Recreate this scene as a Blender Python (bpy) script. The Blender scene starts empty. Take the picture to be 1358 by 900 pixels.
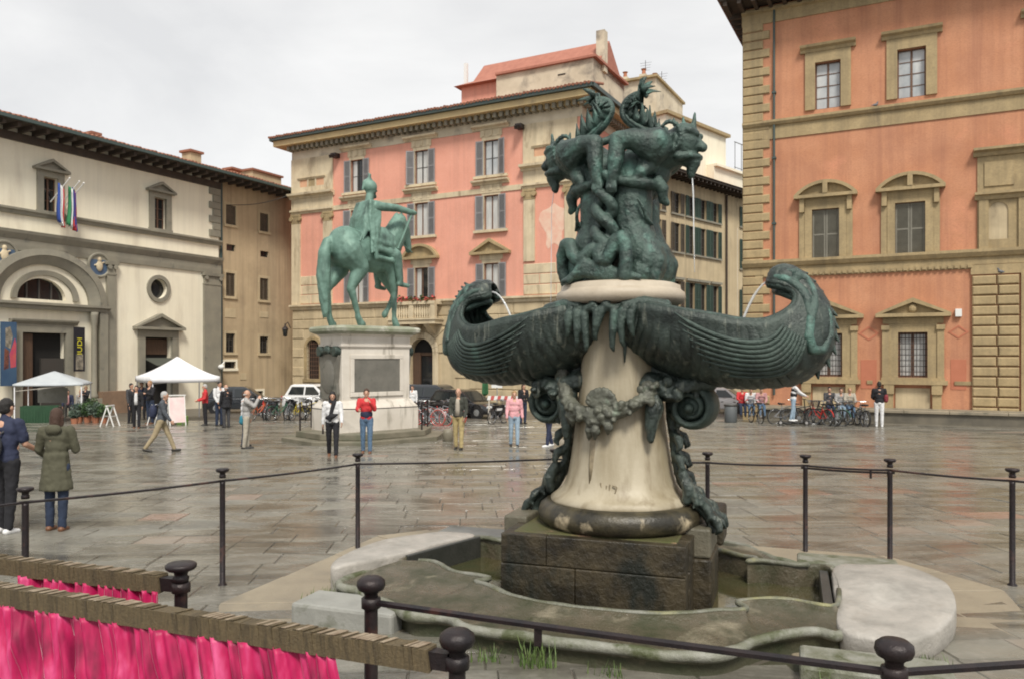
import bpy, bmesh, math, random
from math import sin, cos, pi, radians, atan2, sqrt, exp
from mathutils import Vector, Matrix, noise as mnoise
from mathutils.geometry import tessellate_polygon
random.seed(7)
S = bpy.context.scene
COL = S.collection

# ------------------------------------------------------------------ camera
FPX, CX, HY, CH = 1050.0, 679.0, 474.0, 2.2      # focal length in photo pixels, centre, horizon row, eye height
cam_d = bpy.data.cameras.new('camera')
cam = bpy.data.objects.new('camera', cam_d); COL.objects.link(cam)
cam.location = (0, 0, CH); cam.rotation_euler = (radians(90), 0, 0)
cam_d.sensor_width = 36; cam_d.lens = 36*FPX/1358.0
cam_d.shift_y = 24/1358.0
cam_d.clip_start = .05; cam_d.clip_end = 2000
S.camera = cam

# ------------------------------------------------------------------ sky, sun, exposure
SUN_EL, SUN_AZ = radians(52), radians(169)       # azimuth clockwise from +Y
W = bpy.data.worlds.new('World'); S.world = W; W.use_nodes = True
nt = W.node_tree; nt.nodes.clear()
def wn(t, **k):
    n = nt.nodes.new(t)
    for a, v in k.items(): setattr(n, a, v)
    return n
tc = wn('ShaderNodeTexCoord')
mp = wn('ShaderNodeMapping'); mp.inputs['Scale'].default_value = (1.0, 1.0, 2.6)
nz = wn('ShaderNodeTexNoise'); nz.inputs['Scale'].default_value = 2.1; nz.inputs['Detail'].default_value = 7; nz.inputs['Roughness'].default_value = .55; nz.inputs['Distortion'].default_value = .35
cr = wn('ShaderNodeValToRGB')
cr.color_ramp.elements[0].position = .36; cr.color_ramp.elements[0].color = (.80, .795, .79, 1)
cr.color_ramp.elements[1].position = .62; cr.color_ramp.elements[1].color = (.97, .96, .94, 1)
bgc = wn('ShaderNodeBackground'); bgc.inputs['Strength'].default_value = .41
sky = wn('ShaderNodeTexSky'); sky.sky_type = 'NISHITA'; sky.sun_disc = False
sky.sun_elevation = SUN_EL; sky.sun_rotation = SUN_AZ
bgs = wn('ShaderNodeBackground'); bgs.inputs['Strength'].default_value = .08
mx = wn('ShaderNodeMixShader'); mx.inputs[0].default_value = .94
out = wn('ShaderNodeOutputWorld')
L = nt.links.new
L(tc.outputs['Generated'], mp.inputs['Vector']); L(mp.outputs[0], nz.inputs['Vector'])
L(nz.outputs['Fac'], cr.inputs['Fac']); L(cr.outputs['Color'], bgc.inputs['Color'])
L(sky.outputs[0], bgs.inputs['Color']); L(bgs.outputs[0], mx.inputs[1]); L(bgc.outputs[0], mx.inputs[2]); L(mx.outputs[0], out.inputs['Surface'])

sd = bpy.data.lights.new('sun', 'SUN'); sd.energy = 1.5; sd.angle = radians(14); sd.color = (1, .95, .85)
sun = bpy.data.objects.new('sun', sd); COL.objects.link(sun)
sdir = Vector((sin(SUN_AZ)*cos(SUN_EL), cos(SUN_AZ)*cos(SUN_EL), sin(SUN_EL)))
sun.rotation_euler = sdir.to_track_quat('Z', 'Y').to_euler(); sun.location = (0, 0, 60)

S.render.engine = 'CYCLES'
S.view_settings.view_transform = 'Standard'; S.view_settings.look = 'None'
S.view_settings.gamma = 1; S.view_settings.exposure = 1.30
S.cycles.filter_width = 1.9
S.cycles.max_bounces = 6; S.cycles.transparent_max_bounces = 8

# ------------------------------------------------------------------ place and pixel helpers
SLOPE = .019
def gz(y): return -SLOPE*y                        # the piazza drains gently away from the camera
def gpt(px, py):                                  # the ground point seen at a photo pixel
    Y = FPX*CH/(py-HY-FPX*SLOPE); return ((px-CX)/FPX*Y, Y)
def at(px, py, Y): return Vector(((px-CX)/FPX*Y, Y, CH+(HY-py)/FPX*Y))

# ------------------------------------------------------------------ materials
MATS = {}
def M(name, c1, c2=None, scale=3., rough=.7, rough2=None, bump=0., bscale=25., metal=0., c3=None, s3=.8, t3=.55, stretch=(1,1,1), stretch3=None,
      lo=.35, hi=.65, w3=.1, coat=0., spec=.5, brick=None, alpha=None, trans=0., emis=None, detail=6, streak=None, speck=None):
    if name in MATS: return MATS[name]
    m = bpy.data.materials.new(name); m.use_nodes = True; t = m.node_tree; N = t.nodes
    b = N['Principled BSDF']; lk = t.links.new
    b.inputs['Roughness'].default_value = rough; b.inputs['Metallic'].default_value = metal
    b.inputs['Specular IOR Level'].default_value = spec
    b.inputs['Base Color'].default_value = (*c1, 1)
    if coat: b.inputs['Coat Weight'].default_value = coat; b.inputs['Coat Roughness'].default_value = .08
    if trans: b.inputs['Transmission Weight'].default_value = trans
    if emis: b.inputs['Emission Color'].default_value = (*emis[0], 1); b.inputs['Emission Strength'].default_value = emis[1]
    geo = N.new('ShaderNodeNewGeometry')
    def noise_(sc, st, det=detail, rg=.6, dist=.2):
        mpn = N.new('ShaderNodeMapping'); mpn.inputs['Scale'].default_value = st
        lk(geo.outputs['Position'], mpn.inputs['Vector'])
        n = N.new('ShaderNodeTexNoise'); n.inputs['Scale'].default_value = sc; n.inputs['Detail'].default_value = det
        n.inputs['Roughness'].default_value = rg; n.inputs['Distortion'].default_value = dist
        lk(mpn.outputs[0], n.inputs['Vector']); return n
    def ramp(sock, a, z):
        r = N.new('ShaderNodeMapRange'); r.inputs['From Min'].default_value = a; r.inputs['From Max'].default_value = z
        lk(sock, r.inputs['Value']); return r.outputs['Result']
    def mixc(f, a, z):
        x = N.new('ShaderNodeMix'); x.data_type = 'RGBA'; lk(f, x.inputs[0])
        for s, v in ((x.inputs[6], a), (x.inputs[7], z)):
            if isinstance(v, tuple): s.default_value = (*v, 1)
            else: lk(v, s)
        return x.outputs[2]
    last = None
    if c2:
        n1 = noise_(scale, stretch); f1 = ramp(n1.outputs['Fac'], lo, hi)
        last = mixc(f1, c1, c2)
        if rough2 is not None:
            r = N.new('ShaderNodeMapRange'); lk(n1.outputs['Fac'], r.inputs['Value'])
            r.inputs['From Min'].default_value = lo; r.inputs['From Max'].default_value = hi
            r.inputs['To Min'].default_value = rough; r.inputs['To Max'].default_value = rough2
            lk(r.outputs['Result'], b.inputs['Roughness'])
    if c3:
        n3 = noise_(s3, stretch3 or stretch); f3 = ramp(n3.outputs['Fac'], t3, t3+w3)
        last = mixc(f3, last if last is not None else c1, c3)
    def dim(f, a, col, amt):
        x = N.new('ShaderNodeMath'); x.operation = 'MULTIPLY'; lk(f, x.inputs[0]); x.inputs[1].default_value = amt
        return mixc(x.outputs[0], a if a is not None else c1, col)
    if streak:
        ns = noise_(1., (2.4, 2.4, .09), 7, .68); last = dim(ramp(ns.outputs['Fac'], .46, .70), last, streak[0], streak[1])
        nb_ = noise_(.33, (1, 1, 1), 8, .7); last = dim(ramp(nb_.outputs['Fac'], .50, .72), last, streak[0], streak[1]*.8)
    if speck:
        nk = noise_(speck[2], (1, 1, speck[3]), 3, .7); last = dim(ramp(nk.outputs['Fac'], .45, .70), last, speck[0], speck[1])
    if last is not None: lk(last, b.inputs['Base Color'])
    if bump:
        nb = noise_(bscale, (1, 1, 1), 5, .65, 0)
        bp = N.new('ShaderNodeBump'); bp.inputs['Strength'].default_value = bump; bp.inputs['Distance'].default_value = .02
        lk(nb.outputs['Fac'], bp.inputs['Height']); lk(bp.outputs[0], b.inputs['Normal'])
    if alpha is not None: b.inputs['Alpha'].default_value = alpha
    MATS[name] = m; return m

# ------------------------------------------------------------------ mesh builder
def smoothstep(a, b, x):
    t = max(0., min(1., (x-a)/(b-a))); return t*t*(3-2*t)
def rot_to(d):
    return Vector(d).normalized().to_track_quat('Z', 'Y').to_matrix()
class MB:
    def __init__(s): s.v = []; s.f = []
    def add(s, vs, fs):
        o = len(s.v); s.v.extend([tuple(p) for p in vs]); s.f.extend([tuple(i+o for i in f) for f in fs]); return s
    def box(s, x0, x1, y0, y1, z0, z1):
        return s.add([(x0,y0,z0),(x1,y0,z0),(x1,y1,z0),(x0,y1,z0),(x0,y0,z1),(x1,y0,z1),(x1,y1,z1),(x0,y1,z1)],
                     [(3,2,1,0),(4,5,6,7),(0,1,5,4),(1,2,6,5),(2,3,7,6),(3,0,4,7)])
    def obox(s, c, size, R=None):
        R = R or Matrix.Identity(3); c = Vector(c); x, y, z = [k/2 for k in size]
        P = [c+R@Vector(p) for p in [(-x,-y,-z),(x,-y,-z),(x,y,-z),(-x,y,-z),(-x,-y,z),(x,-y,z),(x,y,z),(-x,y,z)]]
        return s.add(P, [(3,2,1,0),(4,5,6,7),(0,1,5,4),(1,2,6,5),(2,3,7,6),(3,0,4,7)])
    def bar(s, a, b, w, h):                       # a rectangular bar from a to b
        a, b = Vector(a), Vector(b); d = b-a
        x = d.normalized(); up = Vector((0,0,1)) if abs(x.z) < .99 else Vector((0,1,0))
        y = up.cross(x).normalized(); z = x.cross(y)
        R = Matrix((x, y, z)).transposed()
        return s.obox((a+b)/2, (d.length, w, h), R)
    def rings(s, rings, cap=True, close=False):
        n = len(rings[0]); o = len(s.v)
        for r in rings: s.v.extend([tuple(p) for p in r])
        m = len(rings)
        for i in range(m if close else m-1):
            a = o+i*n; b = o+((i+1) % m)*n
            for j in range(n):
                k = (j+1) % n; s.f.append((a+j, a+k, b+k, b+j))
        if cap and not close:
            s.f.append(tuple(o+j for j in range(n-1, -1, -1))); s.f.append(tuple(o+(m-1)*n+j for j in range(n)))
        return s
    def tube(s, pts, rad, n=8, cap=True, close=False, flat=None):
        pts = [Vector(p) for p in pts]; m = len(pts)
        if not hasattr(rad, '__len__'): rad = [rad]*m
        R = []; prev = None
        for i, p in enumerate(pts):
            if close: d = pts[(i+1) % m]-pts[i-1]
            else: d = pts[min(i+1, m-1)]-pts[max(i-1, 0)]
            if d.length < 1e-9: d = Vector((0,0,1))
            d.normalize()
            if prev is None:
                u = d.orthogonal().normalized()
                if flat is not None: u = (Vector(flat)-d*Vector(flat).dot(d)).normalized()
            else:
                u = prev-d*prev.dot(d)
                u = u.normalized() if u.length > 1e-6 else d.orthogonal().normalized()
            prev = u; w = d.cross(u); r = rad[i]
            ra, rb = r if hasattr(r, '__len__') else (r, r)
            R.append([p+u*(ra*cos(2*pi*j/n))+w*(rb*sin(2*pi*j/n)) for j in range(n)])
        return s.rings(R, cap, close)
    def cap(s, a, b, ra, rb=None, n=10):          # tapered capsule with round ends
        rb = ra if rb is None else rb; a, b = Vector(a), Vector(b); d = b-a
        if d.length < 1e-6: return s.ball(a, (ra,)*3, n=n)
        R = rot_to(d); rr = []
        for k in range(4):
            t = -pi/2+pi/2*k/4+.08; rr.append((a, ra*sin(t), ra*cos(t)))
        rr.append((a, 0, ra)); rr.append((b, 0, rb))
        for k in range(1, 5):
            t = pi/2*k/4-(.08 if k == 4 else 0); rr.append((b, rb*sin(t), rb*cos(t)))
        return s.rings([[p+R@Vector((r*cos(2*pi*j/n), r*sin(2*pi*j/n), h)) for j in range(n)] for p, h, r in rr])
    def chain(s, pts, rad, n=10):
        for i in range(len(pts)-1): s.cap(pts[i], pts[i+1], rad[i], rad[i+1], n)
        return s
    def ball(s, c, r, R=None, n=12, m=None):
        c = Vector(c); R = R or Matrix.Identity(3); m = m or max(6, n*2//3)
        if not hasattr(r, '__len__'): r = (r, r, r)
        return s.rings([[c+R@Vector((r[0]*sin(pi*(i+.12)/(m+.24))*cos(2*pi*j/n), r[1]*sin(pi*(i+.12)/(m+.24))*sin(2*pi*j/n), -r[2]*cos(pi*(i+.12)/(m+.24)))) for j in range(n)] for i in range(m+1)])
    def lathe(s, prof, n=32, c=(0,0,0), cap=True, fr=None):
        c = Vector(c)
        return s.rings([[c+Vector((r*(fr(2*pi*j/n, z) if fr else 1)*cos(2*pi*j/n), r*(fr(2*pi*j/n, z) if fr else 1)*sin(2*pi*j/n), z)) for j in range(n)] for r, z in prof], cap)
    def prism(s, poly, vec):                      # closed polygon (3-D) pushed along vec
        n = len(poly); a = [Vector(p) for p in poly]; vec = Vector(vec)
        nrm = Vector((0,0,0))
        for i in range(n): nrm += (a[i]-a[0]).cross(a[(i+1) % n]-a[0])
        if nrm.dot(vec) < 0: a = a[::-1]
        b = [p+vec for p in a]
        return s.add(a+b, [tuple(range(n-1, -1, -1)), tuple(range(n, 2*n))]+[(i, (i+1) % n, n+(i+1) % n, n+i) for i in range(n)])
    def wall(s, outer, holes, y=0., depth=.3):    # a facade sheet in x-z with openings and their reveals
        loops = [[Vector((x, 0, z)) for x, z in outer]]+[[Vector((x, 0, z)) for x, z in h] for h in holes]
        flat = [p for l in loops for p in l]
        tri = tessellate_polygon([[Vector((p.x, p.z, 0)) for p in l] for l in loops])
        o = len(s.v); s.v.extend([(p.x, y, p.z) for p in flat])
        for t in tri:
            a, b, c = [flat[i] for i in t]
            nn = (b-a).cross(c-a)
            s.f.append(tuple(o+i for i in (t if nn.y < 0 else t[::-1])))
        for l in loops[1:]:
            n = len(l); q = len(s.v)
            s.v.extend([(p.x, y, p.z) for p in l]); s.v.extend([(p.x, y+depth, p.z) for p in l])
            for i in range(n):
                k = (i+1) % n; s.f.append((q+i, q+k, q+n+k, q+n+i))
        return s
    def xf(s, Mx):
        s.v = [tuple(Mx@Vector(p)) for p in s.v]; return s
    def mesh(s, name, mat=None, smooth=False):
        me = bpy.data.meshes.new(name); me.from_pydata(s.v, [], s.f)
        if mat: me.materials.append(mat)
        if smooth: me.polygons.foreach_set('use_smooth', [True]*len(me.polygons))
        me.update(); return me
    def build(s, name, mat, parent=None, smooth=False, bevel=0., remesh=0., sm=3, disp=None, loc=None, rot=None, auto=None):
        o = bpy.data.objects.new(name, s.mesh(name, mat, smooth)); COL.objects.link(o)
        if parent: o.parent = parent
        if loc is not None: o.location = loc
        if rot is not None: o.rotation_euler = rot
        if bevel:
            b = o.modifiers.new('bevel', 'BEVEL'); b.width = bevel; b.segments = 2; b.limit_method = 'ANGLE'; b.angle_limit = radians(40)
        if remesh:
            r = o.modifiers.new('remesh', 'REMESH'); r.mode = 'VOXEL'; r.voxel_size = remesh; r.use_smooth_shade = True
            if sm: k = o.modifiers.new('smooth', 'SMOOTH'); k.factor = .5; k.iterations = sm
        if disp:
            tx = bpy.data.textures.get('clouds%g' % disp[1]) or bpy.data.textures.new('clouds%g' % disp[1], 'CLOUDS'); tx.noise_scale = disp[1]; tx.noise_depth = 3
            d = o.modifiers.new('relief', 'DISPLACE'); d.texture = tx; d.strength = disp[0]; d.mid_level = .5; d.texture_coords = 'GLOBAL'
        return o
def struct(o): o['kind'] = 'structure'; return o
def tag(o, label, cat, group=None, kind=None):
    o['label'] = label; o['category'] = cat
    if group: o['group'] = group
    if kind: o['kind'] = kind
    return o
def empty(name, loc, rz=0., label=None, cat=None, group=None):
    o = bpy.data.objects.new(name, None); COL.objects.link(o); o.location = loc; o.rotation_euler = (0, 0, rz)
    o.empty_display_size = .2
    if label: tag(o, label, cat, group)
    return o
def kids(o): return [c for c in bpy.data.objects if c.parent == o]
def copy_tree(o, parent=None, ch=None):
    c = o.copy(); COL.objects.link(c)
    if parent: c.parent = parent
    for k in (ch or kids)(o): copy_tree(k, c, ch)
    return c
def inst(name, me, parent, loc, rot=None, scale=None):
    o = bpy.data.objects.new(name, me); COL.objects.link(o); o.parent = parent; o.location = loc
    if rot: o.rotation_euler = rot
    if scale: o.scale = scale
    return o
BLK = {}
def block(w, d, h, ch, mat, key=''):              # chamfered stone, front towards -y, origin at lower left front
    k = (round(w, 3), round(d, 3), round(h, 3), ch, mat.name, key)
    if k not in BLK:
        b = MB(); c = ch
        P = [(c,0,c),(w-c,0,c),(w-c,0,h-c),(c,0,h-c),(0,c,0),(w,c,0),(w,c,h),(0,c,h),(0,d,0),(w,d,0),(w,d,h),(0,d,h)]
        b.add(P, [(0,1,2,3),(4,5,1,0),(5,6,2,1),(6,7,3,2),(7,4,0,3),(8,9,5,4),(9,10,6,5),(10,11,7,6),(11,8,4,7)])
        BLK[k] = b.mesh('stone', mat)
    return BLK[k]
def ellipse(cx, cz, rx, rz, a0=0., a1=2*pi, n=24, closed=True):
    m = n if closed and abs(a1-a0-2*pi) < 1e-6 else n
    k = m if abs(a1-a0-2*pi) < 1e-6 else m-1
    return [(cx+rx*cos(a0+(a1-a0)*i/k), cz+rz*sin(a0+(a1-a0)*i/k)) for i in range(m)]
def arch_loop(x0, x1, z0, zs, n=14, rz=None):     # rectangle with a round head, springing at zs
    c = (x0+x1)/2; r = (x1-x0)/2; rz = rz or r
    return [(x0, z0), (x1, z0)]+[(c+r*cos(pi*i/n), zs+rz*sin(pi*i/n)) for i in range(n+1)]
def rect(x0, x1, z0, z1): return [(x0, z0), (x1, z0), (x1, z1), (x0, z1)]
# ================================================================== THE GROUND
def paving_material():
    m = bpy.data.materials.new('wet_paving'); m.use_nodes = True; t = m.node_tree; N = t.nodes; lk = t.links.new
    b = N['Principled BSDF']
    g = N.new('ShaderNodeNewGeometry'); oi = N.new('ShaderNodeObjectInfo')
    def noise_(sc, det=5, st=(1,1,1), rg=.6, dist=0.):
        mp_ = N.new('ShaderNodeMapping'); mp_.inputs['Scale'].default_value = st; lk(g.outputs['Position'], mp_.inputs['Vector'])
        n = N.new('ShaderNodeTexNoise'); n.inputs['Scale'].default_value = sc; n.inputs['Detail'].default_value = det
        n.inputs['Roughness'].default_value = rg; n.inputs['Distortion'].default_value = dist; lk(mp_.outputs[0], n.inputs['Vector']); return n.outputs['Fac']
    def rng(s, a, z, c=0., d=1.):
        r = N.new('ShaderNodeMapRange'); r.inputs['From Min'].default_value = a; r.inputs['From Max'].default_value = z
        r.inputs['To Min'].default_value = c; r.inputs['To Max'].default_value = d; lk(s, r.inputs['Value']); return r.outputs['Result']
    def mix(f, a, z):
        x = N.new('ShaderNodeMix'); x.data_type = 'RGBA'; lk(f, x.inputs[0])
        for s, v in ((x.inputs[6], a), (x.inputs[7], z)):
            if isinstance(v, tuple): s.default_value = (*v, 1)
            else: lk(v, s)
        return x.outputs[2]
    ad = N.new('ShaderNodeMath'); ad.operation = 'ADD'; lk(g.outputs['Random Per Island'], ad.inputs[0]); lk(oi.outputs['Random'], ad.inputs[1])
    fr = N.new('ShaderNodeMath'); fr.operation = 'FRACT'; lk(ad.outputs[0], fr.inputs[0])
    cr = N.new('ShaderNodeValToRGB'); e = cr.color_ramp.elements
    e[0].position = 0; e[0].color = (.155, .148, .123, 1); e[1].position = .93; e[1].color = (.215, .205, .172, 1)
    a = e.new(.97); a.color = (.25, .205, .165, 1); a = e.new(1.); a.color = (.26, .155, .115, 1)
    lk(fr.outputs[0], cr.inputs['Fac'])
    c = mix(rng(noise_(1.3, 6, (.6, 1.2, 1)), .42, .66, 0, .55), cr.outputs['Color'], (.095, .086, .072))
    c = mix(rng(noise_(9, 6), .5, .72, 0, .5), c, (.29, .268, .232))
    wet = rng(noise_(1.0, 7, (.45, 1.2, 1), .66, .6), .36, .56)
    c = mix(rng(noise_(1.0, 7, (.45, 1.2, 1), .66, .6), .49, .62, 0, .75), c, (.058, .052, .043))
    lk(c, b.inputs['Base Color'])
    lk(rng(wet, 0, 1, .48, .13), b.inputs['Roughness'])
    bp = N.new('ShaderNodeBump'); bp.inputs['Strength'].default_value = .5; bp.inputs['Distance'].default_value = .008
    lk(noise_(14, 6), bp.inputs['Height']); lk(bp.outputs[0], b.inputs['Normal'])
    return m
PAVE = paving_material()
M('joint', (.075, .066, .052), (.12, .105, .085), scale=2, rough=.45)
M('stone_tan', (.36, .29, .20), (.27, .22, .155), scale=2.2, rough=.75, bump=.35, c3=(.17, .14, .10), s3=1.1, t3=.58)
gm = MB()
xs = [-320+40*i for i in range(17)]; ys = [-40, 0, 20, 40, 60, 100, 200, 420]
for y in ys:
    for x in xs: gm.v.append((x, y, gz(y)))
for j in range(len(ys)-1):
    for i in range(len(xs)-1):
        a = j*len(xs)+i; gm.f.append((a, a+1, a+1+len(xs), a+len(xs)))
ground = struct(gm.build('ground', MATS['joint']))

FU = Vector((.9426, -.3338, 0)); FV = Vector((.3338, .9426, 0)); FC = Vector((1.08, 7.7, 0)); FC.z = gz(7.7)
def fl(x, y):                                     # into the fountain's own axes
    d = Vector((x-FC.x, y-FC.y, 0)); return d.dot(FU), d.dot(FV)
SLAB = []
for k in range(5):
    r = random.Random(k); b = MB(); c = .018
    j = [r.uniform(-.02, .02) for _ in range(8)]
    t = [(c+j[0]*.4, c+j[1]*.4), (1-c+j[2]*.4, c+j[3]*.4), (1-c+j[4]*.4, 1-c+j[5]*.4), (c+j[6]*.4, 1-c+j[7]*.4)]
    b.add([(x, y, 0) for x, y in t]+[(x+(-.012 if x < .5 else .012), y+(-.010 if y < .5 else .010), -.014) for x, y in t]+[(x+(-.012 if x < .5 else .012), y+(-.016 if y < .5 else .016), -.05) for x, y in t],
          [(0,1,2,3),(4,5,1,0),(5,6,2,1),(6,7,3,2),(7,4,0,3),(8,9,5,4),(9,10,6,5),(10,11,7,6),(11,8,4,7)])
    SLAB.append(b.mesh('paving_stone', PAVE))
far = MB(); pr = random.Random(5); A0 = radians(3.5); nslab = 0
cands = []
q = 3.0
while q < 36.5:
    dq = pr.choice((.42, .50, .58, .66)); p = -32+pr.uniform(0, 1)
    while p < 34:
        dp = pr.choice((pr.uniform(.45, .8), pr.uniform(.6, 1.2)))
        x = p*cos(A0)-q*sin(A0); y = p*sin(A0)+q*cos(A0)
        if abs(x+dp/2) < .72*y+2.2 and y > 3.0:
            u, v = fl(x+dp/2, y+dq/2)
            if not (abs(u) < 2.2 and abs(v) < 1.6): cands.append((y, x, dp, dq))
        p += dp
    q += dq
vis = sorted([c for c in cands if c[0] > 5.2 and abs(c[1]+c[2]/2) < .66*c[0]+.4])
near = set(vis[:298])
for c in cands:
    y, x, dp, dq = c; zt = gz(y)+.014+pr.uniform(-.003, .004); rx, ry = pr.uniform(-.005, .005)-SLOPE, pr.uniform(-.005, .005)
    me = SLAB[pr.randrange(5)]
    if c in near:
        inst('paving_stone', me, ground, (x, y, zt), (rx, ry, A0), (dp, dq, 1))
    else:
        T = Matrix.Translation((x, y, zt)) @ Matrix.Rotation(A0, 4, 'Z') @ Matrix.Rotation(rx, 4, 'X') @ Matrix.Rotation(ry, 4, 'Y') @ Matrix.Diagonal((dp, dq, 1, 1))
        far.add([T@v.co for v in me.vertices], [tuple(p_.vertices) for p_ in me.polygons][:5])
fo = far.build('paving_stones', PAVE, ground); fo['kind'] = 'stuff'

# ================================================================== BUILDINGS
M('plaster_pink', (.72, .335, .245), (.67, .30, .215), scale=.7, rough=.85, c3=(.78, .36, .255), s3=.45, t3=.56, w3=.2, bump=.15, streak=((.42, .20, .15), .42), speck=((.80, .45, .36), .35, 16, 1.5))
M('plaster_brick', (.57, .275, .155), (.50, .225, .12), scale=.9, rough=.85, c3=(.66, .29, .17), s3=.5, t3=.57, w3=.2, bump=.35, bscale=40, streak=((.30, .13, .085), .5), speck=((.36, .15, .09), .55, 11, 3.2))
M('pietra', (.43, .325, .175), (.34, .255, .135), scale=1.6, rough=.8, bump=.35, streak=((.16, .13, .08), .5), speck=((.20, .155, .09), .4, 9, 1.4), c3=(.25, .19, .11), s3=.9, t3=.6, stretch3=(1, 1, .3))
M('stone_cream', (.66, .56, .39), (.56, .46, .31), scale=1.3, rough=.8, bump=.3, streak=((.26, .215, .15), .5), c3=(.38, .30, .20), s3=1., t3=.58, stretch3=(1.5, 1.5, .5))
M('stone_gold', (.57, .465, .30), (.48, .385, .245), scale=1.1, rough=.8, bump=.3, streak=((.24, .195, .13), .5), c3=(.33, .26, .165), s3=.8, t3=.6)
M('plaster_cream', (.84, .78, .63), (.79, .73, .575), scale=.35, rough=.85, c3=(.52, .45, .35), s3=.5, t3=.6, stretch3=(1, 1, .25), w3=.25, bump=.1, streak=((.50, .45, .36), .28))
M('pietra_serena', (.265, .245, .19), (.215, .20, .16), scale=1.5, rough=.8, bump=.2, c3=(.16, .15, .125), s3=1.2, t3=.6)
M('plaster_tan', (.52, .405, .26), (.44, .34, .215), scale=.6, rough=.9, streak=((.20, .15, .10), .5), c3=(.43, .33, .21), s3=.4, t3=.52, w3=.2, bump=.2)
M('plaster_ochre', (.54, .44, .28), (.47, .375, .235), scale=.5, rough=.9, streak=((.25, .20, .135), .5), c3=(.37, .29, .19), s3=.7, t3=.58, stretch3=(1, 1, .3), bump=.1)
M('blotchy', (.64, .56, .43), (.50, .43, .32), scale=.8, rough=.9, c3=(.27, .235, .19), s3=.7, t3=.53, w3=.15)
M('roof_tile', (.33, .14, .085), (.24, .105, .068), scale=6, rough=.85, c3=(.16, .10, .07), s3=2, t3=.58)
M('eave_wood', (.075, .055, .04), (.05, .038, .03), scale=3, rough=.8)
M('gutter', (.05, .075, .07), rough=.5)
M('cornice_cream', (.60, .46, .24), (.50, .38, .21), scale=1.5, rough=.8, c3=(.36, .28, .17), s3=.8, t3=.6)
M('shutter_grey', (.27, .265, .27), (.23, .225, .23), scale=3, rough=.7)
M('shutter_green', (.03, .065, .05), (.045, .075, .055), scale=3, rough=.6)
M('shutter_brown', (.11, .085, .06), (.08, .065, .045), scale=3, rough=.7)
M('shutter_olive', (.20, .19, .155), (.165, .155, .125), scale=3, rough=.7)
M('glass_dark', (.015, .016, .017), rough=.06, spec=.6)
M('glass_curtain', (.56, .56, .54), (.42, .42, .41), scale=2.5, rough=.25, spec=.6, stretch=(4, 4, .4))
M('glass_sky', (.33, .36, .38), (.55, .56, .56), scale=1.2, rough=.1, spec=.7, stretch=(1, 1, .6))
M('frame_white', (.55, .51, .45), rough=.5); M('frame_brown', (.16, .085, .05), (.11, .06, .04), scale=6, rough=.6)
M('frame_dark', (.05, .045, .04), rough=.5); M('iron', (.022, .020, .022), (.05, .035, .03), scale=12, rough=.42, metal=.4)
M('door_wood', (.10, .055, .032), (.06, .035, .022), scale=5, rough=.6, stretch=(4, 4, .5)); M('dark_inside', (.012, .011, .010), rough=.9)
M('white_paint', (.72, .72, .70), rough=.6); M('lead', (.20, .21, .21), (.14, .145, .145), scale=4, rough=.5, metal=.3)

class Facade:
    def __init__(s, px0, Y0, d, name, label, cat='building', group=None):
        s.d = Vector((d[0], d[1], 0)).normalized(); s.n = Vector((-s.d.y, s.d.x, 0))
        s.O = Vector(((px0-CX)/FPX*Y0, Y0, gz(Y0)))
        s.root = empty(name, s.O, atan2(s.d.y, s.d.x), label, cat, group)
    def p(s, px, py, off=0.):                     # (distance along the facade, height) of the point seen at a photo pixel
        O = s.O+s.n*off; r = (px-CX)/FPX
        t = (r*O.y-O.x)/(s.d.x-r*s.d.y); Y = O.y+t*s.d.y
        return t, CH+(HY-py)/FPX*Y-s.O.z
    def s_(s, px, off=0.): return s.p(px, HY, off)[0]
    def r(s, x0, x1, y0, y1):                     # pixel box -> local x0, x1, z0, z1, heights read at its middle
        xm = (x0+x1)/2
        return s.s_(x0), s.s_(x1), s.p(xm, y1)[1], s.p(xm, y0)[1]
    def g(s, t): return gz(s.O.y+t*s.d.y)-s.O.z   # ground height below a facade position
def shutter(name, parent, x0, x1, z0, z1, y, mat, hinge=0, ang=0., slat=.13):
    w = x1-x0; h = z1-z0; b = MB(); f = min(.07, w*.16)
    b.box(0, f, 0, .04, 0, h).box(w-f, w, 0, .04, 0, h).box(f, w-f, 0, .04, 0, f).box(f, w-f, 0, .04, h-f, h).box(f, w-f, 0, .04, h*.5-f/2, h*.5+f/2)
    n = max(4, int(h/slat))
    for i in range(n):
        z = f+(h-2*f)*(i+.5)/n
        b.obox((w/2, .02, z), (w-2*f, .012, (h-2*f)/n*.95), Matrix.Rotation(radians(28), 3, 'X'))
    b.box(f, w-f, .032, .038, f, h-f)
    o = b.build(name, mat, parent)
    if hinge < 0:                                 # hinged on its right edge
        for v in o.data.vertices: v.co.x -= w
        o.location = (x1, y, z0); o.rotation_euler = (0, 0, ang)
    else: o.location = (x0, y, z0); o.rotation_euler = (0, 0, -ang)
    return o
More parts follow.
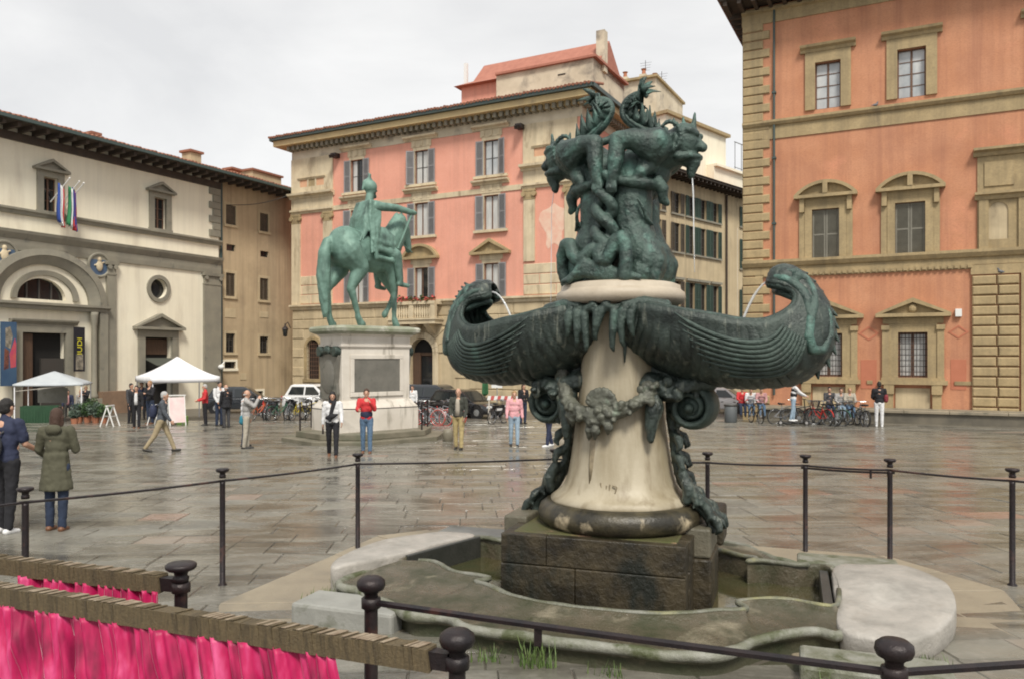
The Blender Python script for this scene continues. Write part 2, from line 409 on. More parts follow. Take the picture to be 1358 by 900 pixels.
def sash(parent, x0, x1, z0, z1, y, frame, glass, nx=2, nz=3, fw=.06, bar=.03, arch=False):
    w = MB(); w.box(x0, x0+fw, y, y+.06, z0, z1).box(x1-fw, x1, y, y+.06, z0, z1).box(x0+fw, x1-fw, y, y+.06, z0, z0+fw).box(x0+fw, x1-fw, y, y+.06, z1-fw, z1)
    for i in range(1, nx):
        x = x0+(x1-x0)*i/nx; k = fw*.7 if nx == 2 or i == nx//2 else bar/2; w.box(x-k, x+k, y-.004, y+.05, z0+fw, z1-fw)
    for i in range(1, nz):
        z = z0+(z1-z0)*i/nz; w.box(x0+fw, x1-fw, y+.006, y+.045, z-bar/2, z+bar/2)
    o = w.build('window', frame, parent)
    g = MB(); g.box(x0+fw*.5, x1-fw*.5, y+.03, y+.042, z0+fw*.5, z1-fw*.5); g.build('pane', glass, o)
    return o
def molding(b, x0, x1, z0, prof, y=0.):           # profile [(projection, rise)...] run along x with end returns
    pts = [(0, 0)]+[(-p, z) for p, z in prof]; top = prof[-1][1]; pts.append((0, top))
    P = [(x0-min(0, 0), y+p, z0+z) for p, z in pts]
    return b.prism(P, (x1-x0, 0, 0))
def ped(b, xc, w, z, h, kind, t=.14, p=.3, y=0.):
    """triangular or segmental pediment standing on z"""
    x0, x1 = xc-w/2, xc+w/2
    b.box(x0, x1, y-p, y, z, z+t)
    if kind == 't':
        sl = atan2(h, w/2)
        b.prism([(x0, y-p+.005, z+t+.002), (x0+t*1.6, y-p+.005, z+t+.002), (xc, y-p+.005, z+h-t*.3), (xc, y-p+.005, z+h+t)], (0, p-.005, 0))
        b.prism([(x1, y-p+.008, z+t+.002), (xc+.002, y-p+.008, z+h+t), (xc+.002, y-p+.008, z+h-t*.3), (x1-t*1.6, y-p+.008, z+t+.002)], (0, p-.008, 0))
        b.prism([(x0+t, y-p*.35, z+t), (x1-t, y-p*.35, z+t), (xc, y-p*.35, z+h)], (0, p*.35, 0))
    else:
        R = ((w/2)**2+h*h)/(2*h); cz = z+t+h-R-.0; a = math.asin(min(1, w/2/R)); n = 12
        o = [(xc+R*sin(-a+2*a*i/n), cz+R*cos(-a+2*a*i/n)) for i in range(n+1)]
        R2 = R-t; q = [(xc+R2*sin(-a*.97+2*a*.97*i/n), cz+R2*cos(-a*.97+2*a*.97*i/n)) for i in range(n+1)]
        for i in range(n):
            b.prism([(o[i][0], y-p+.006, o[i][1]), (o[i+1][0], y-p+.006, o[i+1][1]), (q[i+1][0], y-p+.006, q[i+1][1]), (q[i][0], y-p+.006, q[i][1])], (0, p-.006, 0))
        b.prism([(x, y-p*.35, max(zz, z+t*.5)) for x, zz in q], (0, p*.35, 0))
def surround(b, x0, x1, z0, z1, w, p=.08, y=0., foot=True, wt=None):
    wt = wt or w
    b.box(x0-w, x0, y-p, y+.1, z0, z1).box(x1, x1+w, y-p, y+.1, z0, z1).box(x0-w, x1+w, y-p, y+.1, z1+.002, z1+wt)
    if foot: b.box(x0-w*1.1, x1+w*1.1, y-p-.06, y+.12, z0-.16, z0-.002)
def voussoirs(parent, xc, zc, r0, r1, n, mat, p=.06, a0=0., a1=pi, rz=1., name='stone'):
    for i in range(n):
        t0 = a0+(a1-a0)*(i+.03)/n; t1 = a0+(a1-a0)*(i+.97)/n; b = MB()
        b.prism([(xc+r*cos(t), -p, zc+rz*r*sin(t)) for r, t in ((r0, t0), (r1, t0), (r1, (t0+t1)/2), (r1, t1), (r0, t1), (r0, (t0+t1)/2))], (0, p+.03, 0))
        b.build(name, mat, parent)

# ---------------------------------------------------------------- right palace (brick red, tan stone)
P_ = Facade(987, 37, (1, -.505), 'palace', 'brick-red palace with tan stone window frames and quoined corner filling the right edge')
R0 = P_.root; ms = MATS['pietra']
XE = P_.s_(1358)+9
sW = lambda px: P_.s_(px)
z_cor = P_.p(988, 25)[1]; z_str2 = P_.p(1026, 163)[1]; z_str1 = P_.p(1026, 349)[1]
ups = [P_.r(1081, 1115, 83, 143), P_.r(1190, 1228, 63, 130)]; du = ups[1][0]-ups[0][0]
zz = (ups[0][2]+ups[1][2])/2, (ups[0][3]+ups[1][3])/2
ups = [(a, b, zz[0], zz[1]) for a, b, _, _ in ups]
w3 = sW(1358)+.15; ups.append((w3+.35, w3+1.55, zz[0], zz[1]))
mids = [P_.r(1077, 1113, 278, 344), P_.r(1187, 1227, 268, 337)]
zz = (mids[0][2]+mids[1][2])/2, (mids[0][3]+mids[1][3])/2
mids = [(a, b, zz[0], zz[1]) for a, b, _, _ in mids]
gws = [P_.r(1081, 1117, 444, 500), P_.r(1191, 1230, 438, 499)]
zz = (gws[0][2]+gws[1][2])/2, (gws[0][3]+gws[1][3])/2
gws = [(a, b, zz[0], zz[1]) for a, b, _, _ in gws]
nx0, nx1, nz0, nz1 = P_.r(1311, 1337, 268, 331)
w = MB(); w.wall(rect(0, XE, -1.5, z_cor+.6), [rect(*k) for k in ups+mids+gws], 0, .32)
w.v += []; w.box(-.0, .02, .01, 12, -1.5, z_cor+.6)
w.build('wall', MATS['plaster_brick'], R0)
for i, (a, b, c, d) in enumerate(ups):
    o = sash(R0, a, b, c, d, .16, MATS['frame_brown'], MATS['glass_sky'], 2, 4)
    q = MB(); surround(q, a, b, c, d, .42, .09, 0, False, .48); q.build('stone_frame', ms, o)
    q = MB(); molding(q, a-.62, b+.62, d+.482, [(.12, 0), (.16, .12), (.3, .2), (.34, .3)]); q.build('lintel', ms, o)
for i, (a, b, c, d) in enumerate(mids):
    o = sash(R0, a, b, c, d, .2, MATS['frame_brown'], MATS['glass_dark'], 2, 1)
    q = MB(); surround(q, a, b, c, d, .3, .1, 0, False, .3)
    q.box(a-.55, a-.302, -.07, .05, c, d+.3).box(b+.302, b+.55, -.07, .05, c, d+.3)
    q.box(a-.5, b+.5, -.11, .05, d+.302, d+.5); q.build('stone_frame', ms, o)
    q = MB(); ped(q, (a+b)/2, b-a+1.5, d+.503, .62, 's', .14, .36)
    for sx in (a-.42, b+.42): q.box(sx-.1, sx+.1, -.22, 0, d-.1, d+.5)
    q.box((a+b)/2-.1, (a+b)/2+.1, -.38, 0, d+.66, d+1.2); q.build('pediment', ms, o)
    hw = (b-a)/2
    for k in (0, 1): shutter('shutter', o, a+hw*k+.01, a+hw*(k+1)-.01, c+.02, d-.02, .06, MATS['shutter_olive'], slat=.075)
for i, (a, b, c, d) in enumerate(gws):
    o = sash(R0, a, b, c, d, .2, MATS['frame_brown'], MATS['glass_curtain'], 2, 1, .09)
    q = MB()
    for k in range(1, 8): q.tube([(a+(b-a)*k/8, .1, c), (a+(b-a)*k/8, .1, d)], .014, 5)
    for k in range(1, 8): q.tube([(a, .1, c+(d-c)*k/8), (b, .1, c+(d-c)*k/8)], .014, 5)
    q.build('window_grille', MATS['iron'], o)
    q = MB(); surround(q, a, b, c, d, .36, .08, 0, False, .36)
    for sx in (a-.62, b+.36): q.box(sx, sx+.26, -.13, .03, c, d+.1).box(sx-.03, sx+.29, -.2, .03, d+.1, d+.3)
    q.box(a-.6, b+.6, -.1, .05, d+.364, d+.64)
    for k in range(14): x = a-.5+(b-a+1.)*k/13; q.box(x-.04, x+.04, -.13, -.09, d+.42, d+.6)
    q.build('stone_frame', ms, o)
    q = MB(); ped(q, (a+b)/2, b-a+1.75, d+.643, .66, 't', .15, .38)
    q.ball(((a+b)/2, -.2, d+1.0), (.17, .12, .2), n=10); q.build('pediment', ms, o)
    q = MB(); q.box(a-.75, b+.75, -.3, .05, c-.3, c-.12).box(a-.65, b+.65, -.2, .05, c-.118, c-.003)
    q.build('sill', ms, o)
    for sx in (a-.55, b+.15):
        q = MB(); q.box(sx, sx+.4, -.28, .03, c-.7, c-.302).box(sx+.03, sx+.37, -.2, .03, c-1.55, c-.702)
        q.build('bracket', ms, o)
    q = MB(); q.box(a-.1, b+.1, -.05, .03, c-1.4, c-.45); q.build('panel', MATS['stone_gold'], o)
q = MB(); molding(q, -.06, XE, z_str2-.75, [(.05, 0), (.05, .6), (.14, .62), (.22, .74), (.22, .84)]); q.build('string_course', ms, R0)
q = MB(); molding(q, -.06, XE, z_str1-.5, [(.06, 0), (.06, .3), (.16, .33), (.26, .5), (.26, .62)])
q.build('string_course', ms, R0)
q = MB(); x = .9
q.box(.5, sW(1292), -.056, .01, z_str1-.66, z_str1-.502)
while x < sW(1292): q.box(x, x+.15, -.14, -.057, z_str1-.62, z_str1-.503); x += .24
q.build('dentils', ms, R0)['kind'] = 'stuff'
q = MB(); molding(q, gws[0][1]+1.0, gws[1][0]-1.0, gws[0][2]-.3, [(.05, 0), (.07, .16)]); molding(q, gws[1][1]+1.0, sW(1289), gws[0][2]-.3, [(.05, 0), (.07, .16)])
q.build('dado_rail', ms, R0)
# cornice, eaves and roof
q = MB(); molding(q, -.1, XE, z_cor-.42, [(.06, 0), (.06, .5), (.2, .55), (.2, .7)]); q.box(-.1, -.001, 0, 12, z_cor-.4, z_cor+.2); q.build('frieze', ms, R0)
q = MB(); q.box(-.85, XE, -1.4, 12, z_cor+.42, z_cor+.58)
x = -.7
while x < XE: q.box(x, x+.16, -1.32, 0, z_cor+.2, z_cor+.418); x += .62
y = .3
while y < 11: q.box(-.78, -.1, y, y+.16, z_cor+.2, z_cor+.418); y += .62
q.build('eaves', MATS['eave_wood'], R0)
q = MB(); pass
q.add([(-1.0,-1.55,z_cor+.59),(XE,-1.55,z_cor+.59),(XE,6,z_cor+3.2),(4,6,z_cor+3.2),(-1.0,12,z_cor+.59)], [(0,1,2,3),(0,3,4)]); q.build('roof', MATS['roof_tile'], R0)
# quoins up the corner
ch_ = .42; z = -.9; k = 0; qw = sW(1023)
while z < z_cor-.45:
    inst('stone', block(qw if k % 2 == 0 else qw*.76, .2, ch_-.03, .04, ms), R0, (-.07, -.075, z)); z += ch_; k += 1
q = MB(); q.tube([(sW(1027), -.1, z_cor+.2), (sW(1027), -.1, 1.2)], .05, 8)
for zz_ in (3, 6, 9, 12, 15): q.box(sW(1027)-.09, sW(1027)+.09, -.17, .02, zz_, zz_+.08)
q.build('downpipe', MATS['gutter'], R0)
# rusticated pier, niche bay and portal at the right
x0, x1 = sW(1289), sW(1352); z1 = P_.p(1320, 364)[1]; n = 16; hh = (z1+.35)/n
for i in range(n):
    a = x0; xm = x0+(x1-x0)*(.52 if i % 2 else .55)
    for (u, v_) in ((x0, xm), (xm+.02, x1)):
        inst('stone', block(v_-u-.02, .3, hh-.045, .045, ms), R0, (u, -.16, -.35+i*hh))
q = MB(); q.box(x0-.05, XE, -.1, .02, z1+.02, z_str1-.52).box(x1+.05, XE, -.12, .02, -1, z1+.018); q.build('stone_band', ms, R0)
bx0 = sW(1296); q = MB()
zt = P_.p(1330, 206)[1]; zm = P_.p(1330, 256)[1]
q.wall(rect(bx0, XE, z_str1+.125, zt), [arch_loop(nx0, nx1, z_str1+.5, nz1-(nx1-nx0)/2)], -.06, .35)
q.box(bx0, bx0+.003, -.06, .02, z_str1+.13, zt)
molding(q, bx0-.15, XE, zt+.002, [(.15, 0), (.2, .15), (.38, .22), (.38, .32)]); molding(q, bx0-.1, XE, zm-.25, [(.1, 0), (.14, .15), (.26, .2), (.26, .3)], -.062)
for sx in (bx0+.05, nx1+.35): q.box(sx, sx+.34, -.15, -.062, z_str1+.127, zm-.26)
q.box(bx0+.25, nx1+.2, -.11, -.062, zm+.3, zt-.25); q.build('niche_bay', ms, R0)
q = MB(); q.box(nx0-.02, nx1+.02, -.012, -.006, z_str1+.2, zm-.3); q.build('niche_back', MATS['stone_gold'], R0)
for (px, py) in ((1152, 442), (1271, 440)):       # lozenges and panels scratched in the render
    c, z = P_.p(px, py); q = MB(); ww = P_.s_(px+14)-P_.s_(px); hz = ww*.75
    for s0 in (1,):
        o4 = [(c+ww, z), (c, z+hz), (c-ww, z), (c, z-hz)]; i4 = [(c+ww*.72, z), (c, z+hz*.72), (c-ww*.72, z), (c, z-hz*.72)]
        for i in range(4):
            k = (i+1) % 4
            q.prism([(o4[i][0], -.018, o4[i][1]), (o4[k][0], -.018, o4[k][1]), (i4[k][0], -.018, i4[k][1]), (i4[i][0], -.018, i4[i][1])], (0, .02, 0))
    MB().box(c-ww*.75, c+ww*.75, -.015, .003, z-2.4, z-1.15).build('render_panel', M('plaster_brick_dark', (.47, .17, .10), (.42, .15, .085), scale=2, rough=.85), R0); q.build('lozenge', M('plaster_brick_dark', (.47, .17, .10), (.42, .15, .085), scale=2, rough=.85), R0)
# ---------------------------------------------------------------- long stone bench under the palace
bq = P_.O+P_.d*1.0-P_.n*1.35
bench = empty('stone_bench', (bq.x, bq.y, gz(bq.y)), atan2(P_.d.y, P_.d.x), 'long low stone bench along the foot of the brick-red palace', 'bench')
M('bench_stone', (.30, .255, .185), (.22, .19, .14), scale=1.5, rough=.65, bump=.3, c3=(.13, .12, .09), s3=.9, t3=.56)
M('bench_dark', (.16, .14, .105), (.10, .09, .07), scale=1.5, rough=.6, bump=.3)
bl = P_.s_(1358)+5
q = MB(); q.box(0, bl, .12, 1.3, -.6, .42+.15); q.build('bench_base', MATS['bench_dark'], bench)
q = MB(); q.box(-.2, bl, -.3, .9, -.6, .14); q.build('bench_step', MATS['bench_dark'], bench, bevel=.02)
x = 0
while x < bl:
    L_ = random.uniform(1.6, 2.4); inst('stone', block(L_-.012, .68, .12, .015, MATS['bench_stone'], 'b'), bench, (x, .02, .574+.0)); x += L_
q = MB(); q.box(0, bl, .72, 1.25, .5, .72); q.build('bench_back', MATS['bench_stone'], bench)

# ---------------------------------------------------------------- pink palace in the centre
C_ = Facade(388, 54, (1, -.53), 'pink_palace', 'tall salmon-pink palazzo with grey shutters and cream cornice in the centre')
R1 = C_.root; mc = MATS['stone_cream']; mg = MATS['stone_gold']
sc = C_.s_; XR = sc(772); DEP = 10.
z_eave = C_.p(388, 189)[1]; z_gf = C_.p(540, 404)[1]; z_up = C_.p(540, 262)[1]
def crect(x0, x1, y0, y1): return C_.r(x0, x1, y0, y1)
rows = []
w_half = (sc(661)-sc(642))/2*1.0
cols = [(sc(466)+sc(481))/2, (sc(550)+sc(568))/2, (sc(642)+sc(661))/2]
r_top = C_.p(651, 233)[1], C_.p(651, 186)[1]; r_mid = C_.p(651, 305)[1], C_.p(651, 259)[1]; r_pn = C_.p(651, 396)[1], C_.p(651, 349)[1]
wins = []
for ci, c in enumerate(cols):
    for ri, (a, b) in enumerate((r_top, r_mid, r_pn)): wins.append((c-w_half, c+w_half, a, b, ci, ri))
door = crect(545, 575, 452, 560); dz = C_.p(560, 449)[1]
bw = crect(407, 424, 460, 502); bwz = C_.p(415, 450)[1]
lw = crect(695, 712, 455, 500)
hl = [rect(a, b, c, d) for a, b, c, d, _, _ in wins]
hl.append(arch_loop(door[0], door[1], -.9, dz-(door[1]-door[0])/2)); hl.append(arch_loop(bw[0], bw[1], bw[2], bwz-(bw[1]-bw[0])/2))
w = MB(); up = [h for h in hl[:9]]
w.wall(rect(0, XR, z_gf, z_eave-.6), up, 0, .3); w.box(XR-.02, XR, .01, DEP, z_gf, z_eave-.6); w.box(0, .02, .01, DEP, z_gf, z_eave-.6); w.build('wall', MATS['plaster_pink'], R1)
w = MB(); w.wall(rect(0, XR, -1.5, z_gf), hl[9:], 0, .4); w.box(XR-.02, XR, .01, DEP, -1.5, z_gf); w.box(0, .02, .01, DEP, -1.5, z_gf); w.build('base_wall', mg, R1)
for (a, b, c, d, ci, ri) in wins:
    glass = MATS['glass_curtain'] if (ci, ri) in ((2, 1), (2, 2), (1, 1), (0, 2), (1, 0)) else (MATS['glass_sky'] if (ci, ri) in ((2, 0),) else MATS['glass_dark'])
    o = sash(R1, a, b, c, d, .14, MATS['frame_brown'] if ri else MATS['frame_dark'], glass, 2, 1 if ri else 2, .05)
    if glass is MATS['glass_dark']:
        q = MB(); q.box(a+.06, a+.38, .166, .169, c+.05, d-.05); q.build('curtain', MATS['glass_curtain'], o)
    sw = (b-a)*.52; oa, ob = radians((4, 14, 4, 30, 6, 3)[(ci*3+ri) % 6]), radians((5, 3, 22, 4, 9, 3)[(ci+ri*2) % 6])
    shutter('shutter', o, a-sw-.03, a-.03, c, d, -.06, MATS['shutter_grey'], -1, oa, .1)
    shutter('shutter', o, b+.03, b+sw+.03, c, d, -.06, MATS['shutter_grey'], 1, ob, .1)
    q = MB(); surround(q, a, b, c, d, .15, .03, 0, False, .2)
    if ri < 2:
        q.box(a-.25, b+.25, -.05, .02, d+.204, d+.62)
        q.box(a-.12, a+.04, -.09, .0, d+.26, d+.6); q.box(b-.04, b+.12, -.09, .0, d+.26, d+.6); q.box((a+b)/2-.1, (a+b)/2+.1, -.09, 0, d+.26, d+.6)
    else: q.box(a-.3, b+.3, -.05, .02, d+.204, d+.5)
    q.build('stone_frame', mc, o)
    q = MB(); q.box(a-sw-.15, b+sw+.15, -.2, .02, c-.16, c-.004); q.build('sill', mc, o)
    q = MB()
    if ri < 2: molding(q, a-.75, b+.75, d+.622, [(.1, 0), (.16, .08), (.34, .16), (.36, .26)])
    else: ped(q, (a+b)/2, b-a+1.7, d+.503, .78, 't' if ci != 1 else 's', .16, .34)
    q.build('pediment' if ri == 2 else 'lintel', MATS['pietra'] if ri == 2 else mc, o)
# bands and corner bays
q = MB(); molding(q, -.1, XR+.1, z_gf-.1, [(.1, 0), (.12, .16), (.28, .22), (.28, .34)]); q.box(XR+.002, XR+.2, 0, DEP, z_gf-.1, z_gf+.24); q.build('string_course', mc, R1)
q = MB(); molding(q, sc(443), sc(692), C_.p(560, 262)[1]-.2, [(.06, 0), (.08, .3)]); q.build('string_course', mc, R1)
zb = C_.p(415, 262)[1]
for (a, b, tone) in ((sc(387), sc(442), 0), (sc(694), sc(766), 1)):
    zc = zb
    q = MB(); q.box(a, b, -.05, .01, zc-.75, zc-.02); molding(q, a-.12, b+.12, zc-.018, [(.1, 0), (.14, .12), (.4, .2), (.42, .34)])
    molding(q, a-.04, b+.04, zc-1.05, [(.07, 0), (.1, .1), (.2, .16), (.2, .28)]); q.build('bay_band', mc, R1)
    pw = (b-a)*.21
    q = MB()
    for sx in (a, b-pw): q.box(sx, sx+pw, -.06, .01, zc+.33, z_eave-1.25)
    q.box(a+pw, b-pw, -.055, .01, z_eave-2.6, z_eave-1.25).box(a+pw, b-pw, -.055, .01, zc+.33, zc+.75)
    molding(q, a+pw*.8, b-pw*.8, z_eave-2.7, [(.08, 0), (.16, .12)]); q.build('pilasters', mc, R1)
    q = MB(); q.box(a+pw+.02, b-pw-.02, -.02, .012, zc+.76, z_eave-2.72); q.build('panel', M('panel_tan', (.62, .36, .22), (.56, .31, .19), scale=1, rough=.85), R1)
    if not tone:
        xm = (a+b)/2; zq = C_.p(415, 243)[1]; q = MB(); surround(q, xm-.28, xm+.28, zq-.42, zq+.42, .12, .05, -.02, False); q.build('stone_frame', mc, R1)
        q = MB(); q.box(xm-.27, xm+.27, -.03, -.01, zq-.41, zq+.41); q.build('relief', MATS['pietra'], R1)
    for sx in (a+.05, b-pw-.05):                  # pilasters with scrolled capitals
        zl = z_gf+.24 if not tone else C_.p(730, 345)[1]
        zcap = zc-1.06
        q = MB(); q.box(sx, sx+pw, -.09, .01, zl, zcap-.62); q.build('pilaster', mc, R1)
        q = MB(); q.box(sx-.06, sx+pw+.06, -.14, .01, zcap-.14, zcap-.003).box(sx-.02, sx+pw+.02, -.11, .01, zcap-.62, zcap-.5)
        for e in (sx+.02, sx+pw-.02): q.tube([(e, -.02, zcap-.3), (e, -.2, zcap-.3)], .15, 10)
        q.box(sx+.03, sx+pw-.03, -.12, .01, zcap-.498, zcap-.142); q.build('capital', MATS['pietra'], R1)
# bare patch and stone courses in the bays
q = MB(); px, pz = C_.p(735, 300); blob = [(px+.75*(1+.3*sin(3*t)+.15*sin(7*t))*cos(t), pz+1.5*(1+.25*cos(2*t)+.12*sin(5*t))*sin(t)) for t in [2*pi*i/28 for i in range(28)]]
q.prism([(x, -.008, z) for x, z in blob], (0, .012, 0)); q.build('bare_patch', M('bare_plaster', (.70, .40, .30), (.73, .56, .44), scale=2, rough=.9), R1)
rq = random.Random(2)
def courses(a, b, z0, z1, h, lw, mat, skip=lambda x0, x1, z0, z1: False, dep=.05, name='stone'):
    n = int(round((z1-z0)/h)); h = (z1-z0)/n; c = 0
    for i in range(n):
        x = a-(lw*.5 if i % 2 else 0)
        while x < b-.05:
            u = max(x, a); v_ = min(x+lw, b)
            if v_-u > .25 and not skip(u, v_, z0+i*h, z0+(i+1)*h):
                inst(name, block(v_-u-.03, .1, h-.04, .03, mat), R1, (u+.015, -dep, z0+i*h+.02)); c += 1
            x += lw
    return c
def skip_gf(u, v_, a, b):
    for (x0, x1, zt, r) in ((door[0]-.75, door[1]+.75, dz+.6, 0), (bw[0]-.25, bw[1]+.25, bwz+.3, bw[2]-.25)):
        if v_ > x0 and u < x1 and a < zt and b > r: return True
    return False
nb = courses(.02, XR-.02, 0.1, z_gf-.14, .62, 2.0, mg, skip_gf)
nb += courses(sc(694), sc(764), z_gf+.28, C_.p(730, 348)[1], .55, 2.1, mc, dep=.04)
nb += courses(.05, sc(440), z_gf+.28, C_.p(410, 366)[1], .55, 1.6, mc, dep=.04)
dc = (door[0]+door[1])/2; dr = (door[1]-door[0])/2
voussoirs(R1, dc, dz-dr, dr, dr+.42, 11, mc, .12); voussoirs(R1, dc, dz-dr, dr+.44, dr+1.3, 9, mg, .07)
q = MB(); q.box(door[0]-.4, door[0]-.01, -.13, .05, -1, dz-dr-.01).box(door[1]+.01, door[1]+.4, -.13, .05, -1, dz-dr-.01); q.build('door_jamb', mc, R1)
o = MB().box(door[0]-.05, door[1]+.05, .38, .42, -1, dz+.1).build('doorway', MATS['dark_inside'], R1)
q = MB(); q.box(door[0]+.02, dc-.25, .2, .28, -1, dz-dr).box(dc-.9, dc+.9, .3, .34, dz-dr-.2, dz-dr); q.build('door_leaf', MATS['door_wood'], o)
q = MB(); q.box(dc-.2, door[1]-.02, .3, .33, -1, dz-dr-.25); q.build('glass_door', MATS['glass_dark'], o)
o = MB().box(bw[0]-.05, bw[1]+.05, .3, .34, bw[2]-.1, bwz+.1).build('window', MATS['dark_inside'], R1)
q = MB()
for k in range(1, 6): x = bw[0]+(bw[1]-bw[0])*k/6; q.tube([(x, .06, bw[2]), (x, .06, bwz-.12)], .022, 5)
for k in range(1, 9): z = bw[2]+(bwz-bw[2])*k/9; q.tube([(bw[0], .06, z), (bw[1], .06, z)], .018, 5)
q.build('window_grille', MATS['frame_brown'], o)
bc = (bw[0]+bw[1])/2; br = (bw[1]-bw[0])/2; voussoirs(o, bc, bwz-br, br, br+.2, 7, MATS['pietra'], .07)
q = MB(); q.box(bw[0]-.2, bw[0]-.01, -.07, .03, bw[2], bwz-br-.01).box(bw[1]+.01, bw[1]+.2, -.07, .03, bw[2], bwz-br-.01).box(bw[0]-.3, bw[1]+.3, -.1, .03, bw[2]-.2, bw[2]-.01); q.build('stone_frame', MATS['pietra'], o)
# balcony with balusters and geraniums
b0, b1, bz0, bz1 = crect(527, 588, 401, 424); 
bal = MB().box(b0, b1, -.95, .02, bz0-.3, bz0-.06).box(b0-.08, b1+.08, -1.02, .02, bz0-.058, bz0+.04).build('balcony', mc, R1)
q = MB(); q.box(b0, b1, -1.0, -.76, bz1-.2, bz1); 
for e in (b0, (b0+b1)/2-.16, b1-.32): q.box(e, e+.32, -.97, -.72, bz0+.042, bz1-.202)
q.box(b0, b0+.2, -.755, 0, bz1-.2, bz1-.003).box(b1-.2, b1, -.755, 0, bz1-.2, bz1-.003); q.build('rail', mc, bal)
bm_ = MB().lathe([(.055,0),(.06,.06),(.04,.12),(.085,.32),(.04,.55),(.06,.66),(.055,.72)], 8).mesh('baluster', mc, True)
hB = bz1-.2-bz0-.04
for k in range(16):
    x = b0+.45+(b1-b0-.9)*k/15
    if abs(x-(b0+b1)/2) > .22: inst('baluster', bm_, bal, (x, -.86, bz0+.04), None, (1, 1, hB/.72))
for e in (b0+.5, (b0+b1)/2-.2, b1-.9): q = MB(); q.prism([(e, -.9, bz0-.302), (e, -.02, bz0-.302), (e, -.02, bz0-1.0), (e, -.3, bz0-.8)], (.4, 0, 0)); q.build('bracket', mc, bal)
q = MB(); rr = random.Random(3); q2 = MB()
for k in range(260):
    c = Vector((rr.uniform(b0+.05, b1-.05), -.88+rr.gauss(0, .09), bz1+abs(rr.gauss(.12, .09))))
    (q2 if rr.random() < .4 else q).obox(c, (.13, .13, .02), Matrix.Rotation(rr.uniform(0, 6), 3, 'Z') @ Matrix.Rotation(rr.uniform(-1, 1), 3, 'X'))
fb = MB().box(b0+.05, b1-.05, -.99, -.78, bz1+.002, bz1+.12).build('planter', M('terracotta', (.42, .17, .09), (.35, .14, .08), scale=5, rough=.8))
fbx = tag(fb, 'window-box of red geraniums along the palazzo balcony rail', 'planter'); fb.parent = None; fb.matrix_world = Matrix.Translation(C_.O) @ Matrix.Rotation(atan2(C_.d.y, C_.d.x), 4, 'Z')
q.build('foliage', M('leaf', (.06, .12, .035), (.035, .075, .022), scale=5, rough=.6), fb); q2.build('flower', M('red_flower', (.55, .05, .06), (.6, .15, .14), scale=6, rough=.6), fb)
# cornice, gutter and roof
q = MB(); q.box(-.02, XR+.02, -.04, .015, z_eave-1.25, z_eave-.62); q.box(XR-.01, XR+.03, .0, DEP, z_eave-1.25, z_eave-.62); q.build('frieze', MATS['blotchy'], R1)
q = MB(); x = 0
while x < XR+.4: q.box(x, x+.2, -.55, 0, z_eave-.72, z_eave-.42); x += .42
y = .2
while y < DEP: q.box(XR, XR+.5, y, y+.2, z_eave-.72, z_eave-.42); y += .42
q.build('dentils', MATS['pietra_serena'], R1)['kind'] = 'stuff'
q = MB(); q.box(-.9, XR+.9, -.9, DEP+.6, z_eave-.418, z_eave-.06).box(-.3, XR+.3, -.3, DEP, z_eave-.62, z_eave-.421); q.build('cornice', MATS['cornice_cream'], R1)
q = MB()
for pa, pb in (((-1.05, -1.02), (XR+1.05, -1.02)), ((XR+1.02, -1.0), (XR+1.02, DEP+.5)), ((-1.02, -1.0), (-1.02, DEP+.5))):
    q.bar((pa[0], pa[1], z_eave+.06), (pb[0], pb[1], z_eave+.06), .2, .22)
q.build('gutter', MATS['gutter'], R1)
q = MB(); ze = z_eave+.12
q.add([(-1.1,-1.1,ze),(XR+1.1,-1.1,ze),(XR-4,4.5,ze+1.5),(4,4.5,ze+1.5),(-1.1,DEP+1,ze),(XR+1.1,DEP+1,ze)], [(0,1,2,3),(0,3,4),(1,5,2),(4,3,2,5)]); q.build('roof', MATS['roof_tile'], R1)
q = MB(); x = -1.0; rr = random.Random(9)
while x < XR+1.1:
    q.tube([(x, -1.2, ze+.03+rr.uniform(-.02, .03)), (x+rr.uniform(-.03, .03), .9, ze+.55)], .085, 6); x += .23
o = q.build('roof_tiles', MATS['roof_tile'], R1); o['kind'] = 'stuff'
# roof house and chimneys
pa = C_.s_(612, 4); pb = C_.s_(662, 4); pz = C_.p(640, 112, 4)[1]; pe = C_.s_(790, 4)
q = MB(); q.box(pa, pb, 4, 9, z_eave, pz); q.build('roof_house', MATS['plaster_pink'], R1)
zw = C_.p(730, 91, 4)[1]
q = MB(); q.box(pb+.01, pe, 3.6, 9, z_eave, zw); q.build('roof_house', MATS['blotchy'], R1)
zr0 = C_.p(700, 96, 5)[1]; 
q = MB(); q.prism([(pa-.3, 3.5, pz+.003), (pa-.3, 9.2, pz+.003), (pa-.3, 6.2, pz+1.2)], (pb-pa+.3, 0, 0))
q.box(pb+.02, pe+.25, 3.4, 9.2, zw+.003, zw+.14)
zr_ = C_.p(700, 76, 6.3)[1]; q.prism([(pa+.4, 4.1, zw-.35), (pa+.4, 9.1, zw-.35), (pa+.4, 6.3, zr_)], (pe-pa-.4, 0, 0)); q.build('roof', M('roof_red', (.40, .165, .115), (.33, .13, .09), scale=3, rough=.85), R1)
for px, t0, b_, wd, mt in ((617, 84, 106, .22, 'white_paint'), (796, 40, 78, .55, 'blotchy'), (744, 99, 112, .5, 'dark_inside')):
    x, z1_ = C_.p(px, t0, 5 if mt != 'dark_inside' else 3.5); z0_ = C_.p(px, b_, 5)[1]
    yy = 5 if mt != 'dark_inside' else 3.57
    MB().box(x-wd/2, x+wd/2, yy, yy+(wd if mt != 'dark_inside' else .05), z0_-.8 if mt != 'dark_inside' else z0_+.1, z1_).build('chimney' if mt != 'dark_inside' else 'window', MATS[mt], R1)
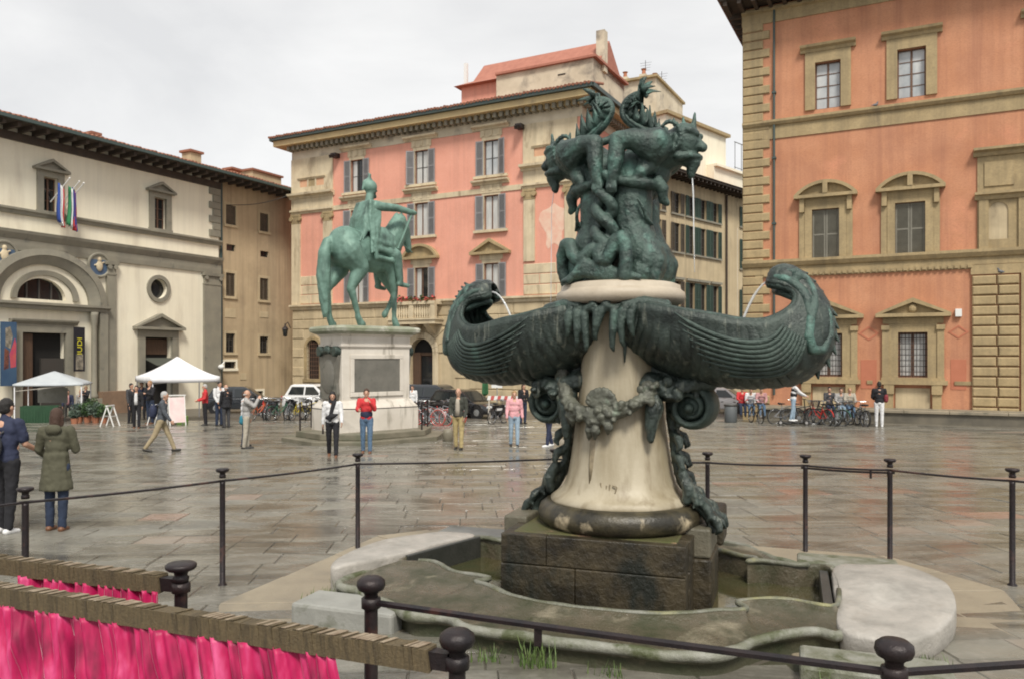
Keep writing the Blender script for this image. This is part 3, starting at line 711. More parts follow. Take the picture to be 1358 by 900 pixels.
q = MB(); q.tube([(0,0,0),(0,0,.1)], .01); 
for k, (px, py) in enumerate(((448, 208), (692, 170))):
    x, z = C_.p(px, py); b = MB(); b.box(x-.2, x+.2, -.5, -.02, z-.12, z+.14).bar((x, -.4, z), (x, -.75, z-.15), .22, .2); b.build('floodlight', MATS['iron'], R1)
# wall lantern at the left corner
lx, lz = C_.p(386, 441); lo = C_.O+C_.d*(-.15)-C_.n*.55
lt = empty('wall_lantern', (lo.x, lo.y, C_.O.z+lz), 0, 'black iron wall lantern at the left corner of the pink palazzo', 'lamp')
MB().lathe([(.05,-.3),(.14,-.25),(.2,.2),(.06,.42),(.02,.5)], 6).build('lantern_glass', MATS['glass_dark'], lt)
MB().lathe([(.24,.2),(.2,.28),(.06,.45),(.03,.6)], 6).tube([(0,0,.5),(.1,.3,.7),(.2,.6,.3)], .03, 5).build('bracket', MATS['iron'], lt)
print('stones', nb)
# ---------------------------------------------------------------- white hospital front on the left
dL = Vector((.468, .884, 0)); OL = Vector((-15.7, 56, 0))-dL*19.6
L_ = Facade((OL.x/OL.y*FPX+CX), OL.y, (.468, .884), 'white_building', 'cream-plastered building with grey arched portal and pedimented windows on the left')
R2 = L_.root; sl = L_.s_; sr = MATS['pietra_serena']; P = L_.p
X1 = sl(290)
zE = P(150, 208)[1]
zE = (P(20, 180)[1]+P(280, 247)[1])/2-.05
def lr(x0, x1, y0, y1): return L_.r(x0, x1, y0, y1)
uw = [lr(57, 76, 236, 281), lr(204, 220, 263, 304)]
uw.append((uw[0][0]-8.6, uw[0][1]-8.6, uw[0][2], uw[0][3]))
zsp = P(62, 402)[1]; ac = sl(60); ro = sl(137)-ac
zlo = P(53, 397)[1]; zlt = P(53, 369)[1]; lrx = sl(85)-sl(53); lc = sl(53)+.1
dr1 = lr(28, 86, 441, 540); dr2 = lr(191, 227, 447, 536)
oc = P(210, 383); orx = .5
w = MB()
w.wall(rect(-14, X1, -1.5, zE+.5), [rect(*k) for k in uw]+[ellipse(oc[0], oc[1], .58, .58, n=20), rect(dr1[0], dr1[1], -1, dr1[3]), rect(dr2[0], dr2[1], -1, dr2[3]),
   [(lc+lrx*cos(pi*i/16), zlo+(zlt-zlo)*sin(pi*i/16)) for i in range(17)]], 0, .4)
w.build('wall', MATS['plaster_cream'], R2)
for i, (a, b, c, d) in enumerate(uw):
    o = sash(R2, a, b, c, d, .22, MATS['frame_brown'], MATS['glass_dark'], 2, 3)
    q = MB(); surround(q, a, b, c, d, .34, .1, 0, True, .3); q.build('stone_frame', sr, o)
    q = MB(); ped(q, (a+b)/2, b-a+1.1, d+.303, .52, 't', .12, .3); q.build('pediment', sr, o)
def band(z, prof, name='string_course', x0=-14, x1=None):
    q = MB(); molding(q, x0, x1 or X1+.12, z, prof); q.build(name, sr, R2)
zb1 = (P(5, 276)[1]+P(270, 321)[1])/2; band(zb1-.14, [(.12, 0), (.16, .12), (.24, .2), (.24, .3)])
ze_t = (P(5, 302)[1]+P(270, 341)[1])/2; ze_b = (P(5, 322)[1]+P(270, 357)[1])/2
band(ze_b-.25, [(.1, 0), (.12, .25), (.12, .55), (.16, .6), (.3, ze_t-ze_b+.1), (.34, ze_t-ze_b+.25)], 'entablature')
def pil(px0, px1, z0, z1, name='pilaster', p=.16):
    a, b = sl(px0), sl(px1); o = MB().box(a, b, -p, .03, z0, z1-.75).build(name, sr, R2)
    q = MB(); molding(q, a-.1, b+.1, z1-.2, [(p+.12, 0), (p+.14, .19)], 0); q.box(a-.02, b+.02, -p-.03, .03, z1-.75, z1-.68).box(a+.03, b-.03, -p-.02, .03, z1-.679, z1-.201)
    for e in (a+.1, b-.1): q.tube([(e, -p+.02, z1-.32), (e, -p-.12, z1-.32)], .13, 8)
    q.build('capital', sr, o); MB().box(a-.1, b+.1, -p-.08, .03, z0-1.5, z0-.002).build('plinth', sr, o)
    return o
zg = L_.g(sl(200))
pil(140, 152, zg+.9, ze_b-.26); pil(269, 291, zg+.6, ze_b-.26)
# toothed corner stones above
a, b = sl(281), sl(291); z = ze_t+.45; k = 0
while z < zE-.3:
    ww = (b-a)+(.0 if k % 2 else .28)
    if not (zb1-.5 < z < zb1+.2): inst('stone', block(ww, .15, .42, .02, sr), R2, (b-ww+.04, -.1, z))
    z += .44; k += 1
# arched portal
q = MB(); q2 = MB()
def arcring(r0, r1, n=28, p0=.3, p1=.3, y1=.03, cz=zsp, rz=1.):
    m = MB()
    for i in range(n):
        t0, t1 = pi*i/n, pi*(i+1)/n
        A = [(ac+r*cos(t), -pp, cz+rz*r*sin(t)) for r, t, pp in ((r0, t0, p0), (r1, t0, p1), (r1, t1, p1), (r0, t1, p0))]
        B = [(x, y1, z) for x, y, z in A]
        o = len(m.v); m.v += A+B; m.f += [(o, o+1, o+2, o+3), (o, o+3, o+7, o+4), (o+1, o+5, o+6, o+2)]
    return m
rz_ = (P(62, 333)[1]-zsp)/ro
rzz = max(.85, min(1.05, rz_))
arcring(ro*.88, ro, p0=.42, p1=.36, rz=rzz).build('arch', sr, R2)
arcring(ro*.72, ro*.878, p0=.15, p1=.38, rz=rzz).build('arch', sr, R2)
arcring(lrx+.02+abs(lc-ac), lrx*1.38, p0=.1, p1=.14, cz=zlo, rz=(zlt-zlo)/lrx).build('lunette_arch', sr, R2)
o = MB(); o.prism([(lc+lrx*1.02*cos(pi*i/16), .28, zlo+(zlt-zlo)*1.02*sin(pi*i/16)) for i in range(17)], (0, .04, 0)); lun = o.build('lunette_window', MATS['glass_dark'], R2)
q = MB()
for i in range(1, 4): x = lc-lrx+2*lrx*i/4; q.box(x-.04, x+.04, .22, .277, zlo, zlo+(zlt-zlo)*sqrt(max(0, 1-((x-lc)/lrx)**2)))
q.build('bar', MATS['frame_dark'], lun)
q = MB(); molding(q, ac-ro-.1, sl(141), zsp-.35, [(.32, 0), (.34, .14), (.46, .22), (.46, .34)]); q.build('impost', sr, R2)
for (p0, p1) in ((117, 124), (128.5, 139)):
    a, b = sl(p0), sl(p1); c = (a+b)/2; r = (b-a)/2
    if p0 < 120:
        q = MB(); q.lathe([(r*1.3, zg+.9), (r*1.3, zg+1.05), (r, zg+1.2), (r*.95, zsp-1.1), (r*1.05, zsp-1.05), (r*1.35, zsp-.55), (r*1.4, zsp-.36)], 14, (c, -.28, 0)); q.build('column', sr, R2, True)
    else: MB().box(a, b, -.3, .03, zg+.9, zsp-.353).build('pilaster', sr, R2)
a = sl(112); q = MB(); q.box(a, sl(141), -.62, .03, zg-.6, zg+.897); q.build('plinth', sr, R2)
q = MB(); q.box(sl(126), sl(162), -.7, .03, zg-.6, zg+1.25); q.build('plinth', M('red_stone', (.24, .155, .10), (.18, .12, .08), scale=2, rough=.8), R2)
# main doorway
a, b, c, d = dr1
q = MB(); surround(q, a, b, -1, d, .42, .14, 0, False, .42); molding(q, a-.6, b+.6, d+.425, [(.16, 0), (.3, .14), (.32, .22)]); q.build('door_frame', sr, R2)
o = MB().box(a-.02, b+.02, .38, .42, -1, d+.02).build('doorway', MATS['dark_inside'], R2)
q = MB(); q.box(a+.02, a+(b-a)*.28, .1, .2, -1, d-.05); q.build('door_leaf', MATS['door_wood'], o)
q = MB(); q.box(b-.08-(b-a)*.5, b-.02, .05, .2, -1, d-1.3); q.build('door_leaf', MATS['frame_dark'], o)
# side doorway with pediment
a, b, c, d = dr2
q = MB(); surround(q, a, b, -1, d, .42, .14, 0, False, .42); q.build('door_frame', sr, R2)
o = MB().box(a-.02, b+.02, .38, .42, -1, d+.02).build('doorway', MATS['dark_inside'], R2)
q = MB(); q.box(a+.05, b-.05, .3, .36, d-1.0, d-.1); q.build('transom', MATS['door_wood'], o)
q = MB(); q.add([(a, .02, d-1.2), (b+.1, .02, d-1.2), (b+.25, -1.2, d-1.75), (a+.1, -1.0, d-1.6), (a, .02, d-1.25), (b+.1, .02, d-1.25), (b+.25, -1.2, d-1.8), (a+.1, -1.0, d-1.65)], [(0,3,2,1),(4,5,6,7),(2,3,7,6),(1,2,6,5),(0,4,7,3)]); q.build('awning', M('awning_cloth', (.07, .075, .06), rough=.8), o)
q = MB(); ped(q, (a+b)/2, b-a+1.5, d+.424, .8, 't', .15, .4); q.build('pediment', sr, R2)
# oculus
q = MB()
for i in range(24):
    t0, t1 = 2*pi*i/24, 2*pi*(i+1)/24
    A = [(oc[0]+r*cos(t), -.1, oc[1]+r*sin(t)) for r, t in ((.58, t0), (.8, t0), (.8, t1), (.58, t1))]; B = [(x, .02, z) for x, y, z in A]
    k = len(q.v); q.v += A+B; q.f += [(k, k+1, k+2, k+3), (k, k+3, k+7, k+4), (k+1, k+5, k+6, k+2)]
oo = q.build('oculus', sr, R2)
MB().prism([(x, .3, z) for x, z in ellipse(oc[0], oc[1], .6, .6, n=20)], (0, .03, 0)).build('pane', MATS['glass_dark'], oo)
# glazed blue roundels with a pale swaddled child
for (px, py) in ((130, 352), (4, 337)):
    c, z = P(px, py); rr = .62; o = MB().prism([(x, -.1, zz_) for x, zz_ in ellipse(c, z, rr, rr, n=22)], (0, .12, 0)).build('roundel', M('glaze_blue', (.06, .10, .17), (.08, .13, .20), scale=3, rough=.3), R2)
    q = MB().tube([(c+rr*cos(2*pi*i/22), -.1, z+rr*sin(2*pi*i/22)) for i in range(22)], .08, 6, close=True); q.build('rim', sr, o)
    q = MB().ball((c, -.13, z+.3), (.12, .1, .14)).ball((c, -.13, z-.05), (.2, .1, .3)).cap((c, -.12, z+.05), (c+.27, -.12, z+.18), .06, .05).cap((c, -.12, z+.05), (c-.27, -.12, z-.02), .06, .05); q.build('relief', MATS['stone_cream'], o, remesh=.03)
# eaves, roof, chimneys: they run on over the tan wing
X2 = sl(387)
q = MB(); q.box(-14, X1+.1, -.14, .02, zE-.12, zE+.28); x = -14
while x < X2: q.box(x, x+.16, -1.25, 0, zE+.3, zE+.52); x += .7
q.box(-14, X2+.1, -1.35, .6, zE+.525, zE+.63); q.build('eaves', MATS['eave_wood'], R2)
q = MB(); q.bar((-14, -1.45, zE+.62), (X2+.2, -1.45, zE+.62), .16, .16); q.build('gutter', MATS['gutter'], R2)
q = MB(); q.add([(-14, -1.4, zE+.66), (X2+.2, -1.4, zE+.66), (X2+.2, 6, zE+2.6), (-14, 6, zE+2.6)], [(0,1,2,3)]); q.build('roof', MATS['roof_tile'], R2)
q = MB(); x = -12
while x < X2+.2: q.tube([(x, -1.5, zE+.7+random.uniform(-.02, .03)), (x, .8, zE+1.28)], .09, 6); x += .25
o = q.build('roof_tiles', MATS['roof_tile'], R2); o['kind'] = 'stuff'
for (p0, p1, t, b_, off, mt) in ((253, 267, 203, 226, 1.5, 'plaster_ochre'), (308, 319, 226, 240, 2, 'terracotta'), (335, 373, 231, 262, 3, 'plaster_ochre'), (122, 131, 179, 187, 1., 'eave_wood')):
    a, b = L_.s_(p0, off), L_.s_(p1, off); zt = P((p0+p1)/2, t, off)[1]; zb_ = P((p0+p1)/2, b_, off)[1]
    o = MB().box(a, b, off, off+min(b-a, 1.2), zb_-1.2, zt).build('chimney', MATS[mt], R2)
    MB().box(a-.12, b+.12, off-.12, off+min(b-a, 1.2)+.12, zt+.002, zt+.14).build('chimney_cap', MATS['roof_tile'], o)
# ---------------------------------------------------------------- tan wing between the two
pw = L_.O+dL*X1
Tn = empty('tan_wing', (pw.x, pw.y, gz(pw.y)), atan2(dL.y, dL.x), 'plain tan wing with small dark windows between the cream building and pink palazzo', 'building')
off = .25; OT = pw
class _T(Facade):
    def __init__(s): s.d = dL; s.n = Vector((-dL.y, dL.x, 0)); s.O = Vector((pw.x, pw.y, gz(pw.y))); s.root = Tn
T_ = _T(); TW = T_; tE = zE+L_.O.z-T_.O.z
tw = [T_.r(303, 316, 272, 298), T_.r(348, 359, 283, 307), T_.r(303, 315, 362, 393), T_.r(348, 359, 369, 398), T_.r(303, 315, 442, 467), T_.r(348, 359, 446, 468),
      T_.r(304, 316, 324, 333), T_.r(349, 360, 333, 341), T_.r(301, 316, 479, 488), T_.r(344, 352, 518, 532)]
XT = T_.s_(388)
w = MB(); w.wall(rect(.05, XT+1, -1.6, tE+.5), [rect(*k) for k in tw], off, .3); w.build('wall', MATS['plaster_tan'], Tn)
for i, (a, b, c, d) in enumerate(tw):
    if i < 6:
        o = sash(Tn, a, b, c, d, off+.12, MATS['frame_brown'] if i < 4 else MATS['frame_dark'], MATS['glass_dark'], 2, 3)
        q = MB(); surround(q, a, b, c, d, .16, .03, off, True, .18); q.build('stone_frame', MATS['stone_gold'] if i > 1 else MATS['plaster_ochre'], o)
        if i < 4:
            for k in (0, 1): shutter('shutter', o, a+(b-a)*k/2+.01, a+(b-a)*(k+1)/2-.01, c+.02, d-.02, off+.04, MATS['shutter_brown'], slat=.14)
    else:
        o = sash(Tn, a, b, c, d, off+.14, MATS['frame_dark'], MATS['glass_dark'], 1, 1)
        if i >= 8: q = MB(); surround(q, a, b, c, d, .14, .04, off, True, .14); q.build('stone_frame', MATS['plaster_cream'], o)
for (x0, x1, y0, y1) in ((302, 316, 409, 421), (348, 359, 413, 421), (322, 330, 494, 503)):
    a, b, c, d = T_.r(x0, x1, y0, y1); MB().box(a, b, off-.03, off+.02, c, d).build('panel', MATS['stone_gold'], Tn)
q = MB(); x = T_.s_(296); q.tube([(x, off-.1, tE+.4), (x, off-.1, .3)], .07, 8).tube([(T_.s_(294), off-.12, T_.p(295, 330)[1]), (T_.s_(294), off-.12, T_.p(295, 500)[1])], .04, 6)
q.build('downpipe', MATS['gutter'], Tn)
sx, sz = T_.p(289, 486); sp = T_.O+dL*sx-T_.n*.3
cm = MB().ball((0, 0, 0), (.2, .2, .16)).cap((0, 0, .1), (.1, .25, .3), .04).build('security_camera', MATS['white_paint']); cm.location = (sp.x, sp.y, T_.O.z+sz)
tag(cm, 'small white dome camera fixed by the drainpipe of the tan wing', 'camera')
# ---------------------------------------------------------------- flags over the sill
def flag(px, py, cols, label, seed, nm='flag', Wd=.40):
    t, z = P(px, py, -.5); o = L_.O+dL*t-L_.n*.25
    e = empty(nm, (o.x, o.y, L_.O.z+z), atan2(dL.y, dL.x), label, 'flag', 'flags hung under the pedimented window')
    tip = Vector((.25, -1.0, .95))
    MB().tube([(0, .2, -.2), tip], .03, 6).ball(tip, .05).build('flagpole', MATS['white_paint'], e)
    r = random.Random(seed); n = 15; m = 12; Hh = 2.0; ph = r.uniform(0, 6)
    grid = [[Vector((tip.x-.3+Wd*i/n+.05*sin(j*.5+ph)*j/m, tip.y+.45+.15*sin(i*1.5+ph+j*.12)*(0.4+.6*j/m), tip.z-.22-Hh*j/m-.3*i/n)) for i in range(n+1)] for j in range(m+1)]
    for ci, c in enumerate(cols):
        a = n*ci//len(cols); b = n*(ci+1)//len(cols); q = MB()
        for j in range(m+1): q.v += [tuple(grid[j][i]) for i in range(a, b+1)]
        k = b-a+1
        for j in range(m):
            for i in range(k-1): q.f.append((j*k+i, j*k+i+1, (j+1)*k+i+1, (j+1)*k+i))
        ob = q.build('cloth', c, e, True); s_ = ob.modifiers.new('solid', 'SOLIDIFY'); s_.thickness = .01
    return e
fw, fr_, fg, fb_ = M('flag_white', (.7, .7, .7), rough=.8), M('flag_red', (.55, .05, .05), rough=.8), M('flag_green', (.03, .20, .08), rough=.8), M('flag_blue', (.03, .07, .30), rough=.8)
flag(74, 262, [fb_, fw, fw, fr_], 'white flag with red and blue edges left of the tricolour under the window', 1, Wd=.26)
flag(87, 266, [fg, fw, fr_], 'green white and red tricolour flag under the left upper window', 2)
flag(93, 268, [fb_, fb_], 'plain blue flag hanging just right of the tricolour', 3, Wd=.14)
# ---------------------------------------------------------------- banners by the portal
def text_mesh(txt, size, mat, parent, M4, ext=.004):
    c = bpy.data.curves.new('lettering', 'FONT'); c.body = txt; c.size = size; c.extrude = ext; c.align_x = 'CENTER'; c.align_y = 'CENTER'
    o = bpy.data.objects.new('tmp', c); COL.objects.link(o); dg = bpy.context.evaluated_depsgraph_get()
    me = bpy.data.meshes.new_from_object(o.evaluated_get(dg)); bpy.data.objects.remove(o)
    me.materials.clear(); me.materials.append(mat)
    t = bpy.data.objects.new('lettering', me); COL.objects.link(t); t.parent = parent; t.matrix_local = M4
    return t
FLAT = Matrix(((1,0,0,0),(0,0,-1,0),(0,1,0,0),(0,0,0,1)))
def Llocal(o): o.parent = None; o.matrix_world = Matrix.Translation(L_.O) @ Matrix.Rotation(atan2(dL.y, dL.x), 4, 'Z'); return o
a, b, c, d = lr(91.5, 106, 434, 492)
bn = Llocal(MB().box(a, b, -.42, -.38, c, d).build('banner', M('banner_black', (.012, .012, .018), rough=.6), R2)); tag(bn, 'narrow black banner with yellow lettering right of the main doorway', 'banner')
YL = M('letter_yellow', (.62, .55, .03), rough=.6)
text_mesh('MUDI', (b-a)*.62, YL, bn, Matrix.Translation(((a+b)/2+.02, -.425, c+(d-c)*.52)) @ FLAT @ Matrix.Rotation(pi/2, 4, 'Z') @ Matrix.Diagonal((1.25, 1.0, 1, 1)))
q = MB().box(a+.1, b-.1, -.43, -.421, c+.1, c+.9).build('print', M('print_grey', (.32, .28, .22), (.10, .09, .07), scale=5, rough=.6), bn)
a, b, c, d = lr(-6, 15.5, 427, 511)
bn = Llocal(MB().box(a, b, -.42, -.38, c, d).build('banner', M('banner_blue', (.03, .07, .14), (.05, .10, .17), scale=.8, rough=.6), R2)); tag(bn, 'dark blue exhibition banner with magenta figure at the left edge', 'banner')
q = MB().prism([(a+(b-a)*x, -.425, c+(d-c)*z) for x, z in ((.62,.28),(.95,.30),(.97,.66),(.88,.75),(.72,.62),(.55,.5))], (0, .004, 0)); q.build('print', M('magenta', (.42, .04, .12), (.5, .10, .08), scale=2, rough=.6), bn)
q = MB().prism([(a+(b-a)*x, -.424, c+(d-c)*z) for x, z in ((.3,.62),(.62,.58),(.75,.78),(.6,.93),(.3,.9))], (0, .003, 0)); q.build('print', MATS['print_grey'], bn)
q = MB().prism([(a+(b-a)*x, -.423, c+(d-c)*z) for x, z in ((.2,.25),(.5,.28),(.52,.55),(.25,.6))], (0, .002, 0)); q.build('print', M('print_dark', (.05, .02, .03), (.3, .1, .04), scale=3, rough=.6), bn)

# ---------------------------------------------------------------- the street behind: ochre house with green shutters
D_ = Facade(860, 57.0, (.97, 1), 'ochre_house', 'tan house with dark green shutters and deep brown eaves along the side street')
R3 = D_.root; XD = D_.s_(978); zD = D_.p(930, 250)[1]
dw = []
def dcol(px0, px1, rows):
    for (y0, y1) in rows: dw.append(D_.r(px0, px1, y0, y1))
z1t, z1b = D_.p(938, 267)[1], D_.p(938, 293)[1]; z2t, z2b = D_.p(938, 305)[1], D_.p(938, 341)[1]; z3t, z3b = D_.p(938, 378)[1], D_.p(938, 420)[1]
cx_ = [873, 898, 917, 932.5, 948.5]
wall_h = []
for c in cx_:
    t = D_.s_(c)
    for (b, a) in ((z1t, z1b), (z2t, z2b), (z3t, z3b)): dw.append((t-.42, t+.42, a, b))
w = MB(); w.wall(rect(-8, XD, -2, zD+.4), [rect(*k) for k in dw], 0, .25); w.box(-8, -7.98, .01, 8, -2, zD+.4); w.build('wall', MATS['plaster_ochre'], R3)
rr = random.Random(4)
for i, (a, b, c, d) in enumerate(dw):
    o = sash(R3, a, b, c, d, .14, MATS['frame_dark'], MATS['glass_dark'], 2, 3)
    mt = MATS['shutter_brown'] if i < 6 else MATS['shutter_green']
    shutter('shutter', o, a-.48, a-.02, c, d, -.07, mt, -1, radians(4), .16); shutter('shutter', o, b+.02, b+.48, c, d, -.07, mt, 1, radians(4), .16)
    q = MB(); q.box(a-.5, b+.5, -.14, .02, c-.14, c-.01)
    if i % 3 == 2: q.box(a-.4, b+.4, -.2, .02, d+.12, d+.3)
    q.build('sill', MATS['pietra_serena'], o)
q = MB(); q.box(-8, XD+.4, -1.3, 8, zD+.25, zD+.42); x = -7.8
while x < XD+.3: q.box(x, x+.16, -1.2, 0, zD+.05, zD+.248); x += .6
q.build('eaves', MATS['eave_wood'], R3)
q = MB(); q.add([(-8.2,-1.4,zD+.43),(XD+.5,-1.4,zD+.43),(XD+.5,5,zD+2.1),(-8.2,5,zD+2.1)], [(0,1,2,3)]); q.build('roof', MATS['roof_tile'], R3)
q = MB(); q.tube([(D_.s_(962), -.12, zD), (D_.s_(962), -.12, -1)], .09, 8); q.build('downpipe', MATS['eave_wood'], R3)
pE = D_.O+D_.d*(XD+.02)
E_ = Facade(CX+FPX*pE.x/pE.y, pE.y, (.97, 1), 'far_street_house', 'tan house end with rail-edged roof terrace beside the brick-red palace corner')
R4 = E_.root; zEe = E_.p(978, 262)[1]; ew = []
for c in (968.5, 980):
    t = E_.s_(c) if c > 970 else E_.s_(981)-1.9
    t = 1.1 if c < 970 else 3.3
    for (y0, y1) in ((274, 300), (317, 356)):
        zt, zb_ = E_.p(980, y0)[1], E_.p(980, y1)[1]; ew.append((t-.36, t+.36, zb_, zt))
    zt, zb_ = E_.p(980, 384)[1], E_.p(980, 424)[1]; ew.append((t-.4, t+.4, zb_, zt))
hl2 = [rect(*k) if i % 3 < 2 else arch_loop(k[0], k[1], k[2], k[3], 10) for i, k in enumerate(ew)]
w = MB(); w.wall(rect(0, 16, -2, zEe), hl2, 0, .25); w.build('wall', MATS['plaster_ochre'], R4)
for i, (a, b, c, d) in enumerate(ew):
    o = sash(R4, a, b, c, d+(.38 if i % 3 == 2 else 0), .16, MATS['frame_dark'], MATS['glass_dark'], 2, 3)
    mt = MATS['shutter_green']
    shutter('shutter', o, a-.44, a-.02, c, d, -.07, mt, -1, radians(4), .16); shutter('shutter', o, b+.02, b+.44, c, d, -.07, mt, 1, radians(4), .16)
    q = MB(); q.box(a-.5, b+.5, -.12, .02, c-.14, c-.01); q.build('sill', MATS['pietra_serena'], o)
q = MB(); q.box(-.6, 16, -1.0, 1, zEe, zEe+.3); q.build('eaves', MATS['eave_wood'], R4)
zr = E_.p(972, 222)[1]; zt = E_.p(972, 184)[1]
q = MB(); q.box(-3, 16, .5, 9, zEe+.31, zr-.2).box(-3, 16, .2, 9, zr-.198, zr); q.build('terrace_wall', MATS['plaster_cream'], R4)
q = MB(); q.box(-9, .2, 1.2, 9, zEe-1, zt+.5); q.build('attic', MATS['plaster_cream'], R4)
q = MB(); q.box(-9.2, .5, .9, 9, zt+.502, zt+.75); q.build('attic_roof', MATS['pietra'], R4)
q = MB(); q.bar((.2, .4, zt), (16, .4, zt), .05, .05).bar((.2, .4, zr+.25), (16, .4, zr+.25), .04, .04)
for k in range(0, 14): q.bar((.3+k*1.1, .4, zr), (.3+k*1.1, .4, zt), .035, .035)
q.build('terrace_rail', MATS['frame_dark'], R4)
# cream house rising behind the pink palazzo's roof
H_ = Facade(812, 68, (1, -.53), 'cream_house', 'weathered cream house with chimneys rising behind the pink palazzo roof')
R5 = H_.root; a, b = 0, H_.s_(870); zt = H_.p(840, 108)[1]
q = MB(); q.box(a, b, 0, 8, 6, zt).box(b+.003, b+2.8, .6, 8, 6, H_.p(890, 182)[1]); q.build('wall', MATS['blotchy'], R5)
q = MB(); q.box(a-.3, b+.2, -.3, 8.2, zt+.002, zt+.2); q.build('roof', MATS['pietra'], R5)
for px, t in ((822, 102), (847, 98), (862, 104)):
    x = H_.s_(px); o = MB().box(x-.3, x+.3, 1, 1.7, zt+.2, H_.p(px, t)[1]+.3).build('chimney', MATS['blotchy'], R5); MB().lathe([(.2, 0), (.15, .4), (.25, .5)], 8, (x, 1.35, H_.p(px, t)[1]+.3)).build('chimney_pot', MATS['terracotta'], o)
q = MB()
for px, t in ((846, 70), (868, 85)):
    x = H_.s_(px); z0 = zt+.2; z1 = H_.p(px, t)[1]; q.tube([(x, 2, z0), (x, 2, z1)], .025, 5)
    for k in range(4): q.tube([(x-.5+.05*k, 2, z1-.2-.22*k), (x+.5-.05*k, 2.1, z1-.2-.22*k)], .012, 4)
q.build('antenna', MATS['iron'], R5)
# ================================================================== THE FOUNTAIN
M('bronze', (.022, .035, .030), (.064, .094, .080), scale=5, rough=.28, rough2=.55, metal=.35, bump=.7, bscale=38, c3=(.11, .20, .165), s3=3.2, t3=.60, stretch3=(1.6, 1.6, .5), w3=.22, spec=.6)
M('bronze_dark', (.012, .019, .0165), (.048, .068, .058), scale=4, rough=.28, rough2=.55, metal=.3, bump=.6, bscale=38, c3=(.17, .185, .15), s3=7, t3=.56, stretch3=(2.5, 2.5, .3), w3=.16, spec=.7)
M('bronze_verd', (.018, .034, .029), (.060, .104, .087), scale=6, rough=.28, rough2=.58, metal=.3, bump=.7, bscale=36, c3=(.13, .27, .225), s3=3.4, t3=.55, w3=.2, spec=.7)
M('marble_stained', (.42, .37, .275), (.28, .235, .155), scale=1.6, rough=.5, bump=.15, c3=(.17, .13, .075), s3=1.9, t3=.545, stretch3=(2.6, 2.6, .2), w3=.22, stretch=(2.2, 2.2, .3))
M('marble_pale', (.50, .435, .345), (.40, .34, .26), scale=3, rough=.5, bump=.2, c3=(.05, .05, .04), s3=1.6, t3=.585, w3=.05)
M('torus_stone', (.020, .018, .012), (.07, .058, .033), scale=5, rough=.38, bump=.4, c3=(.48, .40, .27), s3=1.9, t3=.565, w3=.09)
M('wet_block', (.017, .014, .009), (.058, .044, .022), scale=3.5, rough=.36, rough2=.6, bump=.9, bscale=18, c3=(.012, .014, .010), s3=2.2, t3=.52, w3=.12, stretch3=(1, 1, .4))
M('rim_stone', (.105, .088, .060), (.042, .044, .020), scale=3.6, rough=.2, rough2=.55, bump=.8, bscale=22, c3=(.21, .185, .13), s3=2.1, t3=.56, w3=.12)
M('rim_wall', (.055, .052, .030), (.030, .036, .016), scale=3, rough=.6, bump=.6, bscale=18, c3=(.16, .13, .08), s3=2.5, t3=.6)
M('slab_stone', (.40, .375, .34), (.26, .245, .22), scale=3.5, rough=.38, rough2=.6, bump=.5, bscale=26, c3=(.26, .235, .20), s3=2.6, t3=.57, w3=.2)
M('platform_stone', (.29, .245, .175), (.22, .185, .135), scale=1.8, rough=.5, bump=.3, c3=(.19, .165, .125), s3=.9, t3=.57)
M('kerb_grey', (.30, .30, .275), (.23, .23, .21), scale=3, rough=.55, bump=.3, c3=(.15, .155, .12), s3=2, t3=.57)
M('murky_water', (.045, .050, .022), (.075, .058, .028), scale=1.2, rough=.04, spec=.6, bump=.03, bscale=9)
M('jet', (.85, .88, .9), rough=.1, alpha=.5, spec=.8)
FA = atan2(FU.y, FU.x)
# ---- basin
B_ = empty('fountain_basin', FC, FA, 'low lobed stone basin with mossy rim and two rounded pale slabs around the bronze fountain', 'basin')
quad = [((0,-1.29),(0,-1.87)), ((.4,-1.275),(.5,-1.86)), ((.75,-1.15),(.90,-1.82)), ((1.0,-.98),(1.12,-1.66)), ((1.2,-.86),(1.25,-1.42)), ((1.12,-.70),(1.38,-1.24)), ((1.28,-.56),(1.55,-1.08)), ((1.55,-.49),(1.74,-.95)), ((1.9,-.49),(1.93,-.84))]
half = [((-a, b), (-c, d)) for (a, b), (c, d) in quad[:0:-1]]+quad       # from -u slab to +u slab, front
loop = half+[((a, -b if abs(a) < 1.25 or b < -.9 else {1.28: .80, 1.55: .74, 1.9: .74}.get(abs(a), -b)), (c, -d if abs(c) < 1.6 else -d+.1)) for (a, b), (c, d) in half[::-1]]
LM = {(-1.9,-.49):(-2.2,-.32), (-1.55,-.49):(-1.85,-.36), (-1.28,-.56):(-1.5,-.64)}
LO = {(-1.93,-.84):(-2.5,-.95), (-1.74,-.95):(-2.2,-1.22), (-1.55,-1.08):(-1.9,-1.42), (-1.38,-1.24):(-1.62,-1.58), (-1.25,-1.42):(-1.42,-1.72)}
loop = [(LM.get((round(a[0], 2), round(a[1], 2)), a), LO.get((round(b[0], 2), round(b[1], 2)), b)) for a, b in loop]
def crom(P, k):
    n = len(P); out_ = []
    for i in range(n):
        a, b, c, d = [Vector(P[(i+o) % n]) for o in (-1, 0, 1, 2)]
        for s in range(k):
            t = s/k; out_.append(.5*((2*b)+(c-a)*t+(2*a-5*b+4*c-d)*t*t+(3*b-a-3*c+d)*t**3))
    return out_
inn = crom([(a[0], a[1], 0) for a, b in loop], 5); ott = crom([(b[0], b[1], 0) for a, b in loop], 5)
rr = random.Random(12)
prof = [(0, -.1), (0, .262), (.03, .297), (.10, .297), (.14, .264), (.5, .255), (.86, .212), (.90, .228), (1.0, .222), (1.03, .195), (1.0, .15), (.965, .13), (.965, .0), (1.03, -.02), (1.04, -.5)]
m = MB(); n = len(inn)
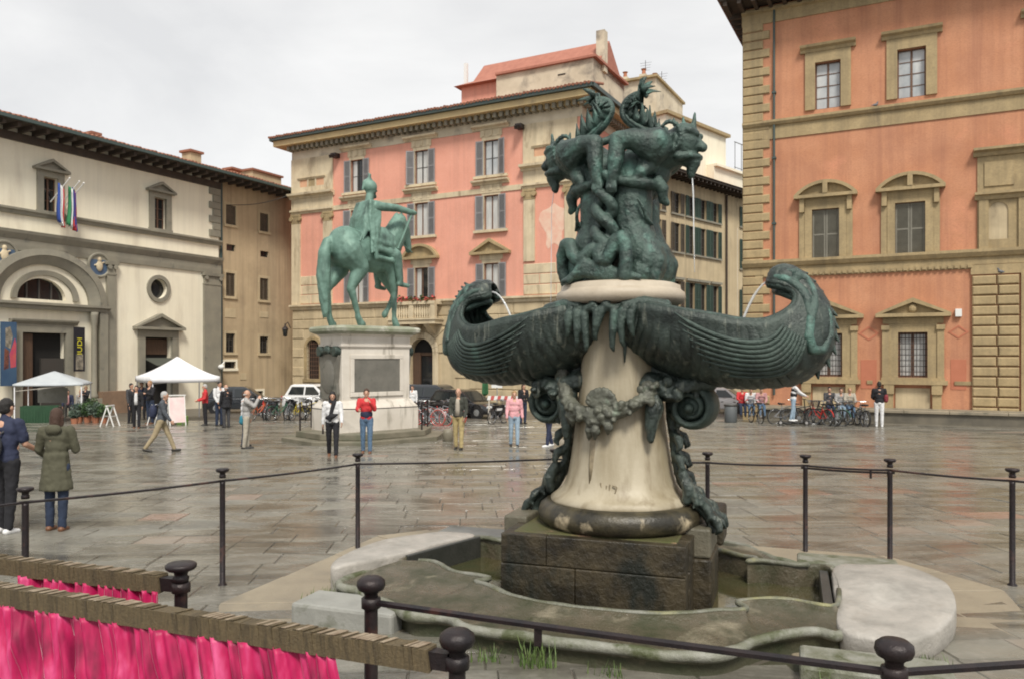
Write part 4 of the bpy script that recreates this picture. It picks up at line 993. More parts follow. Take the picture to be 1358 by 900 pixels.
for f, z in prof:
    for i in range(n):
        p_ = inn[i].lerp(ott[i], f); wob = .010*mnoise.noise(Vector((p_.x*3, p_.y*3, z*4))); m.v.append((p_.x+wob, p_.y+wob, z+wob*.8))
rimf, wallf = [], []
for j in range(len(prof)-1):
    for i in range(n):
        k = (i+1) % n; f = (j*n+i, (j+1)*n+i, (j+1)*n+k, j*n+k); (rimf if j < 10 else wallf).append(f)
m.f = rimf; o = m.build('rim', MATS['rim_stone'], B_, True); m2 = MB(); m2.v = m.v; m2.f = wallf; m2.build('outer_wall', MATS['rim_wall'], B_, True)
bp = [[p_ for p_ in inn[3:n//2-2]], [p_ for p_ in inn[n//2+3:n-2]]]
m = MB()
for inn_ in bp: m.tube([p_+Vector((.012*mnoise.noise(p_*3), .012*mnoise.noise(p_*3.3), .290+.012*mnoise.noise(p_*4))) for p_ in inn_], [.026+.012*mnoise.noise(p_*2.5) for p_ in inn_], 7)
m.build('rim_bead', M('bead_green', (.19, .19, .16), (.09, .095, .055), scale=5, rough=.45, bump=.6, c3=(.24, .23, .11), s3=2.2, t3=.56), B_, True)
m = MB(); m.tube([p_+Vector((.02*mnoise.noise(p_*3), .02*mnoise.noise(p_*3.3), .200+.02*mnoise.noise(p_*3.7))) for p_ in ott[::1]], [.042+.016*mnoise.noise(p_*2.2) for p_ in ott], 8, close=True); m.build('rim_bead', M('bead_grey', (.25, .25, .215), (.13, .135, .09), scale=5, rough=.5, bump=.6, c3=(.07, .08, .035), s3=2.6, t3=.53), B_, True)
m = MB(); o = len(m.v); m.v = [(p_.x*1.01, p_.y*1.01, -.095) for p_ in inn]; m.f = [tuple(range(n))]; m.build('basin_floor', MATS['rim_wall'], B_)
OUTL = {1: [(1.9,-.44), (1.89,-.95), (2.08,-1.08), (2.42,-1.03), (2.74,-.50), (2.88,.10), (2.86,.62), (2.60,1.0), (2.25,.95), (1.95,.80), (1.9,.2)],
        -1: [(-1.87,.80), (-2.05,.26), (-2.24,-.30), (-2.46,-.72), (-2.64,-.98), (-2.78,-.66), (-2.80,-.12), (-2.64,.42), (-2.24,.82)]}
for s in (1, -1):
    m = MB(); out_ = [(p_.x, p_.y) for p_ in crom([(x, y, 0) for x, y in OUTL[s]], 5)]
    cxm = sum(p_[0] for p_ in out_)/len(out_); cym = sum(p_[1] for p_ in out_)/len(out_); q = len(out_); LV = ((.86, -.4), (.87, .0), (.95, .03), (.99, .07), (1.0, .13), (1.0, .245), (.992, .268), (.97, .280), (.8, .288), (.4, .294), (.02, .296)) if s > 0 else ((1.0, -.4), (1.0, .0), (1.0, .05), (1.0, .1), (1.0, .2), (1.0, .30), (.985, .322), (.94, .332), (.7, .338), (.4, .342), (.02, .344))
    for sc_, z in LV:
        for x, y in out_:
            e = 1+.012*mnoise.noise(Vector((x*5, y*5, s*3+z))); m.v.append((cxm+(x-cxm)*sc_*e, cym+(y-cym)*sc_*e, z+.010*mnoise.noise(Vector((x*sc_*3, y*sc_*3, z*3+s)))+(.03*(y-cym)*(z > .2) if s > 0 else 0)))
    for j in range(len(LV)-1):
        for i in range(q):
            t = (i+1) % q; m.f.append((j*q+i, j*q+t, (j+1)*q+t, (j+1)*q+i))
    m.f.append(tuple((len(LV)-1)*q+i for i in range(q)))
    vol = sum(Vector(m.v[f[0]]).dot((Vector(m.v[f[1]])-Vector(m.v[f[0]])).cross(Vector(m.v[f[2]])-Vector(m.v[f[0]]))) for f in m.f)
    if vol < 0: m.f = [f[::-1] for f in m.f]
    m.build('slab', MATS['slab_stone'], B_, True)
    m = MB()
    if s > 0: m.box(1.80, 1.882, -.50, .76, -.2, .255)
    else: m.bar((-1.825, .80, .05), (-2.20, -.28, .05), .05, .52)
    m.build('slab_edge', M('slab_wet', (.05, .05, .045), (.03, .032, .028), scale=4, rough=.4, bump=.4), B_, bevel=.01)
for su in (1, -1):
    for sv in (1, -1):
        x = sorted((su*1.60, su*2.6)); y = sorted((sv*1.28, sv*1.72))
        MB().box(x[0], x[1], y[0], y[1], -.4, .20).build('corner_stone', MATS['bead_grey'] if su > 0 else MATS['kerb_grey'], B_, bevel=.03)
# platform stones round it
outp = [(-3.55,-1.5),(-2.6,-2.75),(2.6,-2.75),(3.55,-1.5),(3.55,1.5),(2.6,2.6),(-2.6,2.6),(-3.55,1.5)]
m_in = [(x*.5, y*.5) for x, y in outp]
for i in range(8):
    a, b = Vector((*outp[i], 0)), Vector((*outp[(i+1) % 8], 0)); k = 2 if (b-a).length < 2.2 else 3
    for j in range(k):
        p0, p1 = a.lerp(b, (j+.006)/k), a.lerp(b, (j+.994)/k); z0 = random.uniform(-.008, .008)
        MB().prism([(p0.x, p0.y, .03+z0), (p1.x, p1.y, .03+z0), (p1.x*.5, p1.y*.5, .03+z0), (p0.x*.5, p0.y*.5, .03+z0)], (0, 0, -.5)).build('platform_stone', MATS['rim_wall' if (p0.y+p1.y)/2 < -2.2 and p0.x > -2.2 else 'platform_stone'], B_, bevel=.012)
wat = MB(); wat.v = [(p_.x*.998, p_.y*.998, .07) for p_ in inn]; wat.f = [tuple(range(n))]
wo = struct(wat.build('water', MATS['murky_water'])); wo.location = FC; wo.rotation_euler = (0, 0, FA)
# ---- plinth
FS = 1.047; FP = Vector((1.06, 7.75, -.25)); FAN = radians(-27.5)
F_ = empty('fountain', FP, FAN, 'bronze sea-monster fountain on a pale flared marble column in the foreground', 'fountain')
F_.scale = (FS,)*3; st = MATS['wet_block']; BR = Matrix.Translation((-.10, 0, 0)) @ Matrix.Rotation(FA-FAN, 4, 'Z')
MB().box(-.74, .74, -.74, .74, -.1, .79).xf(BR).build('plinth', st, F_)
def side_stones(rot, spl_lo, spl_hi):
    for zs, zt, spl in ((.0, .545, spl_lo), (.549, .805, spl_hi)):
        for a, b in zip(spl[:-1], spl[1:]):
            x0 = -.8+1.6*a; x1 = -.8+1.6*b
            m = MB(); m.box(x0+.0015, x1-.0015, -.81+random.uniform(-.006, .004), -.60, zs, zt); m.xf(BR @ Matrix.Rotation(rot, 4, 'Z'))
            o = m.build('stone', st, F_, bevel=.010)
side_stones(0, (0, .42, 1), (0, .26, 1)); side_stones(pi/2, (0.13, .55, .87), (.13, .4, .87))
side_stones(pi, (0, .5, 1), (0, .4, 1)); side_stones(-pi/2, (.13, .5, .87), (.13, .6, .87))
MB().box(-.72, .72, -.72, .72, .5, .812).xf(BR).build('plinth_top', M('mossy_top', (.085, .072, .035), (.07, .078, .022), scale=5, rough=.6, bump=.5, c3=(.30, .17, .11), s3=2, t3=.56), F_, bevel=.02)
for s in (1, -1):
    x = sorted((s*.70, s*.96)); MB().box(x[0], x[1], -.34, .34, -.1, .60).xf(BR).build('pier', st, F_, bevel=.02)
    x = sorted((s*.72, s*.95)); MB().box(x[0], x[1], -.32, .32, .604, .86).xf(BR).build('pier', M('pier_stone', (.14, .125, .09), (.09, .085, .06), scale=3, rough=.5, bump=.5), F_, bevel=.02)
    x = sorted((s*.5, s*(1.0 if s > 0 else .78))); MB().box(x[0], x[1], .40, .84 if s > 0 else .76, .556, .90 if s > 0 else .80).xf(BR).build('corner_block', st, F_, bevel=.03)
m = MB(); m.lathe([(.60, .80), (.70, .81), (.755, .86), (.765, .92), (.745, .98), (.70, 1.015), (.66, 1.03), (.64, 1.02)], 64, disp if False else (0, 0, 0)); m.build('torus', MATS['torus_stone'], F_, True)
m = MB(); m.lathe([(.64, 1.0), (.655, 1.045), (.60, 1.085), (.55, 1.13), (.515, 1.19), (.49, 1.27), (.468, 1.38), (.445, 1.52), (.42, 1.7), (.398, 1.9), (.378, 2.1), (.362, 2.3), (.352, 2.5), (.348, 2.7), (.35, 2.85)], 72,
    fr=lambda t, z: 1+.012*max(0, (1.9-z))*cos(8*t)); m.build('column', MATS['marble_stained'], F_, True)
m = MB(); m.lathe([(.30, 2.80), (.52, 2.82), (.585, 2.845), (.60, 2.89), (.59, 2.935), (.565, 2.955), (.555, 2.965), (.55, 3.0), (.5, 3.02)], 56); m.build('collar', MATS['marble_pale'], F_, True)
m = MB()                                          # bronze seam, drip strip and scratched marks down the marble
m.tube([(-.09, -.392, 1.86), (-.10, -.420, 1.62), (-.105, -.452, 1.4), (-.112, -.487, 1.22)], [(.03, .005), (.034, .005), (.028, .005), (.008, .004)], 8, flat=(1, 0, 0)); m.build('drip_stain', M('drip', (.15, .12, .075), (.30, .245, .16), scale=8, rough=.5, bump=.4), F_, True)
m = MB()
for a, b in (((0,0),(.015,-.09)), ((.05,-.09),(.055,-.02)), ((.05,-.06),(.085,-.075)), ((.085,-.01),(.08,-.1)), ((.11,-.02),(.15,-.03)), ((.15,-.03),(.13,-.1)), ((.04,-.12),(.12,-.125))):
    f = lambda p: Vector((p[0]+.0, -.508+.02*abs(p[0])-.0+(.07*(-p[1])*-1), 1.245+p[1]))
    m.tube([f(a), f(b)], .006, 4)
m.build('scratch', MATS['drip'], F_)

# ---- fish bowls
# stations along the fish: rim (u, z), back (u, z), half width; the open side turns from up to inwards as it curls into the head
ST = [((.04,2.79),(.04,2.60),.30), ((.14,2.80),(.14,2.44),.37), ((.3,2.81),(.26,2.36),.44), ((.5,2.785),(.48,2.245),.50), ((.75,2.73),(.80,2.155),.53), ((.98,2.69),(1.12,2.115),.53), ((1.2,2.645),(1.40,2.13),.48),
      ((1.36,2.64),(1.60,2.17),.42), ((1.47,2.68),(1.76,2.30),.36), ((1.56,2.75),(1.83,2.47),.28), ((1.59,2.82),(1.83,2.63),.22), ((1.575,2.875),(1.79,2.78),.19), ((1.53,2.915),(1.715,2.91),.175), ((1.47,2.935),(1.62,3.02),.17), ((1.42,2.945),(1.525,3.085),.155), ((1.375,2.955),(1.43,3.095),.125), ((1.355,2.975),(1.37,3.06),.06)]
def station(t):                                   # t in 0..len-1, Catmull-Rom
    i = min(int(t), len(ST)-2); f = t-i; k = [ST[max(0, min(len(ST)-1, i+o))] for o in (-1, 0, 1, 2)]
    def cr_(a, b, c, d): return .5*((2*b)+(c-a)*f+(2*a-5*b+4*c-d)*f*f+(3*b-a-3*c+d)*f**3)
    g = lambda e: cr_(*[e(q) for q in k])
    return g(lambda q: q[0][0]), g(lambda q: q[0][1]), g(lambda q: q[1][0]), g(lambda q: q[1][1]), g(lambda q: q[2])
def surf(t, ph, off=0.):
    ru, rz, bu, bz, b = station(t); c, s = cos(ph), sin(ph); dx, dz = bu-ru, bz-rz; l = sqrt(dx*dx+dz*dz)+1e-6
    d = (1+off/l)*abs(s)**.85
    return Vector((ru+dx*d, -(b+off)*(abs(c)**.8)*(1 if c > 0 else -1), rz+dz*d))
NT = len(ST)-1
for s in (1, -1):
    nu, nv = 210, 48; m = MB()
    for i in range(nu+1):
        t = NT*i/nu
        for j in range(nv+1):
            ph = pi*j/nv; edge = min(1, sin(ph)*3); u = station(t)[0]
            body = 1-smoothstep(6.0, 8.5, t)
            lean = u+.12*sin(ph)*(1-.5*u)+.06*mnoise.noise(Vector((u*3.4, ph*1.6, s)))+.02*mnoise.noise(Vector((u*9, ph*3, s)))
            off = body*(.017*(.55+.9*abs(mnoise.noise(Vector((u*4, ph, 9+s)))))*(abs(sin(lean*2*pi*7.0))**.7)-.005*sin(lean*2*pi*14+2*ph)+.010*mnoise.noise(Vector((u*6, ph*4, 3+s))))*edge
            off += (1-body)*.012*mnoise.noise(Vector((t*1.6, ph*3, s)))*edge
            if j in (0, 1, nv, nv-1): off += .010
            p_ = surf(t, ph, off); p_.z += .010*mnoise.noise(Vector((u*5, s*3, ph)))*body; m.v.append((s*p_.x, p_.y, p_.z))
    for i in range(nu):
        for j in range(nv):
            a = i*(nv+1)+j; f = (a, a+1, a+nv+2, a+nv+1); m.f.append(f if s < 0 else f[::-1])
    o = m.build('fish_bowl', MATS['bronze_dark'], F_, True); md = o.modifiers.new('solid', 'SOLIDIFY'); md.thickness = .035; md.offset = -1
    m = MB()                                      # rolled lip along both edges
    for ph in (0, pi):
        pts = [surf(t*.25, ph, .004) for t in range(1, 4*NT)]; m.tube([(s*p_.x, p_.y, p_.z) for p_ in pts], [.024+.016*smoothstep(32, 48, i) for i in range(len(pts))], 7)
    m.build('lip', MATS['bronze'], F_, True)
    for sv in (1, -1):                            # wing fins: feathers fanned back over the flank
        nf = 9
        for k in range(nf):
            m = MB(); f = k/(nf-1); pts, rad = [], []
            t0, t1 = 8.0+.3*f, 3.7+.9*f; p0, p1 = .12+.42*f, .03+.70*f+.12*f*f
            for i in range(18):
                t = i/17; ph = (p0+(p1-p0)*t)+.20*sin(pi*t)
                q = surf(t0+(t1-t0)*t, ph, .044); pts.append((s*q.x, sv*q.y, q.z)); r = .027*(1-.45*t)*(.35+.65*min(1, t*3))*(1 if t < .93 else .5); rad.append((r*1.2, r))
            m.tube(pts, rad, 8); m.build('wing_feather', MATS['bronze'], F_, True)
    m = MB()                                      # eyes, brow, gill flap and cheeks
    for sv in (1, -1):
        e = surf(13.0, .72, .02); m.ball((s*e.x, sv*e.y*1.0, e.z), (.05, .04, .05), n=14)
        b_ = [surf(11.8, .90, .02), surf(12.6, 1.0, .03), surf(13.4, .98, .03), surf(14.1, .75, .02)]; m.chain([(s*p_.x, sv*p_.y, p_.z) for p_ in b_], [.025, .034, .032, .02])
        gl = [surf(t, ph, .028) for t, ph in ((12.2, 1.0), (11.3, .72), (10.3, .50), (9.3, .42), (8.5, .55), (8.2, .80), (8.5, 1.05), (9.3, 1.18), (10.2, 1.22), (11.2, 1.25))]
        fine = []
        for i in range(len(gl)-1):
            for k in range(3): fine.append(gl[i].lerp(gl[i+1], k/3))
        m.chain([(s*p_.x, sv*p_.y, p_.z) for p_ in fine], [.026+.018*sin(pi*i/len(fine)) for i in range(len(fine))], 8)
        ch = [surf(t, .32, .02) for t in (9.6, 10.6, 11.6, 12.6, 13.6, 14.6)]; m.chain([(s*p_.x, sv*p_.y, p_.z) for p_ in ch], [.03, .045, .045, .04, .035, .025])
        m.chain([(s*1.58, sv*.16, 2.83), (s*1.50, sv*.125, 2.865), (s*1.43, sv*.07, 2.895), (s*1.395, 0, 2.905)], [.035, .032, .032, .034], 8); l_ = surf(15.3, .9, .0); m.ball((s*l_.x, sv*l_.y, l_.z), .034, n=8)
        n_ = surf(14.6, 1.1, .005); m.ball((s*n_.x, sv*n_.y, n_.z), .028, n=8)
    m.build('fish_face', MATS['bronze_verd'], F_, remesh=.008, sm=1)
    m = MB()
    for i in range(15):                           # spines along the back
        t = 4.6+i*.62; a, b2 = surf(t-.1, pi/2, -.02), surf(t+.1, pi/2, -.02); tn = (b2-a).normalized(); ru, rz, bu, bz, _ = station(t); nn_ = Vector((bu-ru, 0, bz-rz)).normalized()
        p0 = surf(t, pi/2, -.02); h = (.06 if i < 5 else .095) if i < 11 else .06
        pts = [p0, p0+nn_*h*.5-tn*.01, p0+nn_*h-tn*.035]; m.chain([(s*p_.x, 0, p_.z) for p_ in pts], [.042, .028, .008], 8); m.build('spine', MATS['bronze'], F_, True); m = MB()
    if s < 0:
        for k in range(7):
            p0 = surf(11.3+.33*k, pi/2, .0); ru, rz, bu, bz, _ = station(11.3+.33*k); nn_ = Vector((bu-ru, 0, bz-rz)).normalized(); q_ = p0+nn_*.07+Vector((.04, 0, .02)); m.chain([(s*p0.x, 0, p0.z), (s*q_.x, 0, q_.z)], [.03, .012], 8)
    if s < 0: o = m.build('head_crest', MATS['bronze'], F_, True)
    # knotted tail fins that droop over the rim like fingers
    m = MB()
    m.chain([(s*.55, -.40, 2.78), (s*.34, -.44, 2.815), (s*.22, -.48, 2.80)], [.06, .065, .05]); m.chain([(s*.34, -.44, 2.83), (s*.20, -.47, 2.885), (s*.09, -.50, 2.87), (s*.05, -.54, 2.80), (s*.12, -.55, 2.77)], [.05, .04, .035, .035, .03])
    for (u0, u1, zt, zl) in ((.22, .21, 2.76, 2.44), (.15, .12, 2.74, 2.40), (.30, .30, 2.74, 2.52), (.03, -.04 if s > 0 else .04, 2.76, 2.50)):
        m.chain([(s*u0, -.47, zt+.05), (s*(u0-.01), -.545, zt-.02), (s*((u0+u1)/2-.01), -.555, (zt+zl)/2), (s*u1, -.54, zl+.04), (s*(u1+.01), -.53, zl)], [.032, .042, .034, .026, .014])
    m.chain([(s*.3, -.44, 2.79), (s*.12, -.53, 2.77), (0, -.55, 2.765)], [.035, .035, .028])
    m.build('tail_fin', MATS['bronze'], F_, remesh=.010, sm=2, disp=(.008, .04))
    # brackets and spiral shells under the bowl
    m = MB(); cx, cz = .71, 1.90
    m.chain([(s*.22, 0, 2.25), (s*.42, 0, 2.16), (s*.62, 0, 2.12)], [.13, .16, .13]); m.chain([(s*.36, -.2, 2.12), (s*.52, -.22, 2.04), (s*.66, -.2, 2.10), (s*.88, -.12, 2.12)], [.10, .09, .07, .06])
    for k in range(26):
        a = rr.uniform(0, 6.28); m.ball((s*rr.uniform(.3, .78), -.2+rr.uniform(-.10, .06), rr.uniform(1.98, 2.14)), rr.uniform(.025, .055), n=8)
    m.ball((s*.55, -.22, 2.03), (.09, .09, .08)); m.ball((s*.50, -.30, 2.05), .03); m.ball((s*.61, -.30, 2.05), .03); m.ball((s*.56, -.31, 2.0), (.05, .03, .02))
    m.build('bracket', MATS['bronze_dark'], F_, remesh=.013, sm=2, disp=(.03, .06))
    m = MB(); pts, rad = [], []
    for i in range(64):
        t = i/63; a = pi*.55-t*2*pi*2.1; R = .170*(1-t)**.75+.016
        pts.append((s*(cx-.02+R*cos(a)*1.0), 0, cz+R*sin(a))); rad.append((.045*(1-t)**.6+.011, .17-.05*t+.05*(1-abs(2*t-1))))
    m.tube(pts, rad, 10, flat=(0, 0, 1)); m.tube([(s*(cx-.02), -.15, cz), (s*(cx-.02), .15, cz)], .105, 20); m.ball((s*(cx-.02), -.16, cz), (.05, .06, .05), n=10)
    m.build('volute', MATS['bronze'], F_, True)
    m = MB()                                      # strap with leaves running down the column's edge
    line = [(.50, 1.98), (.50, 1.80), (.515, 1.60), (.53, 1.42), (.57, 1.25), (.66, 1.11), (.78, 1.0), (.86, .90), (.87, .80)]
    m.tube([(s*u, 0, z) for u, z in line], [(.07, .09), (.06, .08), (.045, .07), (.04, .07), (.04, .07), (.045, .07), (.055, .08), (.06, .09), (.055, .09)], 10, flat=(1, 0, 0))
    for k, (u, z) in enumerate(line[1:-1]):
        for sv in (1, -1):
            m.chain([(s*(u+.0), sv*.05, z+.06), (s*(u+.06), sv*.1, z+.02), (s*(u+.09), sv*.12, z-.05), (s*(u+.06), sv*.13, z-.09)], [.04, .045, .03, .012], 8)
        m.chain([(s*u, 0, z+.05), (s*(u+.08), 0, z), (s*(u+.12), 0, z-.06)], [.04, .03, .01], 8)
    m.chain([(s*.40, -.20, 2.05), (s*.42, -.30, 1.9), (s*.40, -.33, 1.74), (s*.40, -.34, 1.62)], [.06, .085, .06, .03])
    m.chain([(s*.62, -.1, 1.30), (s*.68, -.12, 1.18), (s*.66, -.13, 1.08)], [.05, .06, .04])
    m.build('strap', MATS['bronze_dark'], F_, remesh=.012, sm=2, disp=(.018, .05))
    # water spouted back into the bowl
    m = MB(); m.tube([(s*(1.40-.34*t), 0, 3.0+.10*t-.62*t*t) for t in [i/9 for i in range(10)]], [.009]*5+[.012]*5, 6); m.build('water_jet', MATS['jet'], F_, True)
# ---- garland of fruit and leaves
m = MB(); g_ = [(-.47, -.16, 2.06), (-.40, -.31, 1.94), (-.26, -.41, 1.86), (-.08, -.47, 1.82), (.10, -.475, 1.85), (.26, -.42, 1.92), (.38, -.32, 2.02), (.44, -.18, 2.1)]
m.chain(g_, [.045, .07, .065, .08, .07, .06, .05, .04])
for k in range(70):
    i = rr.randrange(len(g_)-1); p_ = Vector(g_[i]).lerp(Vector(g_[i+1]), rr.random()); d = Vector((p_.x, p_.y, 0)).normalized()
    m.ball(p_+d*rr.uniform(.02, .075)+Vector((0, 0, rr.uniform(-.065, .065))), rr.uniform(.018, .040), n=8)
for k in range(12):                               # scallop shell
    a = pi*(k+.5)/12; m.chain([(.0, -.50, 1.9), (.0+.13*cos(a), -.49, 1.93+.13*sin(a))], [.02, .026], 8)
for (x, y, z, l) in ((-.05, -.50, 1.78, .16), (.07, -.50, 1.80, .13), (-.12, -.47, 1.78, .17), (-.36, -.36, 1.9, .17), (-.32, -.38, 1.86, .14)):
    m.chain([(x, y, z), (x+.01, y-.02, z-l*.5), (x-.005, y+.0, z-l)], [.03, .045, .010], 8)
m.chain([(-.55, -.12, 2.2), (-.48, -.22, 2.12), (-.42, -.30, 2.0)], [.07, .08, .07]); m.ball((-.50, -.2, 2.2), .06); m.ball((.36, -.30, 2.09), .055); m.ball((.32, -.36, 2.06), .04)
m.build('garland', M('garland_bronze', (.07, .072, .058), (.13, .135, .105), scale=6, rough=.55, metal=.15, bump=.4, c3=(.17, .21, .16), s3=4, t3=.58), F_, remesh=.009, sm=2, disp=(.02, .035))
m = MB()
m.tube([(.17, -.30, 2.62), (.16, -.325, 2.45), (.165, -.345, 2.3)], [.03, .022, .006], 6); m.tube([(.20, -.27, 2.62), (.205, -.29, 2.5)], [.02, .005], 6); m.build('drip_stain', MATS['bronze_dark'], F_, True)
# ---- the two monsters on top
for s in (1, -1):
    m = MB()
    for sv in (1, -1):
        m.chain([(s*.14, sv*.10, 4.02), (s*.15, sv*.12, 3.75), (s*.19, sv*.13, 3.5), (s*.30, sv*.15, 3.30)], [.20, .215, .22, .23], 14)
        m.ball((s*.42, sv*.14, 3.20), (.185, .24, .225), n=16); m.ball((s*.36, sv*.30, 3.10), (.15, .10, .12)); m.chain([(s*.46, sv*.24, 3.34), (s*.56, sv*.24, 3.2), (s*.52, sv*.26, 3.05)], [.07, .07, .06])
        # arms: shoulder forward, elbow drawn back, hand on the trunk
        m.chain([(s*.40, sv*.25, 4.19), (s*.25, sv*.345, 4.265), (s*.11, sv*.37, 4.265)], [.145, .095, .080], 12)
        m.chain([(s*.11, sv*.37, 4.265), (s*.095, sv*.395, 4.08), (s*.075, sv*.40, 3.93)], [.080, .072, .050], 12)
        m.ball((s*.06, sv*.40, 3.89), (.05, .045, .055))
        for k in range(4): m.chain([(s*(.03+.025*k), sv*.42, 3.88), (s*(.03+.027*k), sv*.435, 3.84), (s*(.03+.027*k), sv*.425, 3.80)], [.017, .016, .012], 8)
        m.ball((s*.44, sv*.22, 4.16), (.12, .11, .14), n=14)
        m.chain([(s*.34, sv*.20, 4.06), (s*.30, sv*.29, 3.98), (s*.24, sv*.30, 3.90)], [.10, .06, .04])
        # ear: a shell-like disc with a small ear in it
        for k in range(22):
            a = 2*pi*k/22; m.ball((s*(.50+.115*cos(a)), sv*.150, 4.245+.135*sin(a)), .023, n=8)
        m.ball((s*.52, sv*.165, 4.235), (.045, .03, .052), n=10); m.chain([(s*.50, sv*.17, 4.27), (s*.545, sv*.185, 4.25), (s*.53, sv*.18, 4.20)], [.018, .018, .015], 8)
        m.chain([(s*.60, sv*.125, 4.285), (s*.68, sv*.115, 4.29), (s*.735, sv*.06, 4.265)], [.03, .034, .028]); m.ball((s*.70, sv*.08, 4.225), .026, n=8)
        m.chain([(s*.58, sv*.11, 4.07), (s*.68, sv*.085, 4.075), (s*.74, sv*.03, 4.07)], [.04, .030, .028])
    m.chain([(s*.10, 0, 4.10), (s*.28, 0, 4.15), (s*.46, 0, 4.17)], [.16, .215, .19], 14); m.chain([(s*.34, 0, 4.02), (s*.24, 0, 3.90)], [.15, .15], 12)
    m.chain([(s*.44, 0, 4.2), (s*.58, 0, 4.21)], [.16, .16], 16); m.ball((s*.60, 0, 4.215), (.155, .155, .175), n=20); m.chain([(s*.70, 0, 4.22), (s*.77, 0, 4.15)], [.05, .045], 10)
    m.chain([(s*.62, 0, 4.10), (s*.69, 0, 4.03), (s*.67, 0, 3.97)], [.11, .065, .045], 12)
    for (u, z, du_, dz_, l, r) in ((.69, 4.35, .1, 1, .12, .03), (.60, 4.385, -.05, 1, .06, .024), (.52, 4.39, -.2, 1, .06, .024), (.44, 4.37, -.4, 1, .06, .024)):
        m.chain([(s*u, 0, z), (s*(u+du_*l), 0, z+dz_*l)], [r, .008], 8)
    m.chain([(s*.40, -.14, 3.92), (s*.46, -.12, 3.84), (s*.47, -.1, 3.76), (s*.52, -.08, 3.72)], [.05, .055, .045, .025]); m.chain([(s*.02, -.36, 3.93), (s*.18, -.345, 3.90), (s*.34, -.26, 3.88), (s*.42, -.1, 3.88)], [.035, .045, .05, .05])
    for k in range(4): m.ball((s*(.30+.045*k), -.27+.05*k, 3.87), .036, n=8)
    m.chain([(s*.30, -.33, 3.74), (s*.36, -.31, 3.66), (s*.40, -.26, 3.57), (s*.46, -.2, 3.52)], [.012, .02, .022, .012], 8)
    for i_, (x, y, z) in enumerate(m.v):
        k_ = 1-.22*(1-smoothstep(3.35, 4.0, z)); lift = .055*smoothstep(.38, .50, abs(x))*smoothstep(3.9, 4.0, z); m.v[i_] = (x*k_, y*(1-.10*(1-smoothstep(3.35, 4.0, z))), z+lift)
    m.build('sea_monster', MATS['bronze_verd'], F_, remesh=.010, sm=2, disp=(.009, .04))
    # fronded tail rising between them
    m = MB()
    pth = [(.40, 4.33), (.30, 4.40), (.20, 4.47), (.09, 4.56), (.03, 4.66), (.05, 4.77), (.12, 4.835), (.21, 4.85), (.26, 4.80)] if s > 0 else [(.42, 4.34), (.34, 4.42), (.24, 4.50), (.14, 4.60), (.09, 4.71), (.11, 4.80), (.18, 4.85), (.26, 4.85), (.30, 4.80)]
    pth = [(u, 4.33+(z-4.33)*.86) for u, z in pth]
    N_ = 66; sp = []
    cp = [Vector((u, 0, z)) for u, z in pth]; cp = [2*cp[0]-cp[1]]+cp+[2*cp[-1]-cp[-2]]
    def pat(t):
        t = t*(len(pth)-1); i = min(int(t), len(pth)-2); f = t-i; a, b, c, d = cp[i:i+4]
        return .5*((2*b)+(c-a)*f+(2*a-5*b+4*c-d)*f*f+(3*b-a-3*c+d)*f**3)
    m.tube([(s*pat(i/40).x, 0, pat(i/40).z) for i in range(41)], [.050*(1-.72*i/40)+.006 for i in range(41)], 10)
    m.tube([(s*(pat(i/40).x+.03), -.045*(1-i/50), pat(i/40).z-.01) for i in range(38)], [.026*(1-.7*i/40) for i in range(38)], 8)
    m.build('tail_crest', MATS['bronze_verd'], F_, True)
    for e in (-1, 1):                             # leafy serrated fringe on both sides of the spine
        m = MB(); k = 0
        for i in range(N_):
            t = .04+.92*i/(N_-1); p0 = pat(t); tg = (pat(min(1, t+.01))-pat(max(0, t-.01))).normalized(); nn_ = Vector((tg.z, 0, -tg.x))
            if nn_.x < 0: nn_ = -nn_
            ph = (i % 6)/5; w = (.23*(1-.5*t))*(.42+.58*ph)*min(1, .3+t*4); tip = p0+nn_*w+tg*(.05*ph)+Vector((0, e*(.035+.05*ph), 0)); mid_ = p0+nn_*w*.5+Vector((0, e*(.06), 0))
            b0 = p0+Vector((0, e*.02, 0)); m.v += [(s*b0.x, b0.y, b0.z), (s*mid_.x, mid_.y, mid_.z), (s*tip.x, tip.y, tip.z)]
            if i: a = (k-3); m.f += [(a, a+1, a+4, a+3), (a+1, a+2, a+5, a+4)]
            k += 3
        o = m.build('fringe', MATS['bronze_verd'], F_, True); md = o.modifiers.new('solid', 'SOLIDIFY'); md.thickness = .018
    m = MB(); m.chain([(s*.02, -.03, 4.43), (s*.10, -.05, 4.37), (s*.22, -.06, 4.345), (s*.36, -.06, 4.33)], [.02, .035, .04, .04]); m.build('tail_crest', MATS['bronze_verd'], F_, True)
m = MB()                                          # intertwined tails down the front, and round the back
